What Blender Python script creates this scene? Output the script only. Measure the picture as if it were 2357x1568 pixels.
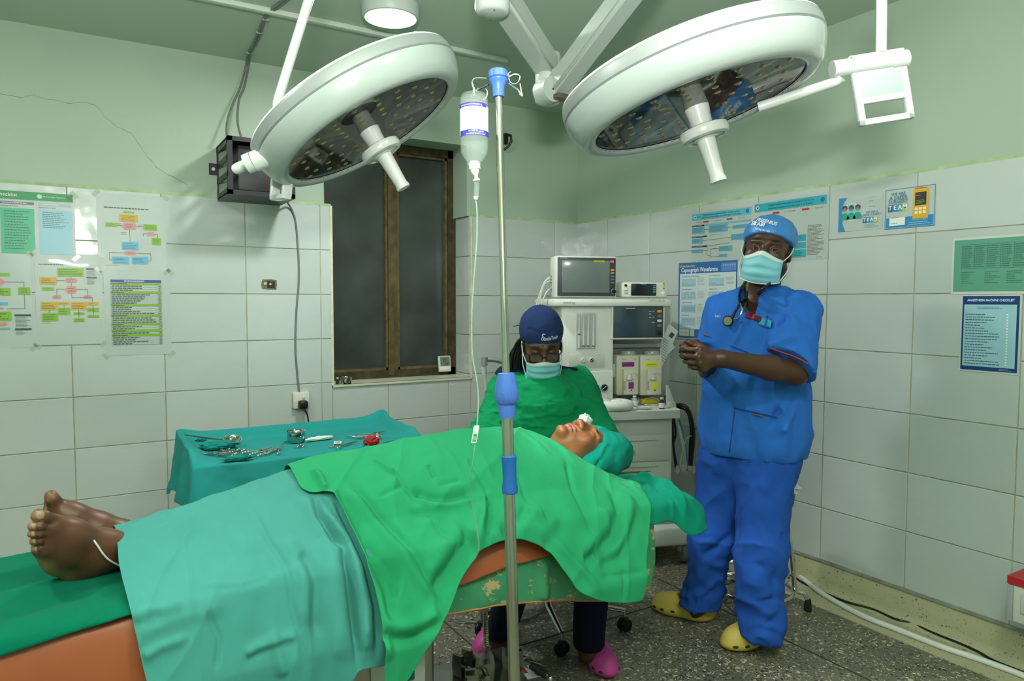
import bpy, bmesh, math, random
import numpy as np
from mathutils import Vector, Matrix, noise
random.seed(7); np.random.seed(7)
for o in list(bpy.data.objects): bpy.data.objects.remove(o)
SC = bpy.context.scene
COL = SC.collection
# ------------------------------------------------------------------ camera
CAMP = (-2.9677, -3.9918, 1.358)
YAW, PITCH, ROLL = math.radians(31.4765), math.radians(-3.2018), math.radians(0.1416)
FPX, IW, IH = 1636.56, 2357.0, 1568.0
_f = Vector((math.sin(YAW)*math.cos(PITCH), math.cos(YAW)*math.cos(PITCH), math.sin(PITCH)))
_r = Vector((math.cos(YAW), -math.sin(YAW), 0)); _u = _r.cross(_f)
CR = _r*math.cos(ROLL)+_u*math.sin(ROLL); CU = -_r*math.sin(ROLL)+_u*math.cos(ROLL); CF = _f
CP = Vector(CAMP)
cam_d = bpy.data.cameras.new('camera'); cam_d.sensor_width = 36; cam_d.lens = 36*FPX/IW; cam_d.clip_start = .02
cam = bpy.data.objects.new('camera', cam_d); COL.objects.link(cam)
cam.matrix_world = Matrix(((CR.x, CU.x, -CF.x, CP.x), (CR.y, CU.y, -CF.y, CP.y), (CR.z, CU.z, -CF.z, CP.z), (0, 0, 0, 1)))
SC.camera = cam
# measuring helpers: a photo pixel becomes a point on a plane of the real room
def pray(x, y): return CF+CR*((x-IW/2)/FPX)+CU*((IH/2-y)/FPX)
def onz(x, y, z): d = pray(x, y); return CP+d*((z-CP.z)/d.z)
def onx(x, y, X=0): d = pray(x, y); return CP+d*((X-CP.x)/d.x)
def ony(x, y, Y=0): d = pray(x, y); return CP+d*((Y-CP.y)/d.y)
def dep(x, y, d): return CP+pray(x, y)*d
def pix(P):
    d = Vector(P)-CP; z = d.dot(CF); return (IW/2+FPX*d.dot(CR)/z, IH/2-FPX*d.dot(CU)/z)
# ------------------------------------------------------------------ world, exposure, lights
SC.view_settings.view_transform = 'Standard'; SC.view_settings.look = 'None'
SC.view_settings.gamma = 1; SC.view_settings.use_curve_mapping = False
SC.view_settings.exposure = 0.55
wd = bpy.data.worlds.new('world'); SC.world = wd; wd.use_nodes = True
wd.node_tree.nodes['Background'].inputs[0].default_value = (.5, .55, .55, 1)
wd.node_tree.nodes['Background'].inputs[1].default_value = .25
def area_light(name, loc, aim, size, power, color=(1, 1, 1), shape='DISK', spread=None):
    d = bpy.data.lights.new(name, 'AREA'); d.shape = shape; d.size = size; d.energy = power; d.color = color
    if spread: d.spread = math.radians(spread)
    o = bpy.data.objects.new(name, d); COL.objects.link(o); o.location = loc
    o.rotation_euler = (Vector(aim)-Vector(loc)).to_track_quat('-Z', 'Y').to_euler()
    return o
CEIL_Z = 2.615
# ceiling fixtures (the visible one and its twins over the rest of the room)
LIGHT_COL = (.98, 1.0, .96)
FIXTURES = [(-1.79, -1.07), (-1.79, -3.75), (-3.75, -1.9), (-3.75, -3.9)]
for i, (fx, fy) in enumerate(FIXTURES):
    area_light('ceiling_lamp_light', (fx, fy, CEIL_Z-.062), (fx, fy, 0), .21, 16 if i == 0 else 13, LIGHT_COL)
# the photographer's flash, held above the camera
area_light('photo_flash', CP+Vector((-.02, -.05, .36)), CP+CF*.42+Vector((0, 0, 2.25)), .22, 100, (1, .985, .95))
# ------------------------------------------------------------------ materials
def srgb(h):
    if isinstance(h, str):
        h = h.lstrip('#'); c = [int(h[i:i+2], 16)/255 for i in (0, 2, 4)]
    else: c = [v/255 for v in h]
    return tuple(v/12.92 if v <= .04045 else ((v+.055)/1.055)**2.4 for v in c)
_mats = {}
def M(name, col='888888', rough=.5, metal=0, var=0, vscale=6, bump=0, bscale=60, bdist=.002, stretch=(1, 1, 1), spec=.5, coat=0,
      trans=0, ior=1.45, alpha=1, emit=0, sss=0, sheen=0, detail=4, coords='Object', randv=0, col2=None, aniso=0):
    if name in _mats: return _mats[name]
    m = bpy.data.materials.new(name); m.use_nodes = True; _mats[name] = m
    nt = m.node_tree; b = nt.nodes['Principled BSDF']; L = nt.links
    c = srgb(col)+(1,)
    b.inputs['Base Color'].default_value = c; b.inputs['Roughness'].default_value = rough; b.inputs['Metallic'].default_value = metal
    b.inputs['Specular IOR Level'].default_value = spec; b.inputs['IOR'].default_value = ior
    b.inputs['Coat Weight'].default_value = coat; b.inputs['Transmission Weight'].default_value = trans; b.inputs['Alpha'].default_value = alpha
    if sheen: b.inputs['Sheen Weight'].default_value = sheen; b.inputs['Sheen Roughness'].default_value = .5
    if sss:
        b.inputs['Subsurface Weight'].default_value = sss; b.inputs['Subsurface Radius'].default_value = (.02, .008, .004); b.inputs['Subsurface Scale'].default_value = .3
    if emit: b.inputs['Emission Color'].default_value = c; b.inputs['Emission Strength'].default_value = emit
    tc = mp = None
    if var or bump:
        tc = nt.nodes.new('ShaderNodeTexCoord'); mp = nt.nodes.new('ShaderNodeMapping'); mp.inputs['Scale'].default_value = stretch
        L.new(tc.outputs[coords], mp.inputs[0])
    if var:
        n = nt.nodes.new('ShaderNodeTexNoise'); n.inputs['Scale'].default_value = vscale; n.inputs['Detail'].default_value = detail
        L.new(mp.outputs[0], n.inputs['Vector'])
        mx = nt.nodes.new('ShaderNodeMix'); mx.data_type = 'RGBA'
        mr = nt.nodes.new('ShaderNodeMapRange'); mr.inputs[1].default_value = .3; mr.inputs[2].default_value = .7; mr.clamp = True
        L.new(n.outputs['Fac'], mr.inputs[0]); L.new(mr.outputs[0], mx.inputs[0])
        if col2: a, d = c, srgb(col2)+(1,)
        else: a, d = tuple(v*(1-var) for v in c[:3])+(1,), tuple(min(1, v*(1+var)) for v in c[:3])+(1,)
        mx.inputs[6].default_value = a; mx.inputs[7].default_value = d
        L.new(mx.outputs[2], b.inputs['Base Color'])
    if bump:
        n = nt.nodes.new('ShaderNodeTexNoise'); n.inputs['Scale'].default_value = bscale; n.inputs['Detail'].default_value = detail
        L.new(mp.outputs[0], n.inputs['Vector'])
        bp = nt.nodes.new('ShaderNodeBump'); bp.inputs['Strength'].default_value = bump; bp.inputs['Distance'].default_value = bdist
        L.new(n.outputs['Fac'], bp.inputs['Height']); L.new(bp.outputs[0], b.inputs['Normal'])
    return m
# ------------------------------------------------------------------ object helpers
def tag(o, label=None, cat=None, group=None, kind=None):
    if label: o['label'] = label
    if cat: o['category'] = cat
    if group: o['group'] = group
    if kind: o['kind'] = kind
    return o
def empty(name, loc=(0, 0, 0), label=None, cat=None, group=None, kind=None, rz=0, parent=None):
    o = bpy.data.objects.new(name, None); COL.objects.link(o); o.location = loc; o.rotation_euler = (0, 0, rz); o.empty_display_size = .05
    if parent: o.parent = parent
    return tag(o, label, cat, group, kind)
I4 = Matrix.Identity(4)
def T(x, y=None, z=None): return Matrix.Translation((x, y, z) if y is not None else x)
def RX(a): return Matrix.Rotation(math.radians(a), 4, 'X')
def RY(a): return Matrix.Rotation(math.radians(a), 4, 'Y')
def RZ(a): return Matrix.Rotation(math.radians(a), 4, 'Z')
def frame(o, x, y, z):
    x, y, z = Vector(x).normalized(), Vector(y).normalized(), Vector(z).normalized(); o = Vector(o)
    return Matrix(((x.x, y.x, z.x, o.x), (x.y, y.y, z.y, o.y), (x.z, y.z, z.z, o.z), (0, 0, 0, 1)))
def zframe(o, z, hint=(0, 0, 1)):
    z = Vector(z).normalized(); h = Vector(hint)
    if abs(z.dot(h.normalized())) > .98: h = Vector((1, 0, 0))
    x = h.cross(z).normalized(); return frame(o, x, z.cross(x), z)
def spline(pts, n=8, closed=False):
    P = [Vector(p) for p in pts]; out = []; N = len(P)
    for i in range(N if closed else N-1):
        if closed: a, b, c, d = P[i-1], P[i], P[(i+1) % N], P[(i+2) % N]
        else: a, b, c, d = P[max(i-1, 0)], P[i], P[i+1], P[min(i+2, N-1)]
        for k in range(n):
            t = k/n
            out.append(.5*((2*b)+(c-a)*t+(2*a-5*b+4*c-d)*t*t+(3*b-a-3*c+d)*t**3))
    if not closed: out.append(P[-1])
    return out
class MB:
    def __init__(s): s.v = []; s.f = []; s.mi = []; s.mats = []; s.cur = 0
    def use(s, m):
        if m not in s.mats: s.mats.append(m)
        s.cur = s.mats.index(m); return s
    def raw(s, vs, fs, X=I4):
        b = len(s.v); s.v += [X @ Vector(v) for v in vs]
        for f in fs: s.f.append([b+i for i in f]); s.mi.append(s.cur)
        return s
    def box(s, c, d, X=I4):
        x, y, z = d[0]/2, d[1]/2, d[2]/2
        vs = [(c[0]+a*x, c[1]+b*y, c[2]+e*z) for a in (-1, 1) for b in (-1, 1) for e in (-1, 1)]
        return s.raw(vs, [(0, 1, 3, 2), (4, 6, 7, 5), (0, 4, 5, 1), (2, 3, 7, 6), (0, 2, 6, 4), (1, 5, 7, 3)], X)
    def rbox(s, c, d, r=.01, X=I4, seg=2):
        bm = bmesh.new(); bmesh.ops.create_cube(bm, size=1); bmesh.ops.scale(bm, vec=d, verts=bm.verts)
        bmesh.ops.bevel(bm, geom=list(bm.edges), offset=min(r, min(d)*.49), segments=seg, affect='EDGES', profile=.5)
        bm.verts.index_update(); vs = [v.co+Vector(c) for v in bm.verts]; fs = [[v.index for v in f.verts] for f in bm.faces]; bm.free()
        return s.raw(vs, fs, X)
    def tube(s, path, r, n=10, caps=True, closed=False, X=I4, flat=1, hint=(0, 0, 1)):
        P = [Vector(p) for p in path]; N = len(P)
        rr = r if hasattr(r, '__len__') else [r]*N
        if len(rr) != N: rr = np.interp(np.linspace(0, 1, N), np.linspace(0, 1, len(rr)), rr)
        vs = []; fs = []; up = None
        for i in range(N):
            if closed: t = P[(i+1) % N]-P[i-1]
            else: t = P[min(i+1, N-1)]-P[max(i-1, 0)]
            if t.length < 1e-9: t = Vector((0, 0, 1))
            t.normalize()
            if up is None:
                h = Vector(hint)
                if abs(h.dot(t)) > .95: h = Vector((1, 0, 0)) if abs(t.x) < .9 else Vector((0, 1, 0))
                up = (h-t*h.dot(t)).normalized()
            else:
                up = up-t*up.dot(t)
                up = up.normalized() if up.length > 1e-6 else t.orthogonal().normalized()
            sd = t.cross(up)
            for k in range(n):
                a = 2*math.pi*k/n; vs.append(P[i]+sd*(math.cos(a)*rr[i])+up*(math.sin(a)*rr[i]*flat))
        m = N if closed else N-1
        for i in range(m):
            j = (i+1) % N
            for k in range(n): fs.append((i*n+k, i*n+(k+1) % n, j*n+(k+1) % n, j*n+k))
        if caps and not closed: fs.append(list(range(n))[::-1]); fs.append([(N-1)*n+k for k in range(n)])
        return s.raw(vs, fs, X)
    def cyl(s, a, b, r, r2=None, n=16, X=I4): return s.tube([a, b], [r, r if r2 is None else r2], n, X=X)
    def lathe(s, prof, n=24, X=I4, caps=True, a0=0, a1=360):
        full = abs(a1-a0) >= 359.9; m = n if full else n+1; vs = []; fs = []
        for r, z in prof:
            for k in range(m):
                a = math.radians(a0+(a1-a0)*k/n); vs.append((r*math.cos(a), r*math.sin(a), z))
        for i in range(len(prof)-1):
            for k in range(n): fs.append((i*m+k, i*m+(k+1) % m, (i+1)*m+(k+1) % m, (i+1)*m+k))
        if caps and full:
            if prof[0][0] > 1e-6: fs.append(list(range(m))[::-1])
            if prof[-1][0] > 1e-6: fs.append([(len(prof)-1)*m+k for k in range(m)])
        return s.raw(vs, fs, X)
    def prism(s, poly, d, X=I4, z0=0):
        n = len(poly); vs = [(p[0], p[1], z0) for p in poly]+[(p[0], p[1], z0+d) for p in poly]
        fs = [list(range(n))[::-1], list(range(n, 2*n))]+[(i, (i+1) % n, n+(i+1) % n, n+i) for i in range(n)]
        return s.raw(vs, fs, X)
    def quad(s, pts, X=I4): return s.raw(pts, [list(range(len(pts)))], X)
    def rect(s, x0, y0, x1, y1, z=0, X=I4): return s.quad([(x0, y0, z), (x1, y0, z), (x1, y1, z), (x0, y1, z)], X)
    def ell(s, c, r, X=I4, n=12, m=8):
        vs = []; fs = []
        for i in range(m+1):
            p = math.pi*i/m
            for k in range(n):
                a = 2*math.pi*k/n; vs.append((c[0]+r[0]*math.sin(p)*math.cos(a), c[1]+r[1]*math.sin(p)*math.sin(a), c[2]-r[2]*math.cos(p)))
        for i in range(m):
            for k in range(n): fs.append((i*n+k, i*n+(k+1) % n, (i+1)*n+(k+1) % n, (i+1)*n+k))
        return s.raw(vs, fs, X)
    def text(s, txt, size, X=I4, align='CENTER', bold=0, wmax=None, valign='CENTER', sx=1, shear=0):
        vs, fs = text_geo(txt, align, valign, bold)
        if not vs: return s
        k = size
        w = max(v[0] for v in vs)-min(v[0] for v in vs)
        if wmax and w*k*sx > wmax: sx = wmax/(w*k)
        return s.raw([(v[0]*k*sx+shear*v[1]*k, v[1]*k, 0) for v in vs], fs, X)
    def grid(s, nu, nv, fn, X=I4, closeu=False):
        vs = [fn(i/(nu-(0 if closeu else 1)), j/(nv-1)) for i in range(nu) for j in range(nv)]; fs = []
        for i in range(nu if closeu else nu-1):
            for j in range(nv-1):
                a = i*nv+j; b = ((i+1) % nu)*nv+j; fs.append((a, b, b+1, a+1))
        return s.raw(vs, fs, X)
    def build(s, name, mat=None, parent=None, smooth=None, label=None, cat=None, group=None, kind=None, loc=None, angle=40, fix=True):
        me = bpy.data.meshes.new(name); me.from_pydata([tuple(v) for v in s.v], [], s.f)
        for m in ([mat] if mat else s.mats): me.materials.append(m)
        if not mat and len(s.mats) > 1: me.polygons.foreach_set('material_index', s.mi)
        if fix:
            bm = bmesh.new(); bm.from_mesh(me); bmesh.ops.recalc_face_normals(bm, faces=bm.faces); bm.to_mesh(me); bm.free()
        if smooth is None or smooth:
            me.polygons.foreach_set('use_smooth', [True]*len(me.polygons))
            try: me.set_sharp_from_angle(angle=math.radians(angle))
            except Exception: pass
        me.update()
        o = bpy.data.objects.new(name, me); COL.objects.link(o)
        if parent: o.parent = parent
        if loc is not None: o.location = loc
        return tag(o, label, cat, group, kind)
_tx = {}
def text_geo(txt, align='CENTER', valign='CENTER', bold=0):
    key = (txt, align, valign, bold)
    if key in _tx: return _tx[key]
    cu = bpy.data.curves.new('t', 'FONT'); cu.body = txt; cu.align_x = align; cu.align_y = valign; cu.size = 1; cu.resolution_u = 2; cu.offset = bold
    ob = bpy.data.objects.new('t', cu); COL.objects.link(ob)
    bpy.context.view_layer.update()
    me = ob.evaluated_get(bpy.context.evaluated_depsgraph_get()).to_mesh()
    r = ([tuple(v.co) for v in me.vertices], [list(p.vertices) for p in me.polygons])
    bpy.data.objects.remove(ob); bpy.data.curves.remove(cu); _tx[key] = r
    return r
def np_mesh(name, V, F, mat, parent=None, smooth=True, **kw):
    me = bpy.data.meshes.new(name); V = np.asarray(V, np.float32); F = np.asarray(F, np.int32)
    me.vertices.add(len(V)); me.vertices.foreach_set('co', V.ravel())
    k = F.shape[1]; me.loops.add(F.size); me.loops.foreach_set('vertex_index', F.ravel())
    me.polygons.add(len(F)); me.polygons.foreach_set('loop_start', np.arange(0, F.size, k, dtype=np.int32))
    me.polygons.foreach_set('use_smooth', np.full(len(F), smooth)); me.update(calc_edges=True); me.validate()
    for m in (mat if isinstance(mat, (list, tuple)) else [mat]): me.materials.append(m)
    o = bpy.data.objects.new(name, me); COL.objects.link(o)
    if parent: o.parent = parent
    return tag(o, **kw)
def copy_tree(o, parent=None):
    c = o.copy(); COL.objects.link(c); c.parent = parent
    for ch in list(o.children): copy_tree(ch, c)
    return c
# ================================================================== the room
TB, TH, TW = .14, .25, .40          # tile base height, tile height, tile width
YR0, XB0 = -1.9435, -2.9921         # one vertical joint on the right wall / on the back wall
TILE_TOP = TB+7*TH
RX0, RX1, RY0, RY1 = -4.75, 0.0, -5.3, 0.0
WIN = dict(x0=-1.73, x1=-.834, z0=.872, z1=2.325)
paint = M('green_wall_paint', 'a5b8a5', .55, var=.04, vscale=1.6, bump=.25, bscale=9, bdist=.004)
paint_c = M('green_ceiling_paint', 'b4c6b3', .7, var=.03, vscale=1.2, bump=.15, bscale=14, bdist=.003)
grout = M('tile_grout', 'b3b294', .8, var=.25, vscale=9)
wallback = M('plaster', '9fb59f', .8)
def tile_material():
    m = bpy.data.materials.new('glazed_wave_tile'); m.use_nodes = True; nt = m.node_tree; b = nt.nodes['Principled BSDF']; L = nt.links
    b.inputs['Roughness'].default_value = .14; b.inputs['Specular IOR Level'].default_value = .5; b.inputs['Coat Weight'].default_value = .3; b.inputs['Coat Roughness'].default_value = .05
    tc = nt.nodes.new('ShaderNodeTexCoord'); oi = nt.nodes.new('ShaderNodeObjectInfo')
    hs = nt.nodes.new('ShaderNodeMix'); hs.data_type = 'RGBA'; hs.inputs[6].default_value = srgb('bac3be')+(1,); hs.inputs[7].default_value = srgb('c3cbc7')+(1,)
    L.new(oi.outputs['Random'], hs.inputs[0]); L.new(hs.outputs[2], b.inputs['Base Color'])
    # pressed wave relief: short overlapping horizontal scallops
    mp = nt.nodes.new('ShaderNodeMapping'); mp.inputs['Scale'].default_value = (1.0, 1, 1.0); L.new(tc.outputs['Object'], mp.inputs[0])
    wv = nt.nodes.new('ShaderNodeTexWave'); wv.wave_type = 'BANDS'; wv.bands_direction = 'Z'; wv.wave_profile = 'SAW'
    wv.inputs['Scale'].default_value = 7.4; wv.inputs['Distortion'].default_value = 5; wv.inputs['Detail'].default_value = 0; wv.inputs['Detail Scale'].default_value = 2.2
    L.new(mp.outputs[0], wv.inputs['Vector'])
    bp = nt.nodes.new('ShaderNodeBump'); bp.inputs['Strength'].default_value = .5; bp.inputs['Distance'].default_value = .0024
    L.new(wv.outputs['Fac'], bp.inputs['Height']); L.new(bp.outputs[0], b.inputs['Normal'])
    return m
tile_m = tile_material()
def tile_mesh(w, h):
    mb = MB(); mb.rbox((0, 0, 0), (w-.004, .009, h-.004), .0018, seg=1); o = mb.build('tile', tile_m, smooth=False)
    me = o.data; bpy.data.objects.remove(o); return me
_tm = {}
def add_tile(parent, c, w, h, rz=0):
    k = (round(w, 3), round(h, 3))
    if k not in _tm: _tm[k] = tile_mesh(*k)
    o = bpy.data.objects.new('tile', _tm[k]); COL.objects.link(o); o.parent = parent; o.location = c; o.rotation_euler = (0, 0, rz)
# ---- floor: dark terrazzo with pale border strip
def terrazzo(name, base, chips, scale, density):
    m = bpy.data.materials.new(name); m.use_nodes = True; nt = m.node_tree; b = nt.nodes['Principled BSDF']; L = nt.links
    b.inputs['Roughness'].default_value = .42
    tc = nt.nodes.new('ShaderNodeTexCoord')
    n = nt.nodes.new('ShaderNodeTexNoise'); n.inputs['Scale'].default_value = 2.5; n.inputs['Detail'].default_value = 5; L.new(tc.outputs['Object'], n.inputs['Vector'])
    prev = nt.nodes.new('ShaderNodeMix'); prev.data_type = 'RGBA'; prev.inputs[6].default_value = srgb(base[0])+(1,); prev.inputs[7].default_value = srgb(base[1])+(1,)
    L.new(n.outputs['Fac'], prev.inputs[0]); out = prev.outputs[2]
    for i, (c, sc, th) in enumerate(chips):
        wn = nt.nodes.new('ShaderNodeTexNoise'); wn.inputs['Scale'].default_value = scale*sc*.5; L.new(tc.outputs['Object'], wn.inputs['Vector'])
        ad = nt.nodes.new('ShaderNodeMix'); ad.data_type = 'VECTOR'; ad.inputs[0].default_value = .03; L.new(tc.outputs['Object'], ad.inputs[4]); L.new(wn.outputs['Color'], ad.inputs[5])
        v = nt.nodes.new('ShaderNodeTexVoronoi'); v.inputs['Scale'].default_value = scale*sc; v.inputs['Randomness'].default_value = 1; L.new(ad.outputs[1], v.inputs['Vector'])
        sp = nt.nodes.new('ShaderNodeSeparateColor'); L.new(v.outputs['Color'], sp.inputs[0])
        r1 = nt.nodes.new('ShaderNodeMath'); r1.operation = 'LESS_THAN'; r1.inputs[1].default_value = density[i]; L.new(sp.outputs[0], r1.inputs[0])
        r2 = nt.nodes.new('ShaderNodeMath'); r2.operation = 'LESS_THAN'; r2.inputs[1].default_value = th; L.new(v.outputs['Distance'], r2.inputs[0])
        mu = nt.nodes.new('ShaderNodeMath'); mu.operation = 'MULTIPLY'; L.new(r1.outputs[0], mu.inputs[0]); L.new(r2.outputs[0], mu.inputs[1])
        mx = nt.nodes.new('ShaderNodeMix'); mx.data_type = 'RGBA'; mx.inputs[7].default_value = srgb(c)+(1,); L.new(mu.outputs[0], mx.inputs[0]); L.new(out, mx.inputs[6]); out = mx.outputs[2]
    L.new(out, b.inputs['Base Color']); return m
terr_d = terrazzo('dark_terrazzo', ('5a574b', '716b58'), [('b3ac93', 1, .42), ('2f3133', 1.25, .42), ('8b8a7a', 1.8, .45), ('d8d2bd', 1.6, .3)], 62, (.2, .3, .3, .14))
terr_l = terrazzo('pale_terrazzo', ('b9b795', 'a8a582'), [('5d6462', 1, .3), ('7f7f6c', 1.6, .34), ('41484a', 1.3, .25)], 85, (.09, .12, .05))
mb = MB(); mb.box(((RX0-.3)/2, (RY0-.3)/2, -.05), (-RX0+.6, -RY0+.6, .1)); floor = mb.build('floor', terr_d, smooth=False, kind='structure')
mb = MB(); mb.box((-.09, RY0/2, .001), (.20, -RY0, .004)); mb.build('floor_border', terr_l, floor, smooth=False)
mb = MB(); mb.box(((RX0-.19)/2, -.09, .001), (-RX0-.19, .20, .004)); mb.build('floor_border', terr_l, floor, smooth=False)
for k in range(5):      # thin dividing joints in the terrazzo
    mb = MB(); mb.box((-.19-1.1*(k+0.35), RY0/2, .0005), (.006, -RY0, .002)); mb.build('floor_joint', M('joint', '35362f', .7), floor, smooth=False)
for k in range(4):
    mb = MB(); mb.box((RX0/2, -.55-1.13*k, .0005), (-RX0, .006, .002)); mb.build('floor_joint', M('joint'), floor, smooth=False)
# ---- skirting with cove
def skirting(name, X, length):
    prof = [(0, TB-.004), (-.006, TB-.012), (-.010, .05), (-.014, .025), (-.028, .010), (-.05, .004), (-.05, 0), (0, 0)]
    mb = MB(); n = len(prof); vs = [(p[0], 0, p[1]) for p in prof]+[(p[0], -length, p[1]) for p in prof]
    mb.raw(vs, [(i, (i+1) % n, n+(i+1) % n, n+i) for i in range(n)]+[list(range(n)), list(range(n, 2*n))], X)
    b = mb.build(name, terr_l, kind='structure', angle=60)
    mb = MB(); mb.box((-.006, -length/2, TB+.001), (.014, length, .014), X); mb.build('cement_line', M('cement', '8c8f85', .9, var=.3, vscale=14), b)
    return b
skirting('baseboard_right', I4, -RY0)
skirting('baseboard_back', T(RX0, 0, 0) @ RZ(90), -RX0)
# ---- ceiling
mb = MB(); mb.box((RX0/2, RY0/2, CEIL_Z+.06), (-RX0+.6, -RY0+.6, .12)); ceiling = mb.build('ceiling', paint_c, smooth=False, kind='structure')
# ---- right wall
mb = MB(); mb.use(paint).box((.08, RY0/2, CEIL_Z/2), (.16, -RY0+.3, CEIL_Z)); wall_r = mb.build('wall_right', None, smooth=False, kind='structure')
mb = MB(); mb.box((-.0005, RY0/2, (TB+TILE_TOP)/2), (.007, -RY0, TILE_TOP-TB)); mb.build('grout_bed', grout, wall_r, smooth=False)
js = [YR0+TW*k for k in range(-9, 6)]
ys = sorted(set([0.0]+[round(j, 4) for j in js if RY0 < j < -.02]), reverse=True)
for a, b_ in zip(ys[:-1], ys[1:]):
    for k in range(7): add_tile(wall_r, (-.005, (a+b_)/2, TB+TH*(k+.5)), a-b_, TH, math.pi/2)
# ---- back wall with window opening
W = WIN; wx0, wx1, wz0, wz1 = W['x0'], W['x1'], W['z0'], W['z1']; UX0 = wx0-.035; UX1 = wx1-.095
mb = MB()
def wbox(x0, x1, z0, z1, y0=0, y1=.30): mb.box(((x0+x1)/2, (y0+y1)/2, (z0+z1)/2), (x1-x0, y1-y0, z1-z0))
mb.use(paint); wbox(RX0-.15, UX0, 0, CEIL_Z); wbox(wx1, .15, 0, CEIL_Z); wbox(UX0, wx1, 0, wz0); wbox(UX0, wx1, wz1, CEIL_Z)
wall_b = mb.build('wall_back', None, smooth=False, kind='structure')
mb = MB()
for (x0, x1, z0, z1) in [(RX0, wx0, TB, TILE_TOP), (wx1, 0, TB, TILE_TOP), (wx0, wx1, TB, wz0)]:
    mb.box(((x0+x1)/2, -.0005, (z0+z1)/2), (x1-x0, .007, z1-z0))
mb.build('grout_bed', grout, wall_b, smooth=False)
xs = [XB0+TW*k for k in range(-5, 8)]
xs = sorted([x for x in xs if RX0 < x < -.02]+[RX0, 0.0, ])
def tile_span(x0, x1, zk):
    z0, z1 = TB+TH*zk, TB+TH*(zk+1)
    segs = [(x0, x1, z0, z1)]
    if z1 > wz0+.001 and x1 > wx0 and x0 < wx1:
        segs = []
        if x0 < wx0: segs.append((x0, wx0, z0, z1))
        if x1 > wx1: segs.append((wx1, x1, z0, z1))
        if z0 < wz0-.01: segs.append((max(x0, wx0), min(x1, wx1), z0, wz0))
    for s in segs:
        if s[1]-s[0] > .012 and s[3]-s[2] > .012: add_tile(wall_b, ((s[0]+s[1])/2, -.005, (s[2]+s[3])/2), s[1]-s[0], s[3]-s[2])
for a, b_ in zip(xs[:-1], xs[1:]):
    for k in range(7): tile_span(a, b_, k)
# window reveal: tiled jamb, painted jamb above, sill, pale edge trim
FD = .19      # depth of the window frame in the wall
for k in range(7):
    z0, z1 = max(TB+TH*k, wz0), TB+TH*(k+1)
    if z1 > z0+.01:
        for sx in (0, 1):
            xx = wx1-.004 if sx else wx0-.004
            add_tile(wall_b, (xx if sx else wx0+.001, FD/2, (z0+z1)/2), FD-.002, z1-z0, math.pi/2)
mb = MB(); mb.box(((wx0+wx1)/2, FD/2-.01, wz0-.004), (wx1-wx0, FD+.02, .012)); mb.build('window_sill', M('sill', 'c9cdb8', .35, var=.08), wall_b, smooth=False)
mb = MB(); mb.box((wx1-.012, (FD+.002)/2, (TILE_TOP+wz1)/2), (.024, FD, wz1-TILE_TOP)); mb.build('painted_jamb', paint, wall_b, smooth=False)
trim_m = M('pale_tile_trim', 'cfd0b4', .4, var=.12, vscale=20)
t = empty('trim_1', (0, 0, 0), kind='structure')
for x in (wx0, wx1): mb = MB(); mb.box((x, -.007, (wz0+TILE_TOP)/2), (.014, .016, TILE_TOP-wz0)); mb.build('edge_strip', trim_m, t)
mb = MB(); mb.box(((wx0+wx1)/2, -.007, wz0-.006), (wx1-wx0, .016, .016)); mb.build('edge_strip', trim_m, t)
# thin smear of plaster line where tiles end
t = empty('trim_2', (0, 0, 0), kind='structure')
cap_m = M('tile_top_mortar', 'a7bd93', .8, var=.2, vscale=15)
for x0, x1 in ((RX0, wx0), (wx1, 0)): mb = MB(); mb.box(((x0+x1)/2, -.003, TILE_TOP+.004), (x1-x0, .012, .014)); mb.build('mortar_line', cap_m, t)
mb = MB(); mb.box((-.003, RY0/2, TILE_TOP+.004), (.012, -RY0, .014)); mb.build('mortar_line', cap_m, t)
# crack in the paint
pts = [ony(x, y, -.0008) for x, y in [(0, 214), (50, 225), (75, 219), (110, 228), (160, 237), (195, 235), (222, 244), (245, 272), (270, 293), (302, 308), (322, 332), (340, 362), (365, 390), (410, 412), (430, 426), (440, 440)]]
mb = MB(); jit = []
for i in range(len(pts)-1):
    for k in range(4): q = pts[i].lerp(pts[i+1], k/4); jit.append(q+Vector((random.uniform(-.004, .004), 0, random.uniform(-.004, .004))))
for i in range(len(jit)-1):
    a, b_ = jit[i], jit[i+1]; w = random.uniform(.0005, .0012); mb.quad([a+Vector((0, 0, w)), b_+Vector((0, 0, w)), b_-Vector((0, 0, w)), a-Vector((0, 0, w))])
mb.build('paint_crack', M('crack_shadow', '66806a', .9), wall_b, smooth=False)
# ---- walls out of view that close the room
mb = MB(); mb.box((RX0-.08, RY0/2, CEIL_Z/2), (.16, -RY0+.3, CEIL_Z)); mb.build('wall_left', paint, smooth=False, kind='structure')
mb = MB(); mb.box((RX0/2, RY0-.08, CEIL_Z/2), (-RX0+.3, .16, CEIL_Z)); mb.build('wall_front', paint, smooth=False, kind='structure')
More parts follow.
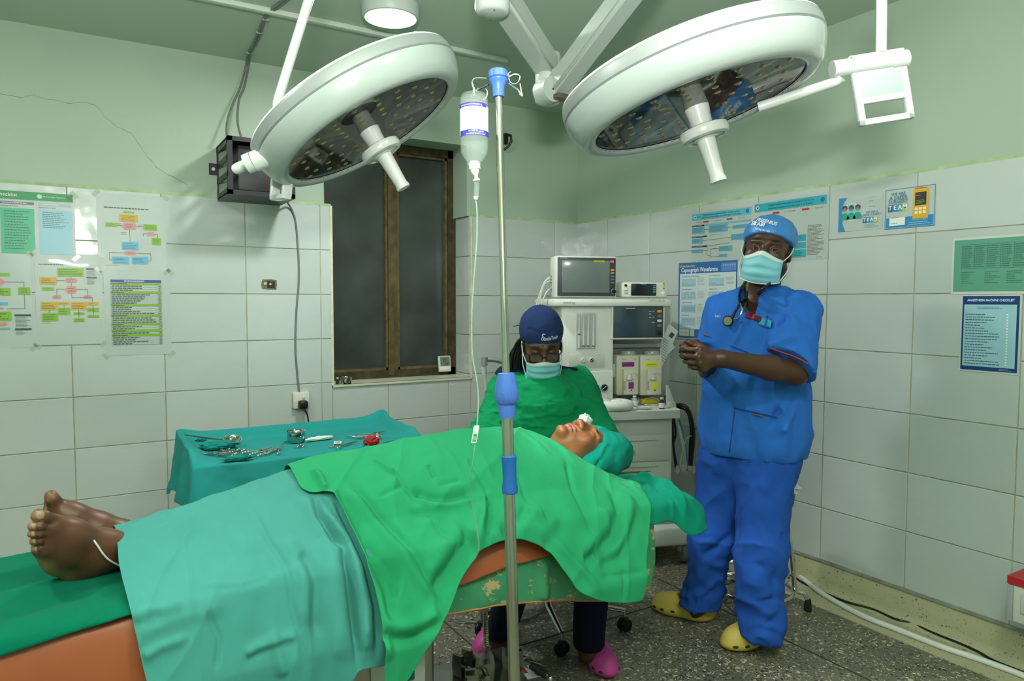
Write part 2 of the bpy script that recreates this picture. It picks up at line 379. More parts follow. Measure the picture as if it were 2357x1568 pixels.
# ---- the window: rusty steel frame with frosted dark panes
rust = M('rusted_bronze_paint', '463e28', .6, .3, var=.45, vscale=18, bump=.5, bscale=40)
win = empty('window_1', ((UX0+wx1)/2, FD, wz0), kind='structure')
WI = T(-(UX0+wx1)/2, -FD, -wz0)
fx0, fx1, fz0, fz1 = UX0, UX1+.004, wz0, wz1
if True:
    mb = MB(); w = .05; y = FD+.03
    fx1b = wx1-.012
    for (a, b_, c, d) in [(fx0, fx0+w, fz0, fz1), (fx1b-w, fx1b, fz0, fz1)]: mb.box(((a+b_)/2, y, (c+d)/2), (b_-a, .06, d-c), WI)
    for (c, d) in [(fz0, fz0+.05), (fz1-w, fz1)]: mb.box(((fx0+fx1b)/2, y, (c+d)/2), (fx1b-fx0, .06, d-c), WI)
    mb.build('window_frame', rust, win, smooth=False)
    xm = ony(905, 600, FD).x
    mb = MB(); mb.box((xm-.016, y-.008, (fz0+fz1)/2), (.034, .05, fz1-fz0-.04), WI); mb.box((xm+.018, y, (fz0+fz1)/2), (.03, .045, fz1-fz0-.04), WI); mb.build('mullion', M('rusted_mullion', '5c5234', .6, .3, var=.4, vscale=14, bump=.5, bscale=40), win, smooth=False)
    glass = M('frosted_dark_glass', '3c4440', .24, var=.3, vscale=3.5, bump=.12, bscale=170, bdist=.001, spec=.6)
    for a, b_ in ((fx0+w, xm-.03), (xm+.03, fx1b-w)):
        mb = MB(); mb.box(((a+b_)/2, y+.012, (fz0+fz1)/2), (b_-a+.01, .006, fz1-fz0-.08), WI); mb.build('pane', glass, win, smooth=False)
        mb = MB(); s = .016
        for (p, q, c, d) in [(a, a+s, fz0+.05, fz1-.05), (b_-s, b_, fz0+.05, fz1-.05), (a, b_, fz0+.05, fz0+.05+s), (a, b_, fz1-.05-s, fz1-.05)]:
            mb.box(((p+q)/2, y-.002, (c+d)/2), (q-p, .028, d-c), WI)
        mb.build('sash', M('ochre_putty_sash', '625636', .7, .1, var=.4, vscale=25, bump=.5, bscale=60), win, smooth=False)
    mb = MB(); mb.box(((fx0+fx1b)/2, .27, (fz0+fz1)/2), (fx1b-fx0, .02, fz1-fz0), WI); mb.build('dark_backing', M('dark_behind_glass', '15181a', .9), win, smooth=False)  # dark sheet added behind the panes, standing in for the darkness outside
# ================================================================== surgical lamps and ceiling fittings
lamp_w = M('lamp_white_enamel', '98a39d', .28, spec=.5, coat=.3)
lamp_g = M('lamp_grey_band', '8f9693', .35, .3)
lamp_rim = M('lamp_bright_rim', 'f0f2ef', .2, coat=.5)
lamp_back = M('lamp_reflector_plate', '8a8c88', .04, .85)
led_m = M('clear_led_lens', 'b59f74', .08, .75)
handle_m = M('lamp_handle_plastic', 'b7bcb6', .22, coat=.5)
def view_axes(x, y):
    v = pray(x, y).normalized(); r = (CR-v*v.dot(CR)).normalized(); u = (CU-v*v.dot(CU)).normalized(); return v, r, u
_led = None
def lamp_head(name, gx, gy, d, a, b, s, label, R=1.0):
    v, r, u = view_axes(gx, gy); q = math.hypot(a, b); n = (r*(a/q)+u*(b/q))*math.sqrt(1-s*s)-v*s
    X = zframe(dep(gx, gy, d), n, hint=r.cross(n)); X = X @ T(0, 0, -.046)
    root = empty(name, X.translation, label, 'surgical lamp', 'twin surgical lamps on the ceiling mount')
    XL = T(-X.translation) @ X
    mb = MB(); mb.lathe([(0, -.078), (.19, -.072), (.28, -.060), (.3, -.052), (.306, -.045)], 72, XL); mb.build('back_cover', lamp_w, root)
    mb = MB(); mb.lathe([(.306, -.050), (.3105, -.047), (.3115, -.043)], 72, XL, caps=False); mb.build('top_rim', lamp_rim, root)
    mb = MB(); mb.lathe([(.3105, -.044), (.3135, -.036), (.3145, -.014), (.311, -.011)], 72, XL, caps=False); mb.build('grey_band', lamp_g, root)
    mb = MB(); mb.lathe([(.308, -.013), (.3125, -.009), (.3125, -.002), (.301, .030), (.288, .049), (.276, .0545), (.262, .0545), (.2545, .050), (.2535, .0455)], 72, XL, caps=False); mb.build('housing', lamp_w, root)
    mb = MB(); mb.lathe([(.254, .044), (.2, .044), (0, .044)], 64, XL); mb.build('reflector_plate', lamp_back, root)
    mb = MB(); mb.lathe([(.2535, .0475), (.2555, .0505), (.2565, .0475)], 64, XL, caps=False); mb.build('gasket', M('lamp_gasket', '3a3d3c', .5), root)
    global _led
    if _led is None:
        mb = MB(); mb.lathe([(0, .0035), (.003, .0032), (.0055, .002), (.0075, .0008), (.0085, 0)], 12); o = mb.build('led_lens', led_m); _led = o.data; bpy.data.objects.remove(o)
    for ring, cnt in ((.085, 8), (.125, 12), (.165, 16), (.205, 20), (.238, 8)):
        for k in range(cnt):
            an = 2*math.pi*(k+.3*ring*10)/cnt
            o = bpy.data.objects.new('led_lens', _led); COL.objects.link(o); o.parent = root
            o.matrix_local = XL @ T(ring*math.cos(an), ring*math.sin(an), .0438) 
    mb = MB(); mb.lathe([(.030, .044), (.027, .07), (.026, .098)], 28, XL); mb.build('handle_stem', handle_m, root)
    mb = MB(); mb.lathe([(.05, .094), (.058, .098), (.060, .112), (.056, .120), (.046, .1225), (.045, .1205), (.03, .1215), (.026, .125)], 40, XL); mb.build('handle_guard', handle_m, root)
    mb = MB(); mb.lathe([(.0225, .121), (.0215, .135), (.0185, .19), (.0175, .215), (.0205, .226), (.0195, .231), (.015, .232), (0, .231)], 28, XL); mb.build('handle', handle_m, root)
    return root, X
tubew = M('white_painted_tube', 'c2c9c4', .25, coat=.4)
grey_clamp = M('blue_grey_clamp', '8390a0', .35)
# ---- left lamp
rootL, XL_ = lamp_head('surgical_lamp', 851, 302, 2.0, .52, -.85, .27, 'round surgical lamp tilted above the instrument trolley and the window')
tgt = XH_AIM = ony(1325, 1000, -2.05)
sd = bpy.data.lights.new('surgical_lamp_light', 'SPOT'); sd.energy = 110; sd.spot_size = math.radians(17); sd.spot_blend = .8; sd.shadow_soft_size = .2; sd.color = (1, .96, .88)
sl_o = bpy.data.objects.new('surgical_lamp_light', sd); COL.objects.link(sl_o); sl_o.location = XL_ @ Vector((0, 0, .26)); sl_o.rotation_euler = (tgt-sl_o.location).to_track_quat('-Z', 'Y').to_euler()
def loc(root, P): return Vector(P)-root.location
pL = lambda x, y, d=2.03: loc(rootL, dep(x, y, d))
mb = MB(); mb.tube([pL(740, -95), pL(641, 226), pL(638, 240), pL(638, 252), pL(641, 330), pL(643, 352)], .0135, 14, hint=(1, 0, 0)); mb.build('pole', tubew, rootL)
mb = MB(); mb.cyl(pL(648, 345, 1.87), pL(585, 372, 1.87), .027, n=28); mb.cyl(pL(583, 371, 1.87), pL(567, 378, 1.87), .0258, n=28); mb.build('joint_boss', tubew, rootL)
mb = MB(); a, b_ = pL(658, 337, 1.87), pL(616, 358, 1.87); mb.tube([a, a.lerp(b_, .3), b_], [.038, .042, .031], 26); mb.build('clamp_ring', grey_clamp, rootL)
mb = MB(); mb.tube([pL(575, 375, 2.0), pL(548, 387, 2.0), pL(540, 391, 2.0), pL(536, 393, 2.0)], [.0155, .0155, .014, .008], 18); mb.build('end_knob', tubew, rootL)
# control panel of the left lamp, seen almost edge-on
c = pL(648, 420, 2.06); ax = (dep(672, 425, 1.98)-dep(626, 432, 2.1)).normalized(); az = (CU*-.99+CR*-.05).normalized(); ay = az.cross(ax).normalized(); az = ax.cross(ay)
XP = frame(c, ax, ay, az)
mb = MB()
for (u0, v0, w_, h_) in [(0, -.043, .105, .03), (0, .043, .105, .016), (-.046, 0, .016, .09), (.046, 0, .016, .09)]: mb.rbox((u0, 0, v0), (w_, .03, h_), .006, XP)
mb.build('control_panel', tubew, rootL)
# ---- right lamp
rootR, XR_ = lamp_head('surgical_lamp', 1604, 250, 1.715, .29, -.955, .245, 'round surgical lamp with screen panel, hanging before the right wall')
pR = lambda x, y, d=1.74: loc(rootR, dep(x, y, d))
mb = MB(); mb.tube([pR(2030, -80), pR(2028, 122)], .0128, 14); mb.build('pole', tubew, rootR)
mb = MB(); mb.tube([pR(1745, 247, 1.79), pR(1800, 229, 1.77), pR(1925, 188, 1.75), pR(1938, 178, 1.74)], .0125, 14); mb.build('support_arm', tubew, rootR)
mb = MB(); mb.cyl(pR(1915, 160), pR(2060, 138), .0205, n=28); mb.build('joint_barrel', tubew, rootR)
mb = MB(); mb.cyl(pR(1956, 152), pR(1958, 151.7), .0215, n=28); mb.build('barrel_seam', M('seam_shadow', '9ba09d', .5), rootR)
# flat control panel: frame with a screen window and a hand slot
o0 = pR(1957, 166); ex = (pR(2084, 146)-o0); ez = (pR(1955, 294)-o0); wp, hp = ex.length, ez.length; ex.normalize(); ez = (ez-ex*ez.dot(ex)).normalized(); ey = ez.cross(ex)
XP = frame(o0, ex, ey, ez)
mb = MB(); D_ = .016
def pan(x0, y0, x1, y1, r=.004): mb.rbox(((x0+x1)/2*wp, 0, (y0+y1)/2*hp), ((x1-x0)*wp, D_, (y1-y0)*hp), r, XP)
pan(0, -.28, 1, .13); pan(0, .1, .13, 1); pan(.87, .1, 1, 1); pan(.1, .50, .9, .62); pan(0, .88, 1, 1)
mb.build('control_panel', tubew, rootR)
mb = MB(); mb.rbox((wp*.5, .002, hp*.315), (wp*.76, D_*.6, hp*.40), .002, XP); mb.build('panel_screen', M('panel_lcd', 'a3b3ac', .12, spec=.6), rootR)
mb = MB(); mb.cyl(pR(2047, 166.5-25), pR(2086, 135), .0215, n=24); mb.build('barrel_cap', tubew, rootR)
# ---- ceiling mount with the two articulated arms
arm_m = M('arm_cream_enamel', 'a8b2aa', .33, coat=.2)
mroot = empty('lamp_mount', (-1.80, -2.02, CEIL_Z), 'white ceiling mount with two hinged lamp arms meeting at an elbow', 'ceiling mount')
pm = lambda P: Vector(P)-mroot.location
hub = dep(1133, 18, 2.33)
hx, hy, hz = hub
mroot.location = (hx, hy, CEIL_Z)
mb = MB(); mb.lathe([(.0, CEIL_Z), (.12, CEIL_Z), (.12, CEIL_Z-.03), (.06, CEIL_Z-.04), (.05, hz+.08)], 32, T(pm((hx, hy, 0)))); mb.build('ceiling_flange', arm_m, mroot)
mb = MB(); mb.lathe([(0, -.022), (.045, -.021), (.053, -.016), (.057, -.005), (.057, .15), (.05, .16), (0, .16)], 40, T(pm((hx, hy, hz)))); mb.build('hub', tubew, mroot)
for an in (70, 250):
    mb = MB(); q = Vector((hx+.04*math.cos(math.radians(an)), hy+.04*math.sin(math.radians(an)), hz-.0225)); mb.cyl(pm(q), pm(q+Vector((0, 0, -.001))), .003, n=10); mb.build('screw', M('screw_dark', '5a4a3a', .5, .5), mroot)
elb = dep(1262, 196, 2.72)
def arm(a, b_, w, h, name, tw=1.0):
    a, b_ = Vector(a), Vector(b_); z = (b_-a).normalized(); x = z.cross(Vector((0, 0, 1))).normalized(); y = z.cross(x)
    X = frame(pm(a), x, y, z); L_ = (b_-a).length; mb = MB(); vs = []
    bm = bmesh.new(); bmesh.ops.create_cube(bm, size=1); bmesh.ops.scale(bm, vec=(w, h, L_), verts=bm.verts)
    for v in bm.verts:
        if v.co.z > 0: v.co.x *= tw; v.co.y *= tw
    bmesh.ops.bevel(bm, geom=list(bm.edges), offset=.014, segments=3, affect='EDGES'); bm.verts.index_update()
    mb.raw([v.co+Vector((0, 0, L_/2)) for v in bm.verts], [[v.index for v in f.verts] for f in bm.faces], X); bm.free()
    return mb.build(name, arm_m, mroot)
arm(Vector((hx, hy, hz+.075)), elb+Vector((0, 0, .065)), .098, .085, 'hub_arm', .95)
mb = MB(); mb.lathe([(.047, .115), (.05, .105), (.05, .01), (.048, 0)], 28, T(pm(elb))); mb.build('elbow_collar', arm_m, mroot)
mb = MB(); mb.rbox(pm(elb)+Vector((0, 0, -.03)), (.085, .085, .09), .02, seg=3); mb.build('elbow_block', arm_m, mroot)
far = dep(1640, -270, 2.0)
e2 = dep(1282, 203, 2.70)
arm(e2, far, .088, .082, 'spring_arm', .95)
dv = (CR*.62-CF*.78).normalized(); q = dep(1268, 207, 2.66)
mb = MB(); mb.cyl(pm(q-dv*.05), pm(q+dv*.012), .047, n=32); mb.build('elbow_disc', arm_m, mroot)
mb = MB(); mb.cyl(pm(q+dv*.012), pm(q+dv*.0135), .004, n=10); mb.build('screw', M('screw_dark'), mroot)
mb = MB(); q2 = dep(1288, 224, 2.66); mb.rbox(pm(q2), (.05, .05, .02), .004, RZ(0)); mb.build('end_plate', M('brown_end_plate', '5e564a', .4, .4), mroot)
# ---- round LED ceiling light (its light is set at the top) and twins out of view
fix_w = M('light_fitting_white', 'b8c4bb', .4)
diff = M('lit_diffuser', 'ffffff', .5, emit=6)
for i, (x, y) in enumerate(FIXTURES):
    r = empty('ceiling_light', (x, y, CEIL_Z), ['round white ceiling light glowing between the two surgical lamps', 'round ceiling light over the right side of the room', 'round ceiling light over the left side by the posters', 'round ceiling light behind the foot of the operating table'][i], 'ceiling light', 'round ceiling lights')
    mb = MB(); mb.lathe([(.1, 0), (.122, 0), (.124, -.008), (.121, -.046), (.116, -.055), (.109, -.057), (.107, -.053)], 56, caps=False); mb.build('rim', fix_w, r)
    mb = MB(); mb.lathe([(.108, -.051), (.06, -.054), (0, -.055)], 48); mb.build('diffuser', diff, r)
# ---- cable trunking on the ceiling
mb = MB(); x1 = -1.026; y = -.76
mb.rbox(((x1-3.6)/2, y, CEIL_Z-.011), (3.6+x1, .032, .022), .003); tk = mb.build('cable_trunking', M('trunking_white', 'c3d0c2', .45), label='straight white cable trunking running across the green ceiling', cat='trunking')
# ---- cables from ceiling to the metal box
grey_c = M('grey_cable', '6e7770', .5); black_c = M('black_cable', '181a19', .4)
cab = empty('ceiling_cable', onz(640, 12, CEIL_Z), 'twisted grey cables stapled to the ceiling, drooping to the black box', 'cable')
pc = lambda P: Vector(P)-cab.location
A = [onz(680, -20, CEIL_Z-.006), onz(640, 10, CEIL_Z-.008), onz(615, 32, CEIL_Z-.008), onz(600, 60, CEIL_Z-.008), onz(585, 98, CEIL_Z-.008), onz(571, 124, CEIL_Z-.010), ony(566, 150, -.03), ony(553, 200, -.035), ony(533, 245, -.04), ony(522, 285, -.07), ony(522, 316, -.12)]
B_ = [onz(684, -18, CEIL_Z-.006), onz(643, 14, CEIL_Z-.008), onz(612, 40, CEIL_Z-.008), onz(604, 64, CEIL_Z-.008), onz(590, 100, CEIL_Z-.008), onz(577, 122, CEIL_Z-.010), ony(572, 150, -.03), ony(562, 200, -.035), ony(550, 230, -.04), ony(547, 280, -.07), ony(556, 318, -.12)]
mb = MB(); mb.tube([pc(p) for p in spline(A, 8)], .0052, 8); mb.build('strand', grey_c, cab)
mb = MB(); mb.tube([pc(p) for p in spline(B_, 8)], .0058, 8); mb.build('strand', grey_c, cab)
for (x, y_) in ((612, 45), (597, 75), (574, 122)):
    mb = MB(); mb.rbox(pc(onz(x, y_, CEIL_Z-.010)), (.03, .012, .012), .003, I4); mb.build('tie', M('painted_tie', '8fa893', .6), cab)
# ---- black metal cage box on the back wall with a computer unit inside
bx0 = ony(500, 450, 0).x; bx1 = -2.0; byf = onx(524, 380, bx0).y; bz0 = ony(530, 447, byf).z; bz1 = ony(523, 312, byf).z; bx1 = ony(678, 400, byf).x
box = empty('wall_cage', ((bx0+bx1)/2, 0, bz0), 'black metal wall cage holding a small computer, left of the window', 'equipment box')
pb = lambda P: Vector(P)-box.location
blk = M('black_box_paint', '17191a', .38, var=.2, vscale=20); blk2 = M('black_plastic_face', '202325', .45)
mb = MB(); h = bz1-bz0
mb.box(pb(((bx0+bx1)/2, byf/2, bz0+.006)), (bx1-bx0, -byf, .012)); mb.build('bottom_plate', blk, box, smooth=False)
mb = MB(); mb.box(pb(((bx0+bx1)/2, byf/2, bz1-.006)), (bx1-bx0, -byf, .012)); mb.build('top_plate', blk, box, smooth=False)
mb = MB()
for k in range(4): mb.box(pb((bx0+.003, byf/2, bz0+.02+(h-.04)*k/3)), (.006, -byf, .028))
for yy in (byf+.012, -.012): mb.box(pb((bx0+.003, yy, (bz0+bz1)/2)), (.006, .024, h))
mb.build('side_grille', blk, box, smooth=False)
mb = MB(); mb.box(pb((bx1-.003, byf/2, (bz0+bz1)/2)), (.006, -byf, h)); mb.build('side_plate', blk, box, smooth=False)
mb = MB(); w = .022
for (x0, x1, z0, z1) in [(bx0, bx0+w, bz0, bz1), (bx1-w, bx1, bz0, bz1), (bx0, bx1, bz0, bz0+w), (bx0, bx1, bz1-w, bz1)]: mb.box(pb(((x0+x1)/2, byf-.004, (z0+z1)/2)), (x1-x0, .01, z1-z0))
mb.build('front_frame', blk, box, smooth=False)
mb = MB(); mb.rbox(pb(((bx0+bx1)/2+.01, byf/2+.02, (bz0+bz1)/2)), (bx1-bx0-.09, -byf-.04, h-.06), .004); mb.build('computer_unit', blk2, box)
mb = MB()
for k in range(3): mb.box(pb(((bx0+bx1)/2+.01, byf+.036, bz1-.07-.03*k)), (bx1-bx0-.13, .008, .012))
mb.build('drive_slots', M('slot_black', '0b0c0c', .3), box, smooth=False)
mb = MB()
for i in range(9):
    for j in range(5): mb.cyl(pb((bx0+.17+.0085*i, byf+.0385, bz0+.06+.0085*j+(.004 if i % 2 else 0))), pb((bx0+.17+.0085*i, byf+.0378, bz0+.06+.0085*j+(.004 if i % 2 else 0))), .0026, n=6)
mb.build('vent_holes', M('vent_red_black', '4a1515', .6), box)
mb = MB(); mb.tube([pb((bx0+.04, byf-.012, bz1-.13)), pb((bx0+.05, byf-.012, bz1-.15)), pb((bx0+.075, byf-.012, bz1-.148))], .005, 8); mb.build('red_latch', M('red_wire', 'c43a3a', .4), box)
mb = MB(); mb.text('ATX', .03, T(pb((bx0+.14, byf-.010, bz1-.14))) @ RX(90)); mb.build('lettering', M('print_white', 'e6e8e6', .6), box, smooth=False)
mb = MB(); a = ony(483, 376, -.004); b_ = ony(501, 404, -.004); mb.box(pb(((a.x+b_.x)/2, -.006, (a.z+b_.z)/2)), (b_.x-a.x+.01, .008, a.z-b_.z)); mb.build('fixing_lug', blk, box, smooth=False)
mb = MB(); q = pb(((a.x+b_.x)/2-.004, -.012, (a.z+b_.z)/2)); mb.cyl(q, q+Vector((0, -.004, 0)), .009, n=14); mb.build('bolt', M('steel', 'c9cccb', .25, .9), box)
# cable from the box down to the socket
sock_c = ony(690, 920, 0)
cb = empty('wall_cable', ony(680, 800, 0), 'grey power cable running down the tiles from the box to the socket', 'cable')
q = lambda P: Vector(P)-cb.location
P = [ony(650, 452, byf*.5), ony(663, 468, -.04), ony(678, 500, -.014), ony(685, 560, -.014), ony(688, 640, -.014), ony(682, 720, -.014), ony(680, 800, -.014), ony(684, 860, -.014), ony(688, 896, -.02), ony(689, 912, -.03)]
mb = MB(); mb.tube([q(p) for p in spline(P, 8)], .0052, 8); mb.build('cord', grey_c, cb)
# socket with black plug
so = empty('wall_socket', sock_c, 'white double wall socket with a black plug pushed in', 'socket')
mb = MB(); mb.rbox((0, -.022, 0), (.09, .03, .092), .006); mb.build('socket_plate', M('socket_white', 'd3d3c6', .4), so)
mb = MB(); mb.rbox((.012, -.04, .02), (.014, .006, .02), .002); mb.build('rocker', M('rocker_white', 'e3e3d8', .35), so)
mb = MB(); mb.rbox((.004, -.052, -.022), (.05, .045, .046), .012, seg=3); mb.build('plug', black_c, so)
pc2 = [Vector((.004, -.06, -.044)), Vector((.02, -.064, -.07)), Vector((.03, -.06, -.12)), Vector((.034, -.05, -.2)), Vector((.03, -.05, -.4)), Vector((.0, -.05, -.62))]
mb = MB(); mb.tube(spline(pc2, 8), .0042, 8); mb.build('plug_cord', black_c, so)
# broken hole in the tiles with an old back box
ho = empty('wall_hole', ony(619, 655, 0), 'small broken rectangular hole in the wall tiles', 'hole')
mb = MB(); mb.prism([(-.04, -.022), (-.012, -.026), (.036, -.027), (.04, -.004), (.038, .024), (.01, .028), (-.036, .026), (-.042, .004)], .002, RX(90), z0=.0102); mb.build('broken_edge', M('broken_plaster', '6f6a4c', .9, var=.4, vscale=60), ho, smooth=False)
mb = MB(); mb.prism([(-.012, -.018), (.028, -.02), (.03, .016), (-.01, .02)], .002, RX(90), z0=.0125); mb.build('dark_cavity', M('cavity', '39362a', .9, var=.5, vscale=80), ho, smooth=False)
mb = MB(); mb.cyl((-.022, -.012, .004), (-.022, -.0155, .004), .008, n=10); mb.cyl((.004, -.014, .002), (.004, -.017, .002), .006, n=10); mb.build('wire_end', M('pale_wire', 'bdb7a0', .6), ho)
# black brackets on the wall
br = empty('wall_bracket', ony(1166, 325, 0), 'small black bracket on the green wall behind the drip stand', 'bracket')
q = lambda x, y, Y: ony(x, y, Y)-br.location
mb = MB(); mb.rbox(q(1163, 320, -.02), (.03, .03, .07), .006); mb.build('base', black_c, br)
mb = MB(); mb.tube([q(1160, 345, -.03), q(1170, 337, -.05), q(1177, 325, -.06), q(1176, 312, -.06), q(1166, 309, -.06), q(1161, 316, -.06)], .008, 8); mb.build('clip', black_c, br)
br2 = empty('wall_bracket', ony(654, 255, 0), 'small black bracket on the wall behind the left lamp pole', 'bracket')
mb = MB(); mb.prism([(-.005, -.03), (.008, -.018), (.01, .028), (-.008, .03), (-.016, .02), (-.014, -.03)], .03, RX(90)); mb.build('base', black_c, br2)
mb = MB(); mb.rbox((-.004, -.034, .01), (.014, .012, .03), .003); mb.build('clip', black_c, br2)
# ================================================================== anaesthesia machine
MYAW = math.radians(19.5)
mxv = Vector((math.cos(MYAW), -math.sin(MYAW), 0)); myv = Vector((math.sin(MYAW), math.cos(MYAW), 0))
mo = dep(1430, 700, 3.62); mo.z = 0
mach = empty('anaesthesia_machine', mo, 'cream anaesthesia machine with flow tubes, drawers and worktop in the corner', 'anaesthesia machine', rz=-MYAW)
def ml(x, y, Y=0):      # photo pixel -> machine-local point on the plane local y = Y
    d = pray(x, y); o = mo+myv*Y; t = (o-CP).dot(myv)/d.dot(myv); P = CP+d*t-mo
    return Vector((P.dot(mxv), P.dot(myv), P.z))
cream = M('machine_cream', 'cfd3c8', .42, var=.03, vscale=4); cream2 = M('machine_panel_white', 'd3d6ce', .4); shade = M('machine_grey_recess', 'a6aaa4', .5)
dgrey = M('bezel_dark_grey', '3a4246', .4); scr = M('dark_screen', '6f7775', .12, spec=.6, var=.12, vscale=6); knob_b = M('knob_black', '141516', .35); chrome = M('chrome', 'd2d4d4', .12, 1); steel_b = M('brushed_steel', 'b4b6b1', .3, .95, var=.08, vscale=40, stretch=(1, 1, .05))
txt_g = M('print_grey', '6a7072', .6); ora = M('orange_key', 'e9a02c', .4); cy = M('cyan_ring', '4aa9ad', .35)
def mbox(x0, y0, x1, y1, Y0, Y1, mb, r=.004):     # pixel rectangle on the front plane Y0, running back to Y1
    a, b_ = ml(x0, y0, Y0), ml(x1, y1, Y0); mb.rbox(((a.x+b_.x)/2, (Y0+Y1)/2, (a.z+b_.z)/2), (abs(b_.x-a.x), Y1-Y0, abs(a.z-b_.z)), r); return mb
def mrect(x0, y0, x1, y1, Y, mb):
    a, b_ = ml(x0, y0, Y), ml(x1, y1, Y); mb.quad([(a.x, Y, a.z), (b_.x, Y, a.z), (b_.x, Y, b_.z), (a.x, Y, b_.z)]); return mb
def mtext(mb, t, x, y, Y, size, **k): p = ml(x, y, Y); mb.text(t, size, T(p) @ RX(90), **k); return mb
FX = RX(90)      # text / prism plane facing the front
mb = MB(); mbox(1276, 688, 1546, 706, -.02, .40, mb, .012); mb.build('top_shelf', cream2, mach)
mb = MB(); mtext(mb, 'mindray', 1310, 697, -.0215, .020); mtext(mb, 'WATO EX-35', 1513, 693, -.0215, .014); mb.build('shelf_lettering', txt_g, mach, smooth=False)
mb = MB(); mbox(1292, 704, 1410, 992, .02, .38, mb, .008); mb.build('flow_column', cream2, mach)
mb = MB(); mbox(1292, 856, 1410, 1000, .01, .03, mb, .004); mb.build('lower_fascia', cream2, mach)
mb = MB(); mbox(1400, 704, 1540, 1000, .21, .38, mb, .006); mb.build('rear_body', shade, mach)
mb = MB(); mbox(1310, 815, 1392, 846, .0175, .022, mb, .002); mb.build('gauge_recess', M('recess_cream', 'c3c7bc', .5), mach)
# flow tube window
mb = MB(); mbox(1327, 720, 1372, 804, .017, .022, mb, .002); mb.build('flow_window', M('flow_window_grey', 'b7bcb8', .25), mach)
tube_m = M('flow_tube_clear', 'd3dad8', .1, alpha=.75); red_m = M('float_red', 'a43a2e', .4)
for i, x in enumerate((1333, 1343, 1354, 1366)):
    a, b_ = ml(x, 724, .012), ml(x, 801, .012)
    mb = MB(); mb.cyl(a, b_, .0055, n=10); ft = mb.build('flow_tube', tube_m, mach)
    mb = MB(); q = a.lerp(b_, [.62, .97, .97, .97][i]); mb.cyl(q, q+Vector((0, 0, .008)), .0058, n=10); mb.build('float', red_m, ft)
mb = MB()
for x in (1330, 1348.5, 1360, 1371):
    for k in range(14):
        a = ml(x, 727+k*5.2, .0165); mb.rect(a.x-.003, 0, a.x+.003, .0012, 0, T(0, a.y, a.z) @ RX(90))
mb.build('flow_scale', txt_g, mach, smooth=False)
def mdial(name, x, y, Y, r, ring, face, parent=mach, depth=.012, hand=True):
    c = ml(x, y, Y); mb = MB(); mb.lathe([(r, 0), (r, depth), (r*.85, depth+.002), (r*.8, depth)], 24, T(c) @ RX(90), caps=False); o = mb.build(name, ring, parent)
    mb = MB(); mb.lathe([(r*.82, 0), (r*.82, depth*.8), (0, depth*.8)], 24, T(c) @ RX(90)); mb.build('dial_face', face, o)
    if hand: mb = MB(); mb.rbox(c+Vector((0, -depth*.9, 0)), (r*1.3, .002, r*.16), .0005, T(c) @ RY(-40) @ T(-c)); mb.build('pointer', M('pointer_white', 'e8e8e2', .4), o)
    return o
mdial('pressure_gauge', 1342, 829, .018, .0125, cream, M('gauge_face', 'd8dcd6', .3))
mdial('pressure_gauge', 1361, 829, .018, .0125, cream, M('gauge_face_dark', '30383a', .3))
mdial('mode_switch', 1359, 880, .01, .018, M('switch_ring_black', '1f2222', .4), M('switch_green', '6cab5a', .5), hand=False)
mdial('mode_switch', 1389, 892, .01, .021, M('switch_grey_ring', '9b9f9c', .4), knob_b, depth=.016)
# ventilator screen
mb = MB(); mbox(1409, 700, 1530, 781, .0, .05, mb, .006); vs = mb.build('ventilator_screen', cream2, mach)
mb = MB(); mbox(1412, 704, 1526, 777, -.003, .0, mb, .002); mb.build('bezel', dgrey, vs)
mb = MB(); mbox(1417, 708, 1508, 774, -.005, -.003, mb, .001); mb.build('display', M('ventilator_display', '3d4a55', .1, spec=.6, var=.15, vscale=5), vs)
for i, (y, c) in enumerate([(717, ora), (728, txt_g), (739, cream), (750, txt_g)]): mb = MB(); mbox(1513, y-3, 1523, y+2.5, -.005, -.003, mb, .001); mb.build('soft_key', c, vs)
c = ml(1518, 767, -.003); mb = MB(); mb.lathe([(.011, 0), (.0105, .009), (.009, .011), (0, .011)], 20, T(c) @ RX(90)); mb.build('selector_knob', knob_b, vs)
mb = MB()
for x, y, w, h in [(1440, 709, 22, 2), (1494, 716, 5, 2), (1502, 716, 4, 2), (1494, 722, 5, 2), (1502, 729, 4, 2), (1494, 730, 5, 2), (1500, 741, 7, 2)]: mrect(x, y, x+w, y+h, -.0056, mb)
mb.build('screen_print', M('screen_text', 'a7b0b4', .4), vs, smooth=False)
# vaporizer bay is the recess; side rail clip
mb = MB(); mbox(1411, 838, 1419, 868, .10, .14, mb, .003); mb.build('rail_clip', cream2, mach)
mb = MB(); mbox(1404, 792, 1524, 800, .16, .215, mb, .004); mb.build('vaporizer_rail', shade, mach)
# worktop and drawer chest
mb = MB(); a, b_ = ml(1300, 942, -.10), ml(1572, 966, -.10)
poly = [(a.x, -.10), (b_.x-.035, -.10), (b_.x-.012, -.09), (b_.x, -.065), (b_.x+.004, .30), (a.x, .30)]
zt = ml(1470, 940, .0).z; zb = ml(1470, 966, -.10).z
WT = zt
mb.prism([(p[0], p[1]) for p in poly], zt-zb, T(0, 0, zb)); mb.build('worktop', cream2, mach, angle=30)
mb = MB(); mbox(1330, 966, 1545, 1180, -.055, .36, mb, .01); mb.build('drawer_chest', cream, mach)
for i, (y0, y1) in enumerate(((966, 1003), (1005, 1064), (1066, 1150))):
    mb = MB(); mbox(1340, y0, 1544, y1, -.064, -.045, mb, .006); d = mb.build('drawer', cream, mach)
    if i:
        mb = MB(); pts = [ml(x, y, -.066) for x, y in [(1400, y0+12), (1440, y0+11), (1480, y0+10), (1515, y0+8)]]; mb.tube(pts, [.001, .003, .003, .0008], 6); mb.build('handle_groove', shade, d)
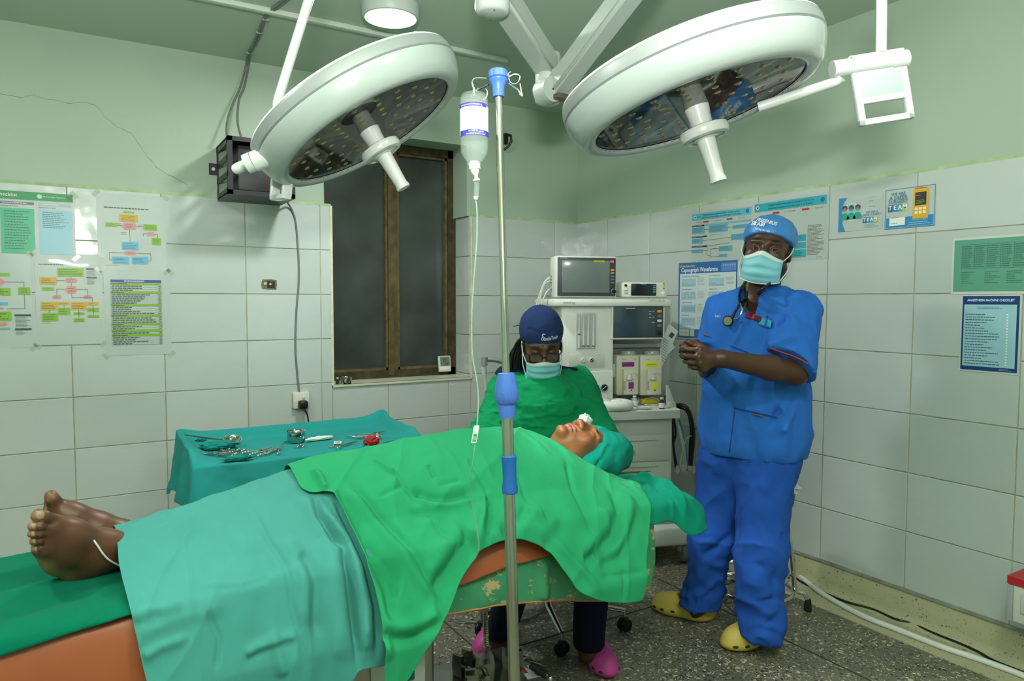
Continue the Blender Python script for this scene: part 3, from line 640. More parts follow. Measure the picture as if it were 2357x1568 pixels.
mdial('gas_outlet_knob', 1404, 982, -.065, .020, cream2, knob_b, depth=.014)
mb = MB(); mbox(1420, 1040, 1462, 1049, -.067, -.064, mb, .001); pl = mb.build('drawer_plate', M('tan_tape', 'b09f7c', .6), mach)
mb = MB(); mtext(mb, 'ICBNB', 1446, 1044.5, -.0675, .013, bold=.03); mb.build('plate_lettering', knob_b, pl, smooth=False)
# lower column and base with wheels
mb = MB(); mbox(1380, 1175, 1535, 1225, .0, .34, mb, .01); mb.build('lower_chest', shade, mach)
a, b_ = ml(1350, 1225, -.10), ml(1600, 1255, -.10)
mb = MB(); mb.rbox(((a.x+b_.x)/2, .17, (a.z+b_.z)/2), (b_.x-a.x, .55, a.z-b_.z), .02, seg=3); mb.build('base_platform', cream2, mach)
mb = MB(); mb.rbox(((a.x+b_.x)/2, .17, a.z+.003), (b_.x-a.x-.05, .46, .010), .003); mb.build('base_mat', M('grey_foot_mat', '8f9694', .6), mach)
for wx in (a.x+.04, b_.x-.045):
    for wy in (-.05, .40):
        w = empty('wheel', (wx, wy, 0), parent=mach)
        mb = MB(); mb.lathe([(.02, -.02), (.05, -.018), (.055, -.01), (.055, .01), (.05, .018), (.02, .02)], 24, T(0, 0, .055) @ RY(90)); mb.build('tyre', M('wheel_grey', '6f7472', .5), w)
        mb = MB(); mb.rbox((0, .008, .085), (.052, .07, .07), .015); mb.build('wheel_cover', shade, w)
# hose arm on the left (breathing circuit) : grey elbow and clear hose
q = lambda x, y, Y=.05: ml(x, y, Y)
mb = MB(); mb.tube(spline([q(1290, 872), q(1200, 852), q(1160, 835), q(1140, 829), q(1122, 828)], 6), .0125, 12); arm_o = mb.build('circuit_arm', M('grey_zinc', '9aa09d', .35, .6), mach)
mb = MB(); mb.cyl(q(1115, 822), q(1115, 842), .016, n=16); mb.build('arm_socket', M('grey_zinc'), arm_o)
hose_m = M('clear_hose', 'c9d3cf', .15, alpha=.55)
pts = spline([q(1115, 842), q(1116, 875), q(1120, 905), q(1127, 940), q(1140, 975), q(1160, 1010)], 14)
mb = MB(); mb.tube(pts, [.010+.0016*(i % 2) for i in range(len(pts))], 10); mb.build('corrugated_hose', hose_m, mach)
mb = MB(); mb.cyl(q(1113, 842), q(1114, 862), .011, n=12); mb.build('hose_cuff', M('cuff_clear', 'c4cbc8', .2, alpha=.8), mach)
# cables on the left of the monitor and hoses on the right side
wire = M('pale_wire_grey', 'bcc3b8', .5)
for i, P in enumerate([[(1278, 633), (1262, 640), (1252, 655), (1243, 690), (1236, 715)], [(1278, 647), (1258, 650), (1247, 668), (1240, 700), (1232, 720)], [(1278, 662), (1262, 668), (1250, 690), (1244, 716), (1238, 735)], [(1278, 640), (1256, 646), (1244, 672), (1234, 705), (1228, 722)]]):
    mb = MB(); mb.tube(spline([ml(x, y, .1) for x, y in P], 8), .0035, 6); c = mb.build('sensor_cable', wire, mach)
    mb = MB(); p, r = ml(P[0][0]+2, P[0][1], .1), ml(P[0][0]-12, P[0][1]+2, .1); mb.cyl(p, r, .0065, n=8); mb.build('cable_plug', M('plug_grey', '8e9690', .5), c)
mb = MB(); mbox(1222, 712, 1236, 728, .09, .11, mb, .004); mb.build('cable_clip', M('clip_white', 'd7dbd6', .4), mach)
blackh = M('black_rubber_hose', '141615', .38)
for P, r in [([(1548, 938, .1), (1562, 932, .05), (1580, 938, .0), (1592, 965, -.01), (1596, 1000, -.01), (1594, 1040, -.01), (1590, 1072, -.01)], .0095),
             ([(1552, 942, .12), (1568, 938, .08), (1584, 950, .04), (1591, 985, .02), (1589, 1030, .02), (1588, 1072, .02)], .009),
             ([(1548, 962, .1), (1549, 1000, .06), (1551, 1040, .04), (1556, 1078, .04)], .006), ([(1552, 962, .15), (1555, 1000, .1), (1550, 1025, .1), (1556, 1065, .08), (1560, 1080, .06)], .006)]:
    mb = MB(); mb.tube(spline([ml(x, y, Y) for x, y, Y in P], 8), r, 10); mb.build('rubber_hose', blackh, mach)
for P, r, mt in [([(1556, 965, .1), (1566, 1000, .06), (1574, 1035, .05), (1578, 1080, .05)], .009, M('white_hose', 'd5d9d4', .3)), ([(1563, 965, .1), (1572, 995, .08), (1580, 1040, .06), (1583, 1085, .06)], .004, M('blue_line', '4d8fae', .3)),
                 ([(1600, 1012, .0), (1590, 1004, .0), (1580, 1010, .0), (1572, 1035, .0), (1566, 1070, .0), (1570, 1085, .0)], .004, hose_m)]:
    mb = MB(); mb.tube(spline([ml(x, y, Y) for x, y, Y in P], 8), r, 8); mb.build('hose', mt, mach)
for x, y in ((1559, 1085), (1572, 1082), (1588, 1080), (1597, 1085)):
    c = ml(x, y, .02); mb = MB(); mb.lathe([(.006, .03), (.010, .02), (.013, .006), (.012, -.004), (.004, -.012)], 14, T(c)); mb.build('clear_connector', hose_m, mach)
# ---- patient monitor on the shelf
def put(name, label, cat, x, y, Y, group=None):
    p = ml(x, y, Y); w = mo+mxv*p.x+myv*p.y+Vector((0, 0, p.z)); o = empty(name, w, label, cat, group, rz=-MYAW); return o, p
mon, mp = put('patient_monitor', 'grey framed patient monitor with large dark screen on the machine shelf', 'monitor', 1350, 688, .06)
def sub(mb, x0, y0, x1, y1, Y0, Y1, base, r=.004): a, b_ = ml(x0, y0, Y0)-base, ml(x1, y1, Y0)-base; mb.rbox(((a.x+b_.x)/2, (Y0+Y1)/2-base.y, (a.z+b_.z)/2), (abs(b_.x-a.x), Y1-Y0, abs(a.z-b_.z)), r, seg=2); return mb
mb = sub(MB(), 1280, 588, 1420, 685, .02, .14, mp, .012); mb.build('casing', M('monitor_casing', 'cdd2cb', .4), mon)
mb = sub(MB(), 1284, 592, 1417, 682, .015, .022, mp, .003); mb.build('bezel', dgrey, mon)
mb = sub(MB(), 1294, 599, 1403, 674, .0125, .015, mp, .001); mb.build('display', scr, mon)
mb = MB()
def srect(mb, x0, y0, x1, y1, Y, base): a, b_ = ml(x0, y0, Y)-base, ml(x1, y1, Y)-base; mb.quad([(a.x, a.y, a.z), (b_.x, a.y, a.z), (b_.x, a.y, b_.z), (a.x, a.y, b_.z)]); return mb
srect(mb, 1367, 599, 1392, 604, .012, mp); mb.build('alarm_band', M('yellow_alarm', 'a3a437', .4), mon, smooth=False)
mb = sub(MB(), 1405, 600, 1413, 605, .012, .015, mp, .001); mb.build('alarm_key', M('red_key', 'e0405a', .4, emit=.3), mon)
for y, c in ((622, ora), (629, M('amber_key', 'b98a4a', .4)), (637, txt_g), (644, txt_g), (651, txt_g)): mb = sub(MB(), 1406, y-2.2, 1414, y+1.8, .012, .015, mp, .001); mb.build('soft_key', c, mon)
c = ml(1412, 671, .015)-mp; mb = MB(); mb.lathe([(.013, 0), (.013, .003), (.0115, .004)], 24, T(c) @ RX(90), caps=False); mb.build('knob_ring', cy, mon)
mb = MB(); mb.lathe([(.011, 0), (.0105, .01), (0, .011)], 24, T(c) @ RX(90)); mb.build('knob', knob_b, mon)
mb = MB(); mb.text('mindray', .012, T(ml(1297, 593.5, .0138)-mp) @ RX(90)); mb.text('uMEC15', .010, T(ml(1392, 593, .0138)-mp) @ RX(90)); mb.build('lettering', M('print_pale', 'aeb6b8', .5), mon, smooth=False)
# ---- small oximeter beside it
ox, op = put('oximeter', 'small white oximeter with a wide screen, right of the patient monitor', 'oximeter', 1484, 688, .06)
mb = sub(MB(), 1431, 649, 1537, 685, .02, .12, op, .012); mb.build('casing', M('oximeter_casing', 'd6d8cb', .4), ox)
mb = sub(MB(), 1453, 653, 1511, 681, .0165, .022, op, .004); mb.build('display', M('black_display', '22282c', .08, spec=.6), ox)
mb = MB()
for k in range(4): srect(mb, 1503, 656+5*k, 1509, 658.5+5*k, .0160, op)
srect(mb, 1475, 653.6, 1488, 655, .0160, op); mb.build('display_print', M('blue_print', '4aa0c8', .4), ox, smooth=False)
for y, h in ((653, 'd04a3a'), (658, 'dd9a3c'), (664, '3f7fae')): c = ml(1528, y, .02)-op; mb = MB(); mb.lathe([(.0045, 0), (.004, .003), (0, .0035)], 12, T(c) @ RX(90)); mb.build('button', M('key_'+h, h, .4), ox)
c = ml(1440, 657, .02)-op; mb = MB(); mb.lathe([(.007, 0), (.0065, .005), (0, .006)], 14, T(c) @ RX(90)); mb.build('dial', knob_b, ox)
c = ml(1526, 675, .02)-op; mb = MB(); mb.lathe([(.009, 0), (.0085, .004), (0, .005)], 16, T(c) @ RX(90)); mb.build('button', M('key_white', 'e6e6dd', .4), ox)
mb = sub(MB(), 1437, 668, 1446, 670, .0185, .02, op, .0003); mb.build('red_print', M('key_d04a3a'), ox); mb = sub(MB(), 1437, 674, 1446, 676, .0185, .02, op, .0003); mb.build('cyan_print', cy, ox)
# ---- two vaporizers
for x0, x1, hexc, txt, lab in ((1419, 1471, '8d2a8a', 'ISOFLURANE', 'cream vaporizer with purple label hanging on the machine'), (1474, 1524, 'e4df22', 'SEVOFLURANE', 'cream vaporizer with yellow label hanging on the machine')):
    xm = (x0+x1)/2; v, vp = put('vaporizer', lab, 'vaporizer', xm, 910, .08, 'vaporizers on the machine rail')
    vcre = M('vaporizer_cream', 'd2d0b8', .4); k = M('label_'+hexc, hexc, .5)
    mb = sub(MB(), x0, 818, x1, 910, .075, .2, vp, .012); mb.build('body', vcre, v)
    mb = sub(MB(), x0+17, 850, x1-2, 909, .055, .08, vp, .006); mb.build('front_block', vcre, v)
    c = ml(xm, 817, .135)-vp; mb = MB(); mb.lathe([(.042, -.003), (.042, .012), (.038, .022), (.03, .024), (0, .024)], 28, T(c)); mb.build('control_dial', M('dial_grey', 'a4a9a5', .4), v)
    c = ml(xm+2, 812, .092)-vp; mb = MB(); mb.cyl(c, c+Vector((0, -.004, 0)), .006, n=12); mb.build('dial_mark', M('key_white'), v)
    mb = sub(MB(), xm-13, 834, xm+15, 844, .0735, .0755, vp, .0004); lb = mb.build('label_strip', k, v)
    mb = MB(); mb.text(txt, .0095, T(ml(xm+1, 839, .0730)-vp) @ RX(90), wmax=.05); mb.build('lettering', M('label_ink', '4a2a4a', .6), lb, smooth=False)
    mb = MB(); mb.text('mindray', .007, T(ml(xm-8, 827, .0745)-vp) @ RX(90)); mb.text('V60', .008, T(ml(xm+16, 827, .0745)-vp) @ RX(90)); mb.build('maker_lettering', txt_g, v, smooth=False)
    mb = sub(MB(), xm+2, 880, xm+14, 895, .0535, .0555, vp, .0004); mb.build('label_square', k, v)
    mb = sub(MB(), xm-9, 878, xm-5, 898, .0535, .0555, vp, .0004); mb.build('sight_glass', M('sight_glass', '9fb0ae', .1), v)
    c = ml(xm+4, 872, .05)-vp; mb = MB(); mb.lathe([(.017, -.004), (.017, .002), (.0125, .006), (.011, .018), (.008, .021), (0, .021)], 18, T(c)); mb.build('filler_cap', M('filler_grey', 'b7bbb3', .4), v)
    c = ml(xm+8, 898.5, .054)-vp; mb = MB(); mb.cyl(c, c+Vector((0, -.003, 0)), .004, n=10); mb.build('drain_screw', M('screw_dark'), v)
    mb = MB(); mb.tube(spline([ml(xm+4, 862, .05)-vp, ml(xm+14, 858, .045)-vp, ml(xm+23, 866, .05)-vp, ml(xm+22, 884, .05)-vp], 6), .0012, 5); mb.build('cap_tether', M('filler_grey'), v)
# ---- things on the worktop
def top(x, y, zoff=0): w = onz(x, y, WT); return w
def item(name, label, cat, x, y, group=None): return empty(name, onz(x, y, WT), label, cat, group, rz=-MYAW)
o = item('head_ring', 'white padded ring lying on the machine worktop', 'ring', 1416, 944)
mb = MB(); mb.tube([(.068*math.cos(2*math.pi*k/28), .055*math.sin(2*math.pi*k/28), .026) for k in range(28)], .029, 12, closed=True, flat=.9); mb.build('ring_pad', M('foam_white', 'd9dcd4', .6, bump=.2, bscale=30), o)
mb = MB(); mb.ell((.004, -.005, .047), (.03, .022, .008)); mb.build('gauze_wad', M('gauze', 'dfe3da', .8, bump=.6, bscale=60), o)
def bottle(name, label, x, y, r, h, body, cap, lab=None, group='small medicine bottles on the worktop'):
    o = item(name, label, 'bottle', x, y, group)
    mb = MB(); mb.lathe([(r*.9, 0), (r, .003), (r, h*.62), (r*.9, h*.7), (r*.45, h*.8), (r*.42, h*.88)], 18); mb.build('glass', body, o)
    mb = MB(); mb.lathe([(r*.55, h*.85), (r*.58, h*.87), (r*.58, h), (0, h)], 16); mb.build('cap', cap, o)
    if lab: mb = MB(); mb.lathe([(r*1.02, h*.1), (r*1.02, h*.55)], 18, caps=False); mb.build('label_wrap', lab, o)
    return o
clearg = M('vial_glass', 'cfd6d3', .06, alpha=.6); amber = M('amber_glass', '3f2013', .08); capw = M('cap_white', 'e2e3de', .4); capb = M('cap_blue', '3d7fc4', .4); whl = M('label_paper', 'd9dfdf', .6)
bottle('vial', 'clear cone-necked vial partly hidden behind the padded ring', 1434, 928, .021, .05, clearg, capw)
bottle('vial', 'clear glass vial with white label behind the padded ring', 1460, 936, .017, .058, clearg, capw, whl)
bottle('vial', 'small vial with a blue cap beside the yellow case', 1470, 930, .010, .042, clearg, capb, whl)
bottle('medicine_bottle', 'brown glass medicine bottle with white label at the worktop edge', 1523, 941, .0145, .058, amber, capw, whl)
bottle('vial', 'small white-capped vial lying beside the brown bottle', 1540, 939, .011, .028, clearg, capw)
bottle('vial', 'dark blue-capped vial behind the brown bottle', 1535, 926, .014, .05, M('teal_glass', '2f5d70', .2), M('cap_dark', '3a4a55', .4))
o = item('yellow_case', 'bright yellow plastic case lying on the machine worktop', 'case', 1495, 931)
mb = MB(); mb.rbox((0, .02, .016), (.10, .05, .032), .008, RZ(8)); mb.build('case_body', M('yellow_plastic', 'd8c51c', .4), o)
mb = MB(); mb.tube(spline([(-.05, -.02, .006), (-.03, -.01, .03), (.0, -.008, .036), (.03, -.01, .034), (.045, -.025, .02), (.03, -.04, .006), (-.01, -.045, .004), (-.045, -.035, .004)], 6), .0028, 6); mb.build('coiled_tubing', M('white_hose'), o)
o = item('glass_dish', 'small clear dish with coiled tubing on the worktop', 'dish', 1482, 942)
mb = MB(); mb.lathe([(.03, 0), (.038, .004), (.04, .012), (.037, .011), (.03, .004), (0, .003)], 24); mb.build('dish_wall', clearg, o)
mb = MB(); mb.tube(spline([(.02*math.cos(a/2), .015*math.sin(a/2), .006+.0006*a) for a in range(14)], 3), .003, 6); mb.build('tubing', M('white_hose'), o)
o = item('plastic_bag', 'crumpled clear plastic bag on the right end of the worktop', 'bag', 1550, 938)
mb = MB()
def bagf(u, v): a = u*2*math.pi; r = .028*(1-.75*v)*(1+.25*noise.noise(Vector((math.cos(a)*2, math.sin(a)*2, v*4)))); return (r*math.cos(a)-.03*v, .1*0+r*.6*math.sin(a)+.02, .115*v)
mb.grid(28, 16, bagf, closeu=True); mb.build('film', M('clear_film', 'd5ddd8', .2, alpha=.5, bump=.6, bscale=40), o)
# papers hanging on the machine's right side
o = empty('paper_sheets', mo+mxv*ml(1540, 760, .2).x+myv*.2+Vector((0, 0, ml(1540, 760, .2).z)), 'white printed sheets hanging askew at the right of the machine', 'papers', rz=-MYAW)
pb0 = ml(1540, 760, .2)
for i, (P, Y) in enumerate((([(1520, 790), (1540, 745), (1561, 763), (1525, 843), (1517, 838)], .19), ([(1524, 800), (1548, 790), (1553, 800), (1528, 826)], .205))):
    mb = MB(); qs = [ml(x, y, Y)-pb0 for x, y in P]; mb.raw(qs+[p+Vector((0, .0008, 0)) for p in qs], [list(range(5 if i == 0 else 4)), list(range(5 if i == 0 else 4, 2*(5 if i == 0 else 4)))]); s = mb.build('sheet', M('paper_white', 'd3d8d4', .7), o, smooth=False)
    if i == 0:
        mb = MB()
        for k in range(9):
            p = ml(1533-.9*k, 782+6*k, Y-.001)-pb0; mb.rect(-.018, -.0015, .018, .0015, 0, T(p) @ RX(90) @ RZ(-38))
        mb.build('print_lines', M('print_grey'), s, smooth=False)
        mb = MB(); p = ml(1546, 772, Y-.001)-pb0; mb.rect(-.012, -.014, .012, .014, 0, T(p) @ RX(90) @ RZ(-38)); mb.build('printed_photo', M('print_black', '4a4d4d', .6), s, smooth=False)
# ================================================================== smooth solid modelling (signed distance + surface nets) and cloth tools
def axis(segs):
    out = [segs[0][0]]
    for a, b_, h in segs:
        n = max(1, int(round((b_-a)/h))); out += list(np.linspace(a, b_, n+1)[1:])
    return np.array(out, np.float32)
class Sdf:
    def __init__(s, xs, ys, zs):
        s.ax = (np.asarray(xs, np.float32), np.asarray(ys, np.float32), np.asarray(zs, np.float32)); s.V = np.full([len(a) for a in s.ax], .5, np.float32)
        s.X = I4; s.sc = 1.0
    def at(s, X=I4): s.X = X; s.sc = X.to_scale()[0]; return s
    def _sl(s, lo, hi):
        r = []
        for i in range(3):
            a = s.ax[i]; i0 = max(0, np.searchsorted(a, lo[i])-1); i1 = min(len(a), np.searchsorted(a, hi[i])+1)
            if i1-i0 < 1: return None, None
            r.append(slice(i0, i1))
        A = [s.ax[i][r[i]] for i in range(3)]
        return tuple(r), (A[0][:, None, None], A[1][None, :, None], A[2][None, None, :])
    def comb(s, sl, d, k, op):
        a = s.V[sl]
        if op == 'u':
            if k <= 0: s.V[sl] = np.minimum(a, d)
            else: h = np.clip(.5+.5*(a-d)/k, 0, 1); s.V[sl] = a+(d-a)*h-k*h*(1-h)
        else:
            if k <= 0: s.V[sl] = np.maximum(a, -d)
            else: h = np.clip(.5-.5*(a+d)/k, 0, 1); s.V[sl] = a+(-d-a)*h+k*h*(1-h)
    def cap(s, a, b, ra, rb=None, k=.02, op='u'):
        rb = ra if rb is None else rb
        a = np.array(s.X @ Vector(a), np.float32); b = np.array(s.X @ Vector(b), np.float32); ra *= s.sc; rb *= s.sc
        m = max(ra, rb)+max(2*k, .02); sl, P = s._sl(np.minimum(a, b)-m, np.maximum(a, b)+m)
        if sl is None: return s
        ba = b-a; L = float(ba@ba)+1e-12; p = [P[i]-a[i] for i in range(3)]
        t = np.clip((p[0]*ba[0]+p[1]*ba[1]+p[2]*ba[2])/L, 0, 1)
        d = np.sqrt((p[0]-ba[0]*t)**2+(p[1]-ba[1]*t)**2+(p[2]-ba[2]*t)**2)-(ra+(rb-ra)*t)
        s.comb(sl, d, k, op); return s
    def chain(s, pts, rs, k=.02):
        for i in range(len(pts)-1): s.cap(pts[i], pts[i+1], rs[i], rs[i+1], k)
        return s
    def ell(s, c, r, k=.02, op='u', rot=None):
        R = s.X.to_3x3().normalized()
        if rot is not None: R = R @ rot.to_3x3()
        c = np.array(s.X @ Vector(c), np.float32); r = np.array(r, np.float32)*s.sc
        m = float(max(r))+max(2*k, .02); sl, P = s._sl(c-m, c+m)
        if sl is None: return s
        p = [P[i]-c[i] for i in range(3)]; q = [p[0]*R[0][i]+p[1]*R[1][i]+p[2]*R[2][i] for i in range(3)]
        k0 = np.sqrt(sum((q[i]/r[i])**2 for i in range(3))); k1 = np.sqrt(sum((q[i]/r[i]**2)**2 for i in range(3)))
        s.comb(sl, k0*(k0-1)/np.maximum(k1, 1e-6), k, op); return s
    def cut(s, p, n, k=0):      # remove the side the normal points to
        p = np.array(p, np.float32); n = np.array(Vector(n).normalized(), np.float32); A = s.ax
        d = (A[0][:, None, None]-p[0])*n[0]+(A[1][None, :, None]-p[1])*n[1]+(A[2][None, None, :]-p[2])*n[2]
        s.V = np.maximum(s.V, d); return s
    def mesh(s, smooth=1):
        V = s.V; xs, ys, zs = s.ax; S = V < 0; c = np.zeros([n-1 for n in V.shape], np.int8)
        for i in (0, 1):
            for j in (0, 1):
                for k in (0, 1): c += S[i:V.shape[0]-1+i, j:V.shape[1]-1+j, k:V.shape[2]-1+k]
        act = (c > 0) & (c < 8); I = np.argwhere(act); idx = np.full(c.shape, -1, np.int32); idx[act] = np.arange(len(I))
        i, j, k = I.T; acc = np.zeros((len(I), 3)); cnt = np.zeros(len(I))
        cor = [(a, b_, d) for a in (0, 1) for b_ in (0, 1) for d in (0, 1)]
        for p in cor:
            for ax in range(3):
                if p[ax]: continue
                q = list(p); q[ax] = 1
                va = V[i+p[0], j+p[1], k+p[2]]; vb = V[i+q[0], j+q[1], k+q[2]]; m = (va < 0) != (vb < 0)
                t = np.where(m, va/np.where(m, va-vb, 1), 0)
                pa = np.stack([xs[i+p[0]], ys[j+p[1]], zs[k+p[2]]], 1); pb_ = np.stack([xs[i+q[0]], ys[j+q[1]], zs[k+q[2]]], 1)
                acc += np.where(m[:, None], pa+(pb_-pa)*t[:, None], 0); cnt += m
        P = acc/cnt[:, None]; F = []
        for ax in range(3):
            sl0 = [slice(1, -1)]*3; sl0[ax] = slice(0, -1); sl1 = [slice(1, -1)]*3; sl1[ax] = slice(1, None)
            a = S[tuple(sl0)]; b_ = S[tuple(sl1)]; E = np.argwhere(a != b_); flip = a[tuple(E.T)]
            base = E.copy(); o1, o2 = [(1, 2), (2, 0), (0, 1)][ax]; base[:, o1] += 1; base[:, o2] += 1
            def cell(d1, d2): q = base.copy(); q[:, o1] += d1; q[:, o2] += d2; return idx[tuple(q.T)]
            Q = np.stack([cell(-1, -1), cell(0, -1), cell(0, 0), cell(-1, 0)], 1)
            Q = np.where(flip[:, None], Q, Q[:, ::-1]); F.append(Q)
        F = np.concatenate(F); F = F[(F >= 0).all(1)]
        for _ in range(smooth): P = laplace(P, F, .5)
        return P, F
def laplace(P, F, f=.5, mask=None):
    S = np.zeros_like(P); C = np.zeros(len(P))
    for a, b_ in ((0, 1), (1, 2), (2, 3), (3, 0)):
        for u, v in ((a, b_), (b_, a)): np.add.at(S, F[:, u], P[F[:, v]]); np.add.at(C, F[:, u], 1)
    Q = S/np.maximum(C, 1)[:, None]; d = (Q-P)*f
    return P+(d if mask is None else d*mask[:, None])
def vnormals(P, F):
    n = np.cross(P[F[:, 2]]-P[F[:, 0]], P[F[:, 3]]-P[F[:, 1]]); N = np.zeros_like(P)
    for k in range(4): np.add.at(N, F[:, k], n)
    return N/np.maximum(np.linalg.norm(N, axis=1), 1e-9)[:, None]
def vnoise(P, scale=(1, 1, 1), seed=0, oct=3):
    def hsh(i, j, k): h = (i*374761393+j*668265263+k*2147483647+seed*974634777) & 0xffffffff; h = ((h ^ (h >> 13))*1274126177) & 0xffffffff; return ((h ^ (h >> 16)) & 0xffff)/32767.5-1
    out = np.zeros(len(P)); amp = 1
    q = P*np.array(scale)
    for o in range(oct):
        b = np.floor(q).astype(np.int64); f = q-b; f = f*f*f*(f*(f*6-15)+10); v = 0
        for di in (0, 1):
            for dj in (0, 1):
                for dk in (0, 1):
                    w = (f[:, 0] if di else 1-f[:, 0])*(f[:, 1] if dj else 1-f[:, 1])*(f[:, 2] if dk else 1-f[:, 2]); v = v+w*hsh(b[:, 0]+di, b[:, 1]+dj, b[:, 2]+dk)
        out += v*amp; amp *= .5; q = q*2.03+11.7
    return out
def folds3(P, N, segs):
    """ridges (+) and valleys (-) along 3-D polylines: segs = [(points, width, height)]"""
    d = np.zeros(len(P))
    for pts, w, h in segs:
        pts = np.array([tuple(p) for p in pts]); best = np.full(len(P), 9.); tt = np.zeros(len(P)); n = len(pts)-1
        for i in range(n):
            a, b_ = pts[i], pts[i+1]; ba = b_-a; t = np.clip(((P-a)@ba)/(ba@ba+1e-12), 0, 1); dist = np.linalg.norm(P-a-t[:, None]*ba, axis=1)
            m = dist < best; best = np.where(m, dist, best); tt = np.where(m, (i+t)/n, tt)
        d += h*np.exp(-(best/w)**2)*np.clip(np.minimum(tt, 1-tt)*6+.25, 0, 1)
    return P+N*d[:, None]
def skin_material(name, rough=.42):
    m = bpy.data.materials.new(name); m.use_nodes = True; nt = m.node_tree; b = nt.nodes['Principled BSDF']; L = nt.links
    a = nt.nodes.new('ShaderNodeAttribute'); a.attribute_name = 'tone'
    tc = nt.nodes.new('ShaderNodeTexCoord'); n = nt.nodes.new('ShaderNodeTexNoise'); n.inputs['Scale'].default_value = 22; n.inputs['Detail'].default_value = 5; L.new(tc.outputs['Object'], n.inputs['Vector'])
    hv = nt.nodes.new('ShaderNodeHueSaturation'); mr = nt.nodes.new('ShaderNodeMapRange'); mr.inputs[3].default_value = .82; mr.inputs[4].default_value = 1.18
    L.new(n.outputs['Fac'], mr.inputs[0]); L.new(mr.outputs[0], hv.inputs['Value']); L.new(a.outputs['Color'], hv.inputs['Color']); L.new(hv.outputs[0], b.inputs['Base Color'])
    b.inputs['Roughness'].default_value = rough; b.inputs['Specular IOR Level'].default_value = .45; b.inputs['Subsurface Weight'].default_value = .12; b.inputs['Subsurface Radius'].default_value = (.01, .004, .002); b.inputs['Subsurface Scale'].default_value = .25
    n2 = nt.nodes.new('ShaderNodeTexNoise'); n2.inputs['Scale'].default_value = 260; n2.inputs['Detail'].default_value = 3; L.new(tc.outputs['Object'], n2.inputs['Vector'])
    bp = nt.nodes.new('ShaderNodeBump'); bp.inputs['Strength'].default_value = .18; bp.inputs['Distance'].default_value = .001; L.new(n2.outputs['Fac'], bp.inputs['Height']); L.new(bp.outputs[0], b.inputs['Normal'])
    return m
skin_m = skin_material('dark_skin')
def paint_skin(o, P, base, patches):
    """patches: [(centre, radius, colour)] soft spots of other natural skin colour (soles, nails, lips, brows); also a paler head and finger"""
    C = np.tile(np.array(srgb(base)+(1,), np.float32), (len(P), 1))
    for c, r, col in patches:
        d = np.linalg.norm((P-np.array(tuple(c)))/np.array(r if hasattr(r, '__len__') else (r,)*3), axis=1); w = np.clip((1.15-d)/.45, 0, 1)[:, None]
        C[:, :3] = C[:, :3]*(1-w)+np.array(srgb(col), np.float32)*w
    at = o.data.color_attributes.new('tone', 'FLOAT_COLOR', 'POINT'); at.data.foreach_set('color', C.ravel())
def cloth(name, col, wr=.25, ws=30, rough=.9, var=.05, sheen=.02, bdist=.004):
    m = M(name, col, rough, var=var, vscale=5, bump=wr, bscale=ws, bdist=bdist, sheen=sheen, spec=.1, detail=6); return m
# ---- a generic head, face towards local -Y, crown +Z, centre between the ears; unit: metres
def head_sdf(s, X, eyes='open', jaw=1.0, nose=1.0):
    s.at(X); E = s.ell; C = s.cap
    E((0, .018, .030), (.0765, .096, .086), .02); E((0, -.028, -.022), (.064, .064, .088), .03); E((0, -.036, -.072), (.050*jaw, .050, .044), .03)
    for q in (-1, 1):
        E((q*.041, -.060, -.028), (.026, .022, .026), .02); E((q*.052*jaw, .0, -.066), (.022, .036, .03), .03)
        C((q*.012, -.0855, .026), (q*.048, -.068, .024), .0085, .007, .012)
        E((q*.033, -.094, .004), (.019, .017, .0105), .012, 'd')
        E((q*.0325, -.0735, .001), (.0170, .0145, .0125), .006)
        if eyes == 'open': E((q*.0325, -.0905, .000), (.0138, .014, .0037), .0012, 'd')
        else: C((q*.018, -.0875, -.003), (q*.0325, -.0885, -.0062), .0015, .0016, .002, 'd'); C((q*.0325, -.0885, -.0062), (q*.047, -.081, -.002), .0016, .0012, .002, 'd')
        E((q*.0145*nose, -.0955, -.035), (.0115, .0125, .0095), .006); E((q*.0085*nose, -.1045, -.0425), (.0046, .006, .0035), .003, 'd')
        E((q*.0795, .012, -.004), (.0085, .020, .031), .008, rot=RZ(q*18)); E((q*.0865, .006, -.002), (.005, .012, .021), .004, 'd', rot=RZ(q*18))
    C((0, -.086, .014), (0, -.1045, -.026), .0085, .0125, .012); E((0, -.1065, -.031), (.0135*nose, .0105, .0105), .008)
    E((0, -.0905, -.0625), (.0265, .012, .0068), .006); E((0, -.0895, -.0755), (.0235, .0125, .0078), .006); C((-.026, -.088, -.0695), (0, -.1035, -.0688), .0016, .0018, .003, 'd'); C((.026, -.088, -.0695), (0, -.1035, -.0688), .0016, .0018, .003, 'd')
    E((0, -.080, -.101), (.024, .020, .017), .014)
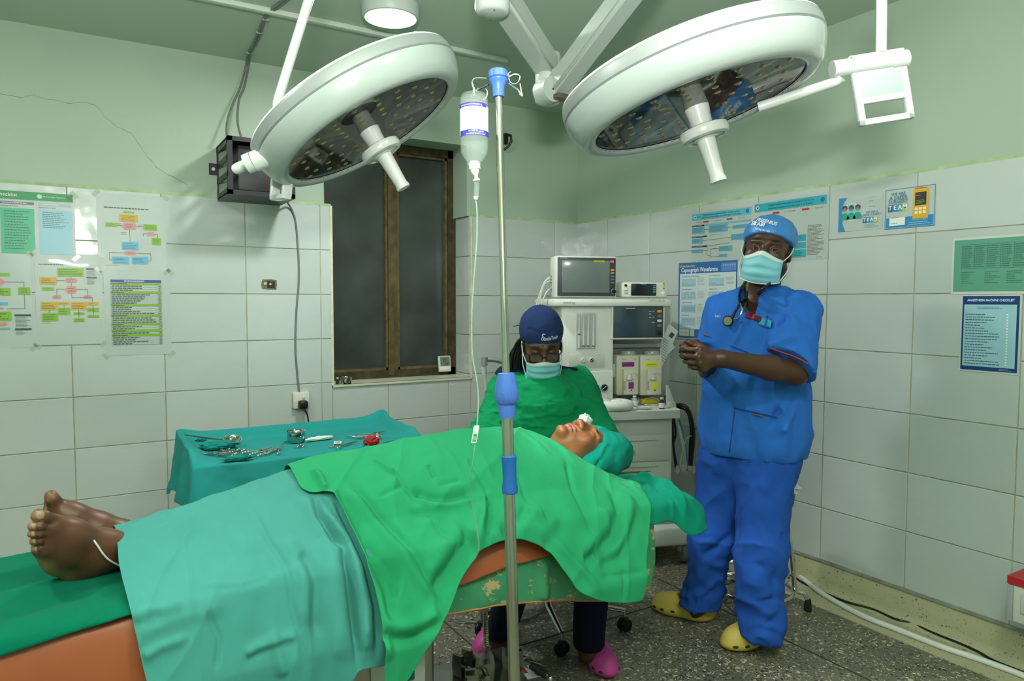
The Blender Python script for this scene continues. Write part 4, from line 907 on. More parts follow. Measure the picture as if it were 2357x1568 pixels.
# ================================================================== operating table, patient and drapes
YN, YF, TZ = -2.30, -1.79, .685
TX0, TX1 = -3.30, -1.385
steel = M('stainless', 'a9aba2', .28, .95, var=.1, vscale=30, stretch=(1, 1, .08)); steel_d = M('dull_steel', '8b8c80', .4, .9, var=.15, vscale=12)
tab = empty('operating_table', (-2.3, -2.04, 0), 'steel operating table on a box pedestal under the patient', 'operating table')
q = lambda P: Vector(P)-tab.location
mb = MB(); mb.rbox(q(((TX0+TX1)/2, -2.045, TZ-.075)), (TX1-TX0, .48, .03), .006); mb.build('top_frame', steel_d, tab)
px1 = ony(1003, 1500, -2.18).x
mb = MB(); mb.rbox(q((px1-.19, -2.03, .33)), (.38, .30, .5), .02, seg=3); mb.build('pedestal', steel, tab)
a = ony(852, 1516, -2.182); b_ = ony(978, 1620, -2.182); mb = MB(); mb.rbox(q(((a.x+b_.x)/2, -2.184, (a.z+b_.z)/2)), (b_.x-a.x, .008, a.z-b_.z), .004); pnl = mb.build('front_panel', M('panel_pale_grey', 'b6bab4', .4), tab)
c = ony(935, 1557, -2.19); mb = MB(); mb.rbox(q(c), (.05, .01, .03), .004); mb.build('latch', M('latch_teal', '1f5a55', .5), pnl)
BZ = .13; c0 = onz(1171, 1483, BZ); e1 = onz(1292, 1568, BZ)
mb = MB(); bx1 = (c0.x+e1.x)/2; byb = c0.y; mb.rbox(q(((bx1-3.05)/2, byb-.22, BZ/2+.012)), (3.05+bx1, .44, BZ-.024), .006); mb.build('base_platform', steel, tab)
for wx in (bx1-.08, -2.9):
    for wy in (byb-.06, byb-.38): mb = MB(); mb.lathe([(.02, 0), (.024, .004), (.024, .02), (.012, .03)], 16, T(q((wx, wy, 0)))); mb.build('levelling_foot', M('black_rubber', '1a1b1b', .6), tab)
# flexible steel conduit by the pedestal
cf = onz(1121, 1496, BZ); ft = ony(1117, 1400, cf.y); P = spline([cf, cf.lerp(ft, .5)+Vector((-.002, 0, 0)), ft, ft+Vector((0, 0, .12))], 22)
fh = empty('flexible_conduit', cf, 'ribbed flexible steel conduit standing beside the pedestal', 'conduit')
mb = MB(); mb.tube([p-cf for p in P], [.0085+.0022*(i % 2) for i in range(len(P))], 12); mb.build('ribbed_tube', M('conduit_steel', '9a9681', .3, .9), fh, angle=10)
mb = MB(); mb.lathe([(.014, 0), (.014, .012), (.01, .016)], 14); mb.build('ferrule', steel, fh)
# rail clamps lying on the base platform
def clamp(loc, rz, lab, tilt=0):
    o = empty('rail_clamp', loc, lab, 'clamp', 'steel rail clamps on the table base', rz=math.radians(rz))
    ch = M('worn_chrome', '8d8a7e', .22, .95)
    mb = MB(); X = RX(tilt); mb.prism([(-.03, 0), (.03, 0), (.034, .035), (.03, .07), (.016, .07), (.018, .045), (-.018, .045), (-.016, .07), (-.03, .07), (-.034, .035)], .036, T(0, .018, 0) @ RX(90)); mb.build('jaw', ch, o, angle=25)
    mb = MB(); mb.cyl((0, -.018, .022), (.0, -.055, .018), .009, n=14); mb.build('screw_barrel', ch, o)
    mb = MB(); mb.tube([(-.005, -.05, .018), (-.05, -.075, .012), (-.075, -.085, .008)], .0045, 10); mb.build('lever', ch, o)
    return o
clamp(onz(1065, 1549, BZ), 25, 'steel rail clamp on the table base, nearest the pedestal'); clamp(onz(1113, 1555, BZ), -15, 'steel rail clamp on the table base, left of the drip stand pole'); clamp(onz(1086, 1600, BZ), 70, 'steel rail clamp lying lowest on the table base at the frame edge'); clamp(onz(1180, 1540, BZ), 100, 'steel rail clamp half hidden behind the drip stand pole')
# pump label and lever
lv = empty('pump_lever', onz(1240, 1565, BZ), 'bent steel pump lever with black rubber grip on the table base', 'lever')
q2 = lambda x, y, z: onz(x, y, z)-lv.location
mb = MB(); mb.tube([q2(1224, 1533, BZ+.045), q2(1240, 1543, BZ+.045), q2(1258, 1555, BZ+.045)], .0125, 14); mb.build('grip', M('black_rubber'), lv)
mb = MB(); mb.tube(spline([q2(1255, 1553, BZ+.045), q2(1266, 1560, BZ+.045), q2(1264, 1572, BZ+.03), q2(1245, 1585, BZ+.015)], 6), .007, 10); mb.build('rod', chrome, lv)
mb = MB(); A = [onz(1199, 1541, BZ+.002), onz(1222, 1527, BZ+.002), onz(1247, 1556, BZ+.002), onz(1214, 1562, BZ+.002)]; mb.raw([p-lv.location for p in A]+[p-lv.location-Vector((0, 0, .0015)) for p in A], [(0, 1, 2, 3), (4, 5, 6, 7), (0, 1, 5, 4), (1, 2, 6, 5), (2, 3, 7, 6), (3, 0, 4, 7)]); lbp = mb.build('label_plate', M('label_white', 'd9dcd8', .4), lv, smooth=False)
mb = MB(); A = [onz(x, y, BZ+.003)-lv.location for x, y in ((1199, 1541), (1206, 1537), (1216, 1549), (1208, 1551))]; mb.quad(A); mb.build('red_print', M('label_red', 'b33a34', .5), lbp, smooth=False)
def arrow(x, y, s, mt):
    mb = MB(); c = onz(x, y, BZ+.0032)-lv.location; mb.quad([c+Vector((-.004*s, 0, 0)), c+Vector((.0, .012*s, 0)), c+Vector((.004*s, 0, 0)), c+Vector((.0015, -.001*s, 0)), c+Vector((.0015, -.01*s, 0)), c+Vector((-.0015, -.01*s, 0)), c+Vector((-.0015, -.001*s, 0))]); mb.build('arrow', mt, lbp, smooth=False)
arrow(1213, 1537, 1, M('label_red')); arrow(1236, 1552, -1, M('knob_black'))
# ---- draped surface over table and patient, parameters (x, t): t 0..1 far edge to near edge, 1..2 hanging down the near side, -1..0 far side
_HX = [-3.6, -3.05, -2.95, -2.9, -2.75, -2.6, -2.47, -2.40, -2.2, -1.94, -1.8, -1.68, -1.6, -1.52, -1.44, -1.36, -1.2, -.9]
_HZ = [.690, .695, .725, .760, .788, .826, .856, .866, .876, .900, .898, .870, .835, .78, .725, .70, .690, .690]
def Hs(x): return np.interp(x, _HX, _HZ)
YC = -2.0
def S_(x, t, off=0.0, hang=0.0, flat=False):
    x = np.asarray(x, float); t = np.asarray(t, float); x, t = np.broadcast_arrays(x, t)
    y = np.where(t < 0, YF, np.where(t > 1, YN, YF+(YN-YF)*t)); u = np.where(y < YC, (YC-y)/(YC-YN), (y-YC)/(YF-YC)); u = np.clip(u, 0, 1)
    z = TZ+(0 if flat else 1)*(Hs(x)-TZ)*np.maximum(1-u*u, 0)**1.15
    z = np.where(t > 1, TZ-(t-1)*.68, z); z = np.where(t < 0, TZ+t*.3, z)
    e = np.clip((t-.9)/.1, 0, 1)
    y = y-np.where(t > 1, .022*(1-np.exp(-(t-1)*12))+hang*np.clip((t-1)*5, 0, 1), 0); z = z-.012*np.where(t <= 1, e**2, 1)
    z = z+off*np.where(t > 1, np.exp(-(t-1)*20), 1); y = y-off*np.where(t > 1, 1, e)
    return np.stack([x, y, z], -1)
_gx, _gt = np.meshgrid(np.linspace(-3.4, -1.0, 241), np.linspace(.30, 2.0, 341), indexing='ij')
def _proj(P): d = P-np.array(CP); zz = d@np.array(CF); return np.stack([IW/2+FPX*(d@np.array(CR))/zz, IH/2-FPX*(d@np.array(CU))/zz], -1)
_gp = None
def setmap(off, hang, flat=False):      # drape layer on which photo points are measured
    global _gp
    _gp = _proj(S_(_gx, _gt, off, hang, flat))
setmap(.01, 0)
def xt(px, py):
    d = (_gp[..., 0]-px)**2+(_gp[..., 1]-py)**2; i = np.unravel_index(np.argmin(d), d.shape); return np.array([_gx[i], _gt[i]])
def poly_resample(P, n):
    P = np.array([tuple(p)[:2] for p in spline([(p[0], p[1], 0) for p in P], 10)]); w = np.array([1, .6]); s = np.r_[0, np.cumsum(np.linalg.norm(np.diff(P, axis=0)*w, axis=1))]; u = np.linspace(0, s[-1], n)
    return np.stack([np.interp(u, s, P[:, 0]), np.interp(u, s, P[:, 1])], 1)
def drape(name, mat, top, bot, left, right, nu, nv, off, hang, folds, label, cat, wr=.004, wscale=(7, 5), seed=1, wave=.012, wavek=26, thick=.002, parent=None, flat=False, blur=3, post=None):
    """Coons patch between four boundary polylines given in (x, t); top runs left->right on the far side, bottom is the hem"""
    A, B, C, D = poly_resample(top, nu), poly_resample(bot, nu), poly_resample(left, nv), poly_resample(right, nv)
    A[0] = C[0]; A[-1] = D[0]; B[0] = C[-1]; B[-1] = D[-1]
    u = np.linspace(0, 1, nu)[:, None, None]; v = np.linspace(0, 1, nv)[None, :, None]
    G = (1-v)*A[:, None]+v*B[:, None]+(1-u)*C[None]+u*D[None]-((1-u)*(1-v)*A[0]+u*(1-v)*A[-1]+(1-u)*v*B[0]+u*v*B[-1])
    X, Tt = G[..., 0], G[..., 1]; P = S_(X, Tt, off, hang, flat)
    if post is not None: P = post(P)
    Q = np.stack([X.ravel(), Tt.ravel()*.6, np.zeros(X.size)], 1); disp = np.zeros(X.size)
    for pts, w, h in folds:
        pp = np.array([xt(*p)*np.array([1, .6]) for p in pts]); best = np.full(X.size, 9.); tt = np.zeros(X.size)
        for i in range(len(pp)-1):
            a, b_ = pp[i], pp[i+1]; ba = b_-a; t = np.clip(((Q[:, :2]-a)@ba)/(ba@ba+1e-12), 0, 1); dist = np.linalg.norm(Q[:, :2]-a-t[:, None]*ba, axis=1); m = dist < best; best[m] = dist[m]; tt[m] = ((i+t)/(len(pp)-1))[m]
        disp += 1.35*h*np.exp(-(best/(w*.85))**2)*np.clip(np.minimum(tt, 1-tt)*7+.15, 0, 1)
    n1 = vnoise(Q, (wscale[0], wscale[1], 1), seed, 4); n2 = 1-np.abs(vnoise(Q, (wscale[0]*1.6, wscale[1]*1.1, 1), seed+7, 2))*2
    n3 = 1-np.abs(vnoise(Q+np.stack([Q[:, 1]*.6, Q[:, 0]*.3, Q[:, 2]], 1), (wscale[0]*.9, wscale[1]*.7, 1), seed+17, 2))*2.4
    disp += wr*n1+wr*.6*np.clip(n2, 0, 1)+wr*.9*np.clip(n3, 0, 1)**2
    hangw = np.clip((Tt.ravel()-.95)*2.2, 0, 1)
    disp += hangw*wave*(np.sin(X.ravel()*wavek+2.2*vnoise(Q, (5, 2, 1), seed+3, 2))+.5*vnoise(Q, (14, 2.5, 1), seed+4, 2))
    F = (np.arange(nu-1)[:, None]*nv+np.arange(nv-1)[None]).ravel(); F = np.stack([F, F+1, F+nv+1, F+nv], 1)
    P = P.reshape(-1, 3)
    for _ in range(blur): P = laplace(P, F, .5, None if True else 0)
    N = vnormals(P, F); s = np.sign(N[:, 2].mean() if abs(N[:, 2].mean()) > .1 else -N[:, 1].mean()); N *= s
    if s < 0: F = F[:, ::-1]
    P = P+N*np.maximum(disp, -.022)[:, None]
    o = np_mesh(name, P, F, mat, parent, label=label, cat=cat)
    md = o.modifiers.new('thick', 'SOLIDIFY'); md.thickness = thick; md.offset = -1
    return o
def pl_(pts): return [xt(*p) for p in pts]
# scuffed green vinyl mattress sheet hanging over the near edge
def vinyl_green():
    m = bpy.data.materials.new('scuffed_green_vinyl'); m.use_nodes = True; nt = m.node_tree; b = nt.nodes['Principled BSDF']; L = nt.links
    tc = nt.nodes.new('ShaderNodeTexCoord'); n = nt.nodes.new('ShaderNodeTexNoise'); n.inputs['Scale'].default_value = 13; n.inputs['Detail'].default_value = 10; n.inputs['Roughness'].default_value = .78
    mp = nt.nodes.new('ShaderNodeMapping'); mp.inputs['Scale'].default_value = (1, 1, 1.3); L.new(tc.outputs['Object'], mp.inputs[0]); L.new(mp.outputs[0], n.inputs['Vector'])
    r = nt.nodes.new('ShaderNodeValToRGB'); r.color_ramp.elements[0].position = .565; r.color_ramp.elements[1].position = .585; L.new(n.outputs['Fac'], r.inputs[0])
    n2 = nt.nodes.new('ShaderNodeTexNoise'); n2.inputs['Scale'].default_value = 4; L.new(tc.outputs['Object'], n2.inputs['Vector'])
    g = nt.nodes.new('ShaderNodeMix'); g.data_type = 'RGBA'; g.inputs[6].default_value = srgb('2f7a55')+(1,); g.inputs[7].default_value = srgb('46946a')+(1,); L.new(n2.outputs['Fac'], g.inputs[0])
    mx = nt.nodes.new('ShaderNodeMix'); mx.data_type = 'RGBA'; mx.inputs[7].default_value = srgb('b39a72')+(1,); L.new(r.outputs[0], mx.inputs[0]); L.new(g.outputs[2], mx.inputs[6]); L.new(mx.outputs[2], b.inputs['Base Color'])
    b.inputs['Roughness'].default_value = .36; return m
vin = drape('vinyl_sheet', vinyl_green(), [(TX0, .6), (TX1-.015, .6)], pl_([(700, 1480), (1030, 1420), (1180, 1396), (1250, 1390), (1380, 1390), (1440, 1378), (1505, 1356)]), [(TX0, .6), (TX0, 1.1)], [(TX1-.015, .6), (TX1-.015, .95), xt(1512, 1290), xt(1505, 1356)], 150, 60, .000, .000, [([(1255, 1290), (1250, 1388)], .02, .012), ([(1180, 1330), (1100, 1400)], .05, .006)], 'scuffed green vinyl sheet with worn tan patches hanging off the table', 'vinyl sheet', wr=.0015, wave=.006, thick=.004, seed=3, flat=True)
mb = MB(); hv = np.empty(len(vin.data.vertices)*3, np.float32); vin.data.vertices.foreach_get('co', hv); hv = hv.reshape(150, 60, 3)[:, -1]
mb.tube([Vector(p) for p in hv], .003, 6); mb.build('worn_hem', M('tan_worn_edge', 'a9743f', .6, var=.2, vscale=20), vin)
# brown vinyl cover above it
setmap(.007, .010, True)
bro = drape('vinyl_cover', M('brown_vinyl', '9c5231', .4, var=.08, vscale=5, bump=.12, bscale=12, bdist=.003), [(TX0, .5), (TX1-.03, .5)], [(TX0, 2.0), (-2.9, 2.0), (-2.74, 1.6), (-2.5, 1.38)]+[tuple(p) for p in pl_([(1000, 1375), (1068, 1348), (1165, 1310), (1262, 1282), (1400, 1235), (1500, 1213)])], [(TX0, .5), (TX0, 1.2), (TX0, 2.0)], [(TX1-.03, .5), (TX1-.03, .9), xt(1502, 1213)], 140, 70, .007, .010, [([(1190, 1250), (1120, 1330)], .05, .006)], 'brown vinyl mattress cover showing below the drapes', 'vinyl cover', wr=.0015, wave=.003, thick=.003, seed=5, flat=True)
# dark green sheet at the foot end
dgr = cloth('dark_green_cotton', '02664d', .25, 26)
setmap(.018, .020, True)
foot_sheet = drape('bed_sheet', dgr, [(TX0-.05, -.12), (-2.8, -.12)], pl_([(-80, 1548), (0, 1523), (150, 1472), (300, 1422), (420, 1380)]), [(TX0-.05, -.12), (TX0-.05, .5), (TX0-.05, 1.12)], [(-2.8, -.12), (-2.8, .5), xt(420, 1380)], 90, 90, .018, .020, [([(0, 1380), (120, 1345), (260, 1320)], .03, .006), ([(0, 1420), (200, 1370)], .03, -.005), ([(180, 1450), (240, 1400)], .015, .003)], 'dark green cotton sheet under the patient\'s bare feet', 'sheet', wr=.003, wave=.002, seed=9, flat=True)

# ---- the patient: one continuous body (head, torso, limbs, bare feet)
FT = {}
pt = Sdf(axis([(-3.16, -2.85, .0026), (-2.85, -1.72, .014), (-1.72, -1.26, .0030)]), axis([(-2.34, -2.20, .0075), (-2.20, -1.84, .0028), (-1.84, -1.72, .0075)]), axis([(.66, 1.0, .0028)]))
fd = Vector((.04, -.30, .95)).normalized(); cr = (Vector((1, .03, -.10))-fd*fd.dot(Vector((1, .03, -.10)))).normalized(); lx = (-fd).cross(cr)
nose_tip = ony(1336, 969, -2.045); hc = nose_tip-fd*.116+cr*.032
XH = frame(hc, lx, -fd, cr) @ Matrix.Scale(1.02, 4)
head_sdf(pt, XH, eyes='closed', nose=1.15)
pt.cap((0, .03, -.05), (0, .045, -.17), .052, .058, .03)
pt.at(I4)
# torso and limbs under the drapes
sh = XH @ Vector((0, .06, -.20)); pt.chain([sh, Vector((-1.85, -2.0, .78)), Vector((-2.1, -2.0, .775)), Vector((-2.35, -2.0, .77))], [.075, .095, .085, .09], .04)
for q_ in (-1, 1): pt.ell((-1.80, -2.0+q_*.07, .79), (.16, .11, .085), .05); pt.ell((-2.32, -2.0+q_*.07, .765), (.14, .10, .075), .05)
for q_ in (-1, 1): pt.chain([Vector((-1.72, -2.0+q_*.16, .765)), Vector((-2.0, -2.0+q_*.17, .735)), Vector((-2.25, -2.0+q_*.17, .725))], [.045, .036, .028], .03)
ankN, ankF = ony(262, 1266, -2.055), ony(262, 1232, -1.935)
for a, y in ((ankN, -2.075), (ankF, -1.925)): pt.chain([Vector((-2.4, -2.0+(y+2.0)*.75, .755)), Vector((-2.62, -2.0+(y+2.0)*.75, .742)), Vector((-2.80, y+.01, .728)), a], [.062, .046, .036, .036], .03)
# near foot turned out, toes up; landmarks on the foot
d = lambda x, y, Y: ony(x, y, Y)
heel = d(178, 1312, -2.055); pt.chain([ankN, d(225, 1268, -2.06), heel], [.038, .040, .030], .03)
pt.chain([d(225, 1262, -2.07), d(160, 1235, -2.11), d(118, 1212, -2.135)], [.040, .036, .026], .03); pt.chain([d(215, 1285, -2.065), d(150, 1270, -2.10), d(108, 1258, -2.13)], [.036, .030, .018], .03); pt.chain([heel, d(130, 1292, -2.085), d(96, 1264, -2.12)], [.03, .022, .015], .03)
pt.cap(d(118, 1215, -2.13), d(106, 1256, -2.13), .022, .016, .02)
TO = []
for b0, m0, t0, r in (((122, 1200, -2.14), (103, 1190, -2.155), (88, 1187, -2.16), .0150), ((113, 1217, -2.145), (92, 1212, -2.165), (74, 1212, -2.16), .0098), ((111, 1232, -2.145), (91, 1229, -2.163), (73, 1229, -2.157), .0093), ((109, 1247, -2.14), (92, 1245, -2.156), (77, 1246, -2.15), .0090), ((106, 1260, -2.135), (94, 1262, -2.148), (82, 1264, -2.142), .0088)):
    pt.chain([d(*b0), d(*m0), d(*t0)], [r*1.0, r*.92, r*.97], .002); TO.append((d(*t0).lerp(d(*m0), .22), r))
# far foot: inner side and sole
pt.chain([ankF, d(215, 1222, -1.93), d(165, 1235, -1.92)], [.038, .040, .030], .03)
pt.chain([d(212, 1218, -1.94), d(165, 1192, -1.945), d(132, 1168, -1.945)], [.038, .032, .022], .03); pt.chain([d(175, 1232, -1.915), d(140, 1205, -1.91), d(118, 1180, -1.91)], [.028, .022, .018], .03)
pt.chain([d(130, 1165, -1.95), d(121, 1150, -1.955), d(117, 1142, -1.955)], [.016, .015, .0142], .008)
for k, (x, y) in enumerate(((110, 1158), (109, 1168), (110, 1178))): pt.chain([d(124, 1172+3*k, -1.92+.01*k), d(x, y, -1.915+.012*k)], [.010, .009], .006)
P, F = pt.mesh(1); FR = d(92, 1228, -2.15)
body = empty('person', (-2.2, -2.0, .69), 'patient lying on the table under green drapes, eyes closed, feet bare', 'person')
Pl = P-np.array(tuple(body.location)); po = np_mesh('body', Pl, F, skin_m, body)
pat = [(Vector(t)-body.location, .0165 if i == 0 else .0115, '8a6045') for i, (t, r) in enumerate(TO)]
pat = []
L2 = lambda v: tuple(Vector(v)-body.location)
sole = [((100, 1280, -2.10), .042, '9a6f42'), ((135, 1305, -2.085), .040, '8d6640'), ((150, 1195, -1.925), .032, '8a6a42'), ((130, 1170, -1.93), .03, '94734a'), ((185, 1225, -1.915), .035, '855f3c'), ((118, 1145, -1.955), .016, '8f6a4b')]
for c, r, col in sole: pat.append((L2(d(*c)), r, col))
for i, (t_, r) in enumerate(TO): pat.append((L2(t_+Vector((-.006, -.004, -.002))), r*1.15, '8c6547'))
lipc = XH @ Vector((0, -.10, -.069)); pat.append((L2(lipc), (.022, .026, .014), '8a4f40'))
pat.append((L2(XH @ Vector((0, -.105, -.03))), .02, '8a5534'))
pat.append((L2(XH @ Vector((-.033, -.085, .028))), (.006, .02, .008), '2a1a12')); pat.append((L2(XH @ Vector((.033, -.085, .028))), (.006, .02, .008), '2a1a12'))
head_l = L2(XH @ Vector((0, -.03, -.02)))
C0 = '5a3926'
paint_skin(po, Pl, C0, [(head_l, (.17, .15, .15), '875535')]+pat)  # head toned paler than the rest of the body
nail = M('toe_nail', '93775a', .35)
for i, (t_, r) in enumerate(TO):
    mb = MB(); n = Vector((.1, -.93, .35)).normalized(); mb.ell((0, 0, 0), (r*.60, r*.66, r*.2), zframe(t_-body.location+n*(r*.90), n)); mb.build('toe_nail', nail, body)
# ---- folded towel wrapped round the head
wr_m = cloth('teal_head_towel', '0a7566', .3, 28)
ws = Sdf(axis([(-1.62, -1.18, .0042)]), axis([(-2.2, -1.84, .0048)]), axis([(.67, 1.0, .0045)])); ws.at(XH)
ws.ell((0, .022, .034), (.093, .108, .098), .02); ws.at(I4)
tail = [ony(1425, 1000, -1.95), ony(1444, 1046, -2.02), ony(1436, 1066, -2.06)]
ws.cap(XH @ Vector((0, .03, .03)), ony(1415, 1040, -2.04), .090, .062, .04); ws.cap(ony(1408, 1035, -2.05), tail[1], .05, .010, .04); ws.cap(ony(1395, 1060, -2.08), ony(1350, 1072, -2.11), .045, .03, .04); ws.cap(ony(1405, 1070, -2.08), tail[2], .035, .012, .03); ws.ell(XH @ Vector((0, .08, .0)), (.10, .10, .06), .04)
n_ = (XH.to_3x3() @ Vector((0, -.86, -.50))).normalized(); ws.cut(XH @ Vector((0, -.072, .062)), n_)
ws.cut((0, 0, .70), (0, 0, -1))
P2, F2 = ws.mesh(2); N2 = vnormals(P2, F2); P2 = P2+N2*(.005*vnoise(P2, (14, 14, 14), 5, 3)+.006*np.clip(1-2*np.abs(vnoise(P2, (9, 9, 9), 6, 2)), 0, 1))[:, None]
P2 = folds3(P2, N2, [([ony(1392, 985, -2.08), ony(1380, 1025, -2.13), ony(1345, 1062, -2.12)], .010, .006), ([ony(1412, 1000, -2.1), ony(1392, 1050, -2.14), ony(1365, 1078, -2.13)], .012, -.016), ([ony(1428, 1020, -2.05), ony(1415, 1062, -2.1), ony(1395, 1085, -2.1)], .012, .012), ([ony(1438, 1040, -2.04), ony(1425, 1075, -2.08)], .010, -.012), ([ony(1400, 1012, -2.1), ony(1380, 1055, -2.14)], .010, .010)])
np_mesh('head_towel', P2, F2, wr_m, label='teal surgical towel wrapped around the patient\'s head', cat='towel')
# ---- sheet under the head, hanging over the end
hd = cloth('head_sheet_green', '0a8168', .28, 24)
mb = MB(); mb.rbox(Vector((-1.27, -2.02, .668)) - tab.location, (.25, .34, .035), .012); mb.build('headrest', steel_d, tab)
def headpost(P):
    x = P[..., 0].copy(); w = np.clip((x+1.42)/.16, 0, 1); w = w*w*(3-2*w)
    y = P[..., 1]; P[..., 1] = y+w*.035*np.clip((-2.05-y)/.25, 0, 1); e = np.clip((x+1.21)/.10, 0, 1.4); P[..., 2] -= .07*e**2*np.where(P[..., 2] > .62, 1, .35); P[..., 0] = x-.02*e**2
    return P
setmap(.016, .024, True)
hs = drape('bed_sheet', hd, [(-1.75, -.1), (-1.10, -.1)], pl_([(1300, 1218), (1400, 1216), (1490, 1214), (1555, 1209)])+[(-1.24, 1.15), (-1.15, 1.13)], [(-1.75, -.1), (-1.75, .5), xt(1300, 1218)], [(-1.10, -.1), (-1.10, .5), (-1.15, 1.13)], 130, 100, .016, .024,
    [([(1455, 1105), (1500, 1100), (1545, 1125), (1590, 1190)], .014, .018), ([(1450, 1118), (1500, 1112), (1540, 1140), (1585, 1200)], .012, -.014), ([(1555, 1130), (1556, 1208)], .008, .004), ([(1420, 1130), (1480, 1120)], .02, .01)], 'dark teal sheet under the patient\'s head hanging past the table end', 'sheet', wr=.004, wave=.006, seed=21, flat=True, post=headpost)
# ---- pale teal drape over the legs
teal = cloth('pale_teal_cotton', '458f87', .35, 16, var=.06, bdist=.006)
fT = [([(577, 1169), (623, 1255), (654, 1304), (672, 1384), (692, 1456), (702, 1545)], .009, -.004), ([(686, 1278), (705, 1298), (722, 1347), (725, 1400), (728, 1470)], .018, -.012), ([(650, 1250), (690, 1290), (704, 1350), (706, 1440)], .022, .008),
    ([(725, 1146), (738, 1192), (765, 1245), (791, 1261), (796, 1301), (803, 1347), (814, 1446), (818, 1525)], .012, -.020), ([(745, 1180), (785, 1240), (815, 1300), (835, 1400), (840, 1500)], .02, .016), ([(770, 1150), (815, 1240), (845, 1320), (862, 1400), (870, 1500)], .010, -.012), ([(700, 1140), (735, 1210), (765, 1290), (780, 1400), (785, 1520)], .03, .010),
    ([(560, 1509), (600, 1493), (689, 1460)], .012, .008), ([(560, 1520), (600, 1503), (680, 1472)], .009, -.006), ([(301, 1425), (360, 1405), (420, 1390)], .008, .005), ([(331, 1515), (370, 1493), (440, 1465)], .010, .007), ([(300, 1440), (370, 1412)], .008, -.004), ([(480, 1400), (500, 1470), (500, 1540)], .008, -.004), ([(380, 1190), (470, 1155), (560, 1128)], .03, .006), ([(450, 1350), (600, 1340), (700, 1310)], .008, .003),
    ([(330, 1460), (420, 1420), (520, 1395)], .012, .005), ([(560, 1350), (620, 1330)], .006, -.003), ([(620, 1450), (640, 1500), (650, 1560)], .015, .008)]
setmap(.026, .042)
tl = drape('surgical_drape', teal, [(-2.91, -.25), (-2.42, -.25)], pl_([(345, 1602), (560, 1590), (740, 1572), (806, 1566), (828, 1540), (900, 1534)]), [(-2.91, -.25), (-2.905, .2)]+[tuple(p) for p in pl_([(262, 1222), (265, 1260), (275, 1320), (290, 1395), (310, 1470), (345, 1602)])], [(-2.42, -.25), (-2.40, .2)]+[tuple(p) for p in pl_([(770, 1090), (800, 1150), (840, 1230), (884, 1310), (900, 1400), (905, 1470), (900, 1534)])], 340, 260, .026, .042, fT, 'pale teal surgical drape covering the patient\'s legs', 'drape', wr=.005, wave=.007, seed=31, wscale=(6, 4))
# ---- bright green drape over the torso
green = cloth('bright_green_cotton', '2a9565', .35, 16, var=.05, bdist=.006)
fG = [([(755, 1126), (798, 1209), (841, 1288), (867, 1367), (887, 1460), (890, 1520)], .016, .012), ([(770, 1115), (820, 1209), (862, 1288), (888, 1367), (905, 1440)], .014, -.008), ([(811, 1116), (847, 1159), (877, 1192), (920, 1242), (980, 1328), (1022, 1380)], .012, -.009), ([(800, 1125), (838, 1170), (868, 1210), (915, 1260), (965, 1330), (1005, 1385)], .018, .010),
    ([(841, 1261), (877, 1294), (900, 1331), (927, 1357)], .022, -.018), ([(877, 1456), (910, 1473), (956, 1466), (1019, 1430)], .014, -.018), ([(880, 1440), (920, 1452), (975, 1440), (1015, 1410)], .02, .012), ([(949, 1127), (986, 1143), (1018, 1151), (1061, 1141), (1085, 1136)], .014, -.014), ([(960, 1145), (1000, 1165), (1040, 1168), (1090, 1150)], .022, .010),
    ([(908, 1087), (930, 1114), (967, 1165)], .009, -.006), ([(927, 1117), (874, 1146)], .008, -.003), ([(989, 1068), (1005, 1100)], .009, -.005), ([(1077, 1052), (1104, 1100), (1125, 1135)], .009, -.005), ([(1187, 1082), (1205, 1120), (1216, 1162)], .009, -.004), ([(1109, 1138), (1112, 1167), (1104, 1213), (1090, 1250)], .014, .018), ([(1120, 1150), (1124, 1190), (1112, 1230)], .010, -.012), ([(1088, 1232), (1053, 1283), (997, 1352)], .018, -.022), ([(1070, 1225), (1030, 1275), (985, 1335)], .02, .012),
    ([(1216, 1170), (1195, 1202), (1155, 1234)], .012, -.016), ([(1250, 1180), (1215, 1185), (1180, 1215)], .014, .014), ([(1299, 1065), (1324, 1142), (1350, 1195), (1373, 1249)], .010, -.005), ([(1409, 1132), (1424, 1162), (1426, 1188), (1408, 1239), (1368, 1269)], .016, -.016), ([(1440, 1140), (1452, 1180), (1440, 1240), (1395, 1290)], .02, .012), ([(1470, 1175), (1454, 1221), (1424, 1277), (1383, 1308)], .016, -.014), ([(1345, 1295), (1373, 1272)], .014, -.014), ([(1385, 1175), (1395, 1210), (1365, 1250), (1330, 1270)], .022, .012),
    ([(1230, 1215), (1280, 1250), (1330, 1310), (1380, 1360)], .012, .008), ([(1380, 1330), (1430, 1325), (1480, 1315)], .006, -.004), ([(1430, 1330), (1434, 1380)], .006, -.003), ([(720, 1085), (735, 1105), (752, 1130)], .012, .012), ([(1010, 1115), (1060, 1105)], .008, -.004), ([(940, 1180), (1010, 1185), (1070, 1170)], .012, -.006), ([(1300, 1200), (1280, 1235), (1250, 1255)], .012, -.008), ([(860, 1060), (880, 1075), (905, 1090)], .010, .008), ([(990, 1200), (1040, 1240), (1060, 1260)], .01, -.005)]
setmap(.046, .070)
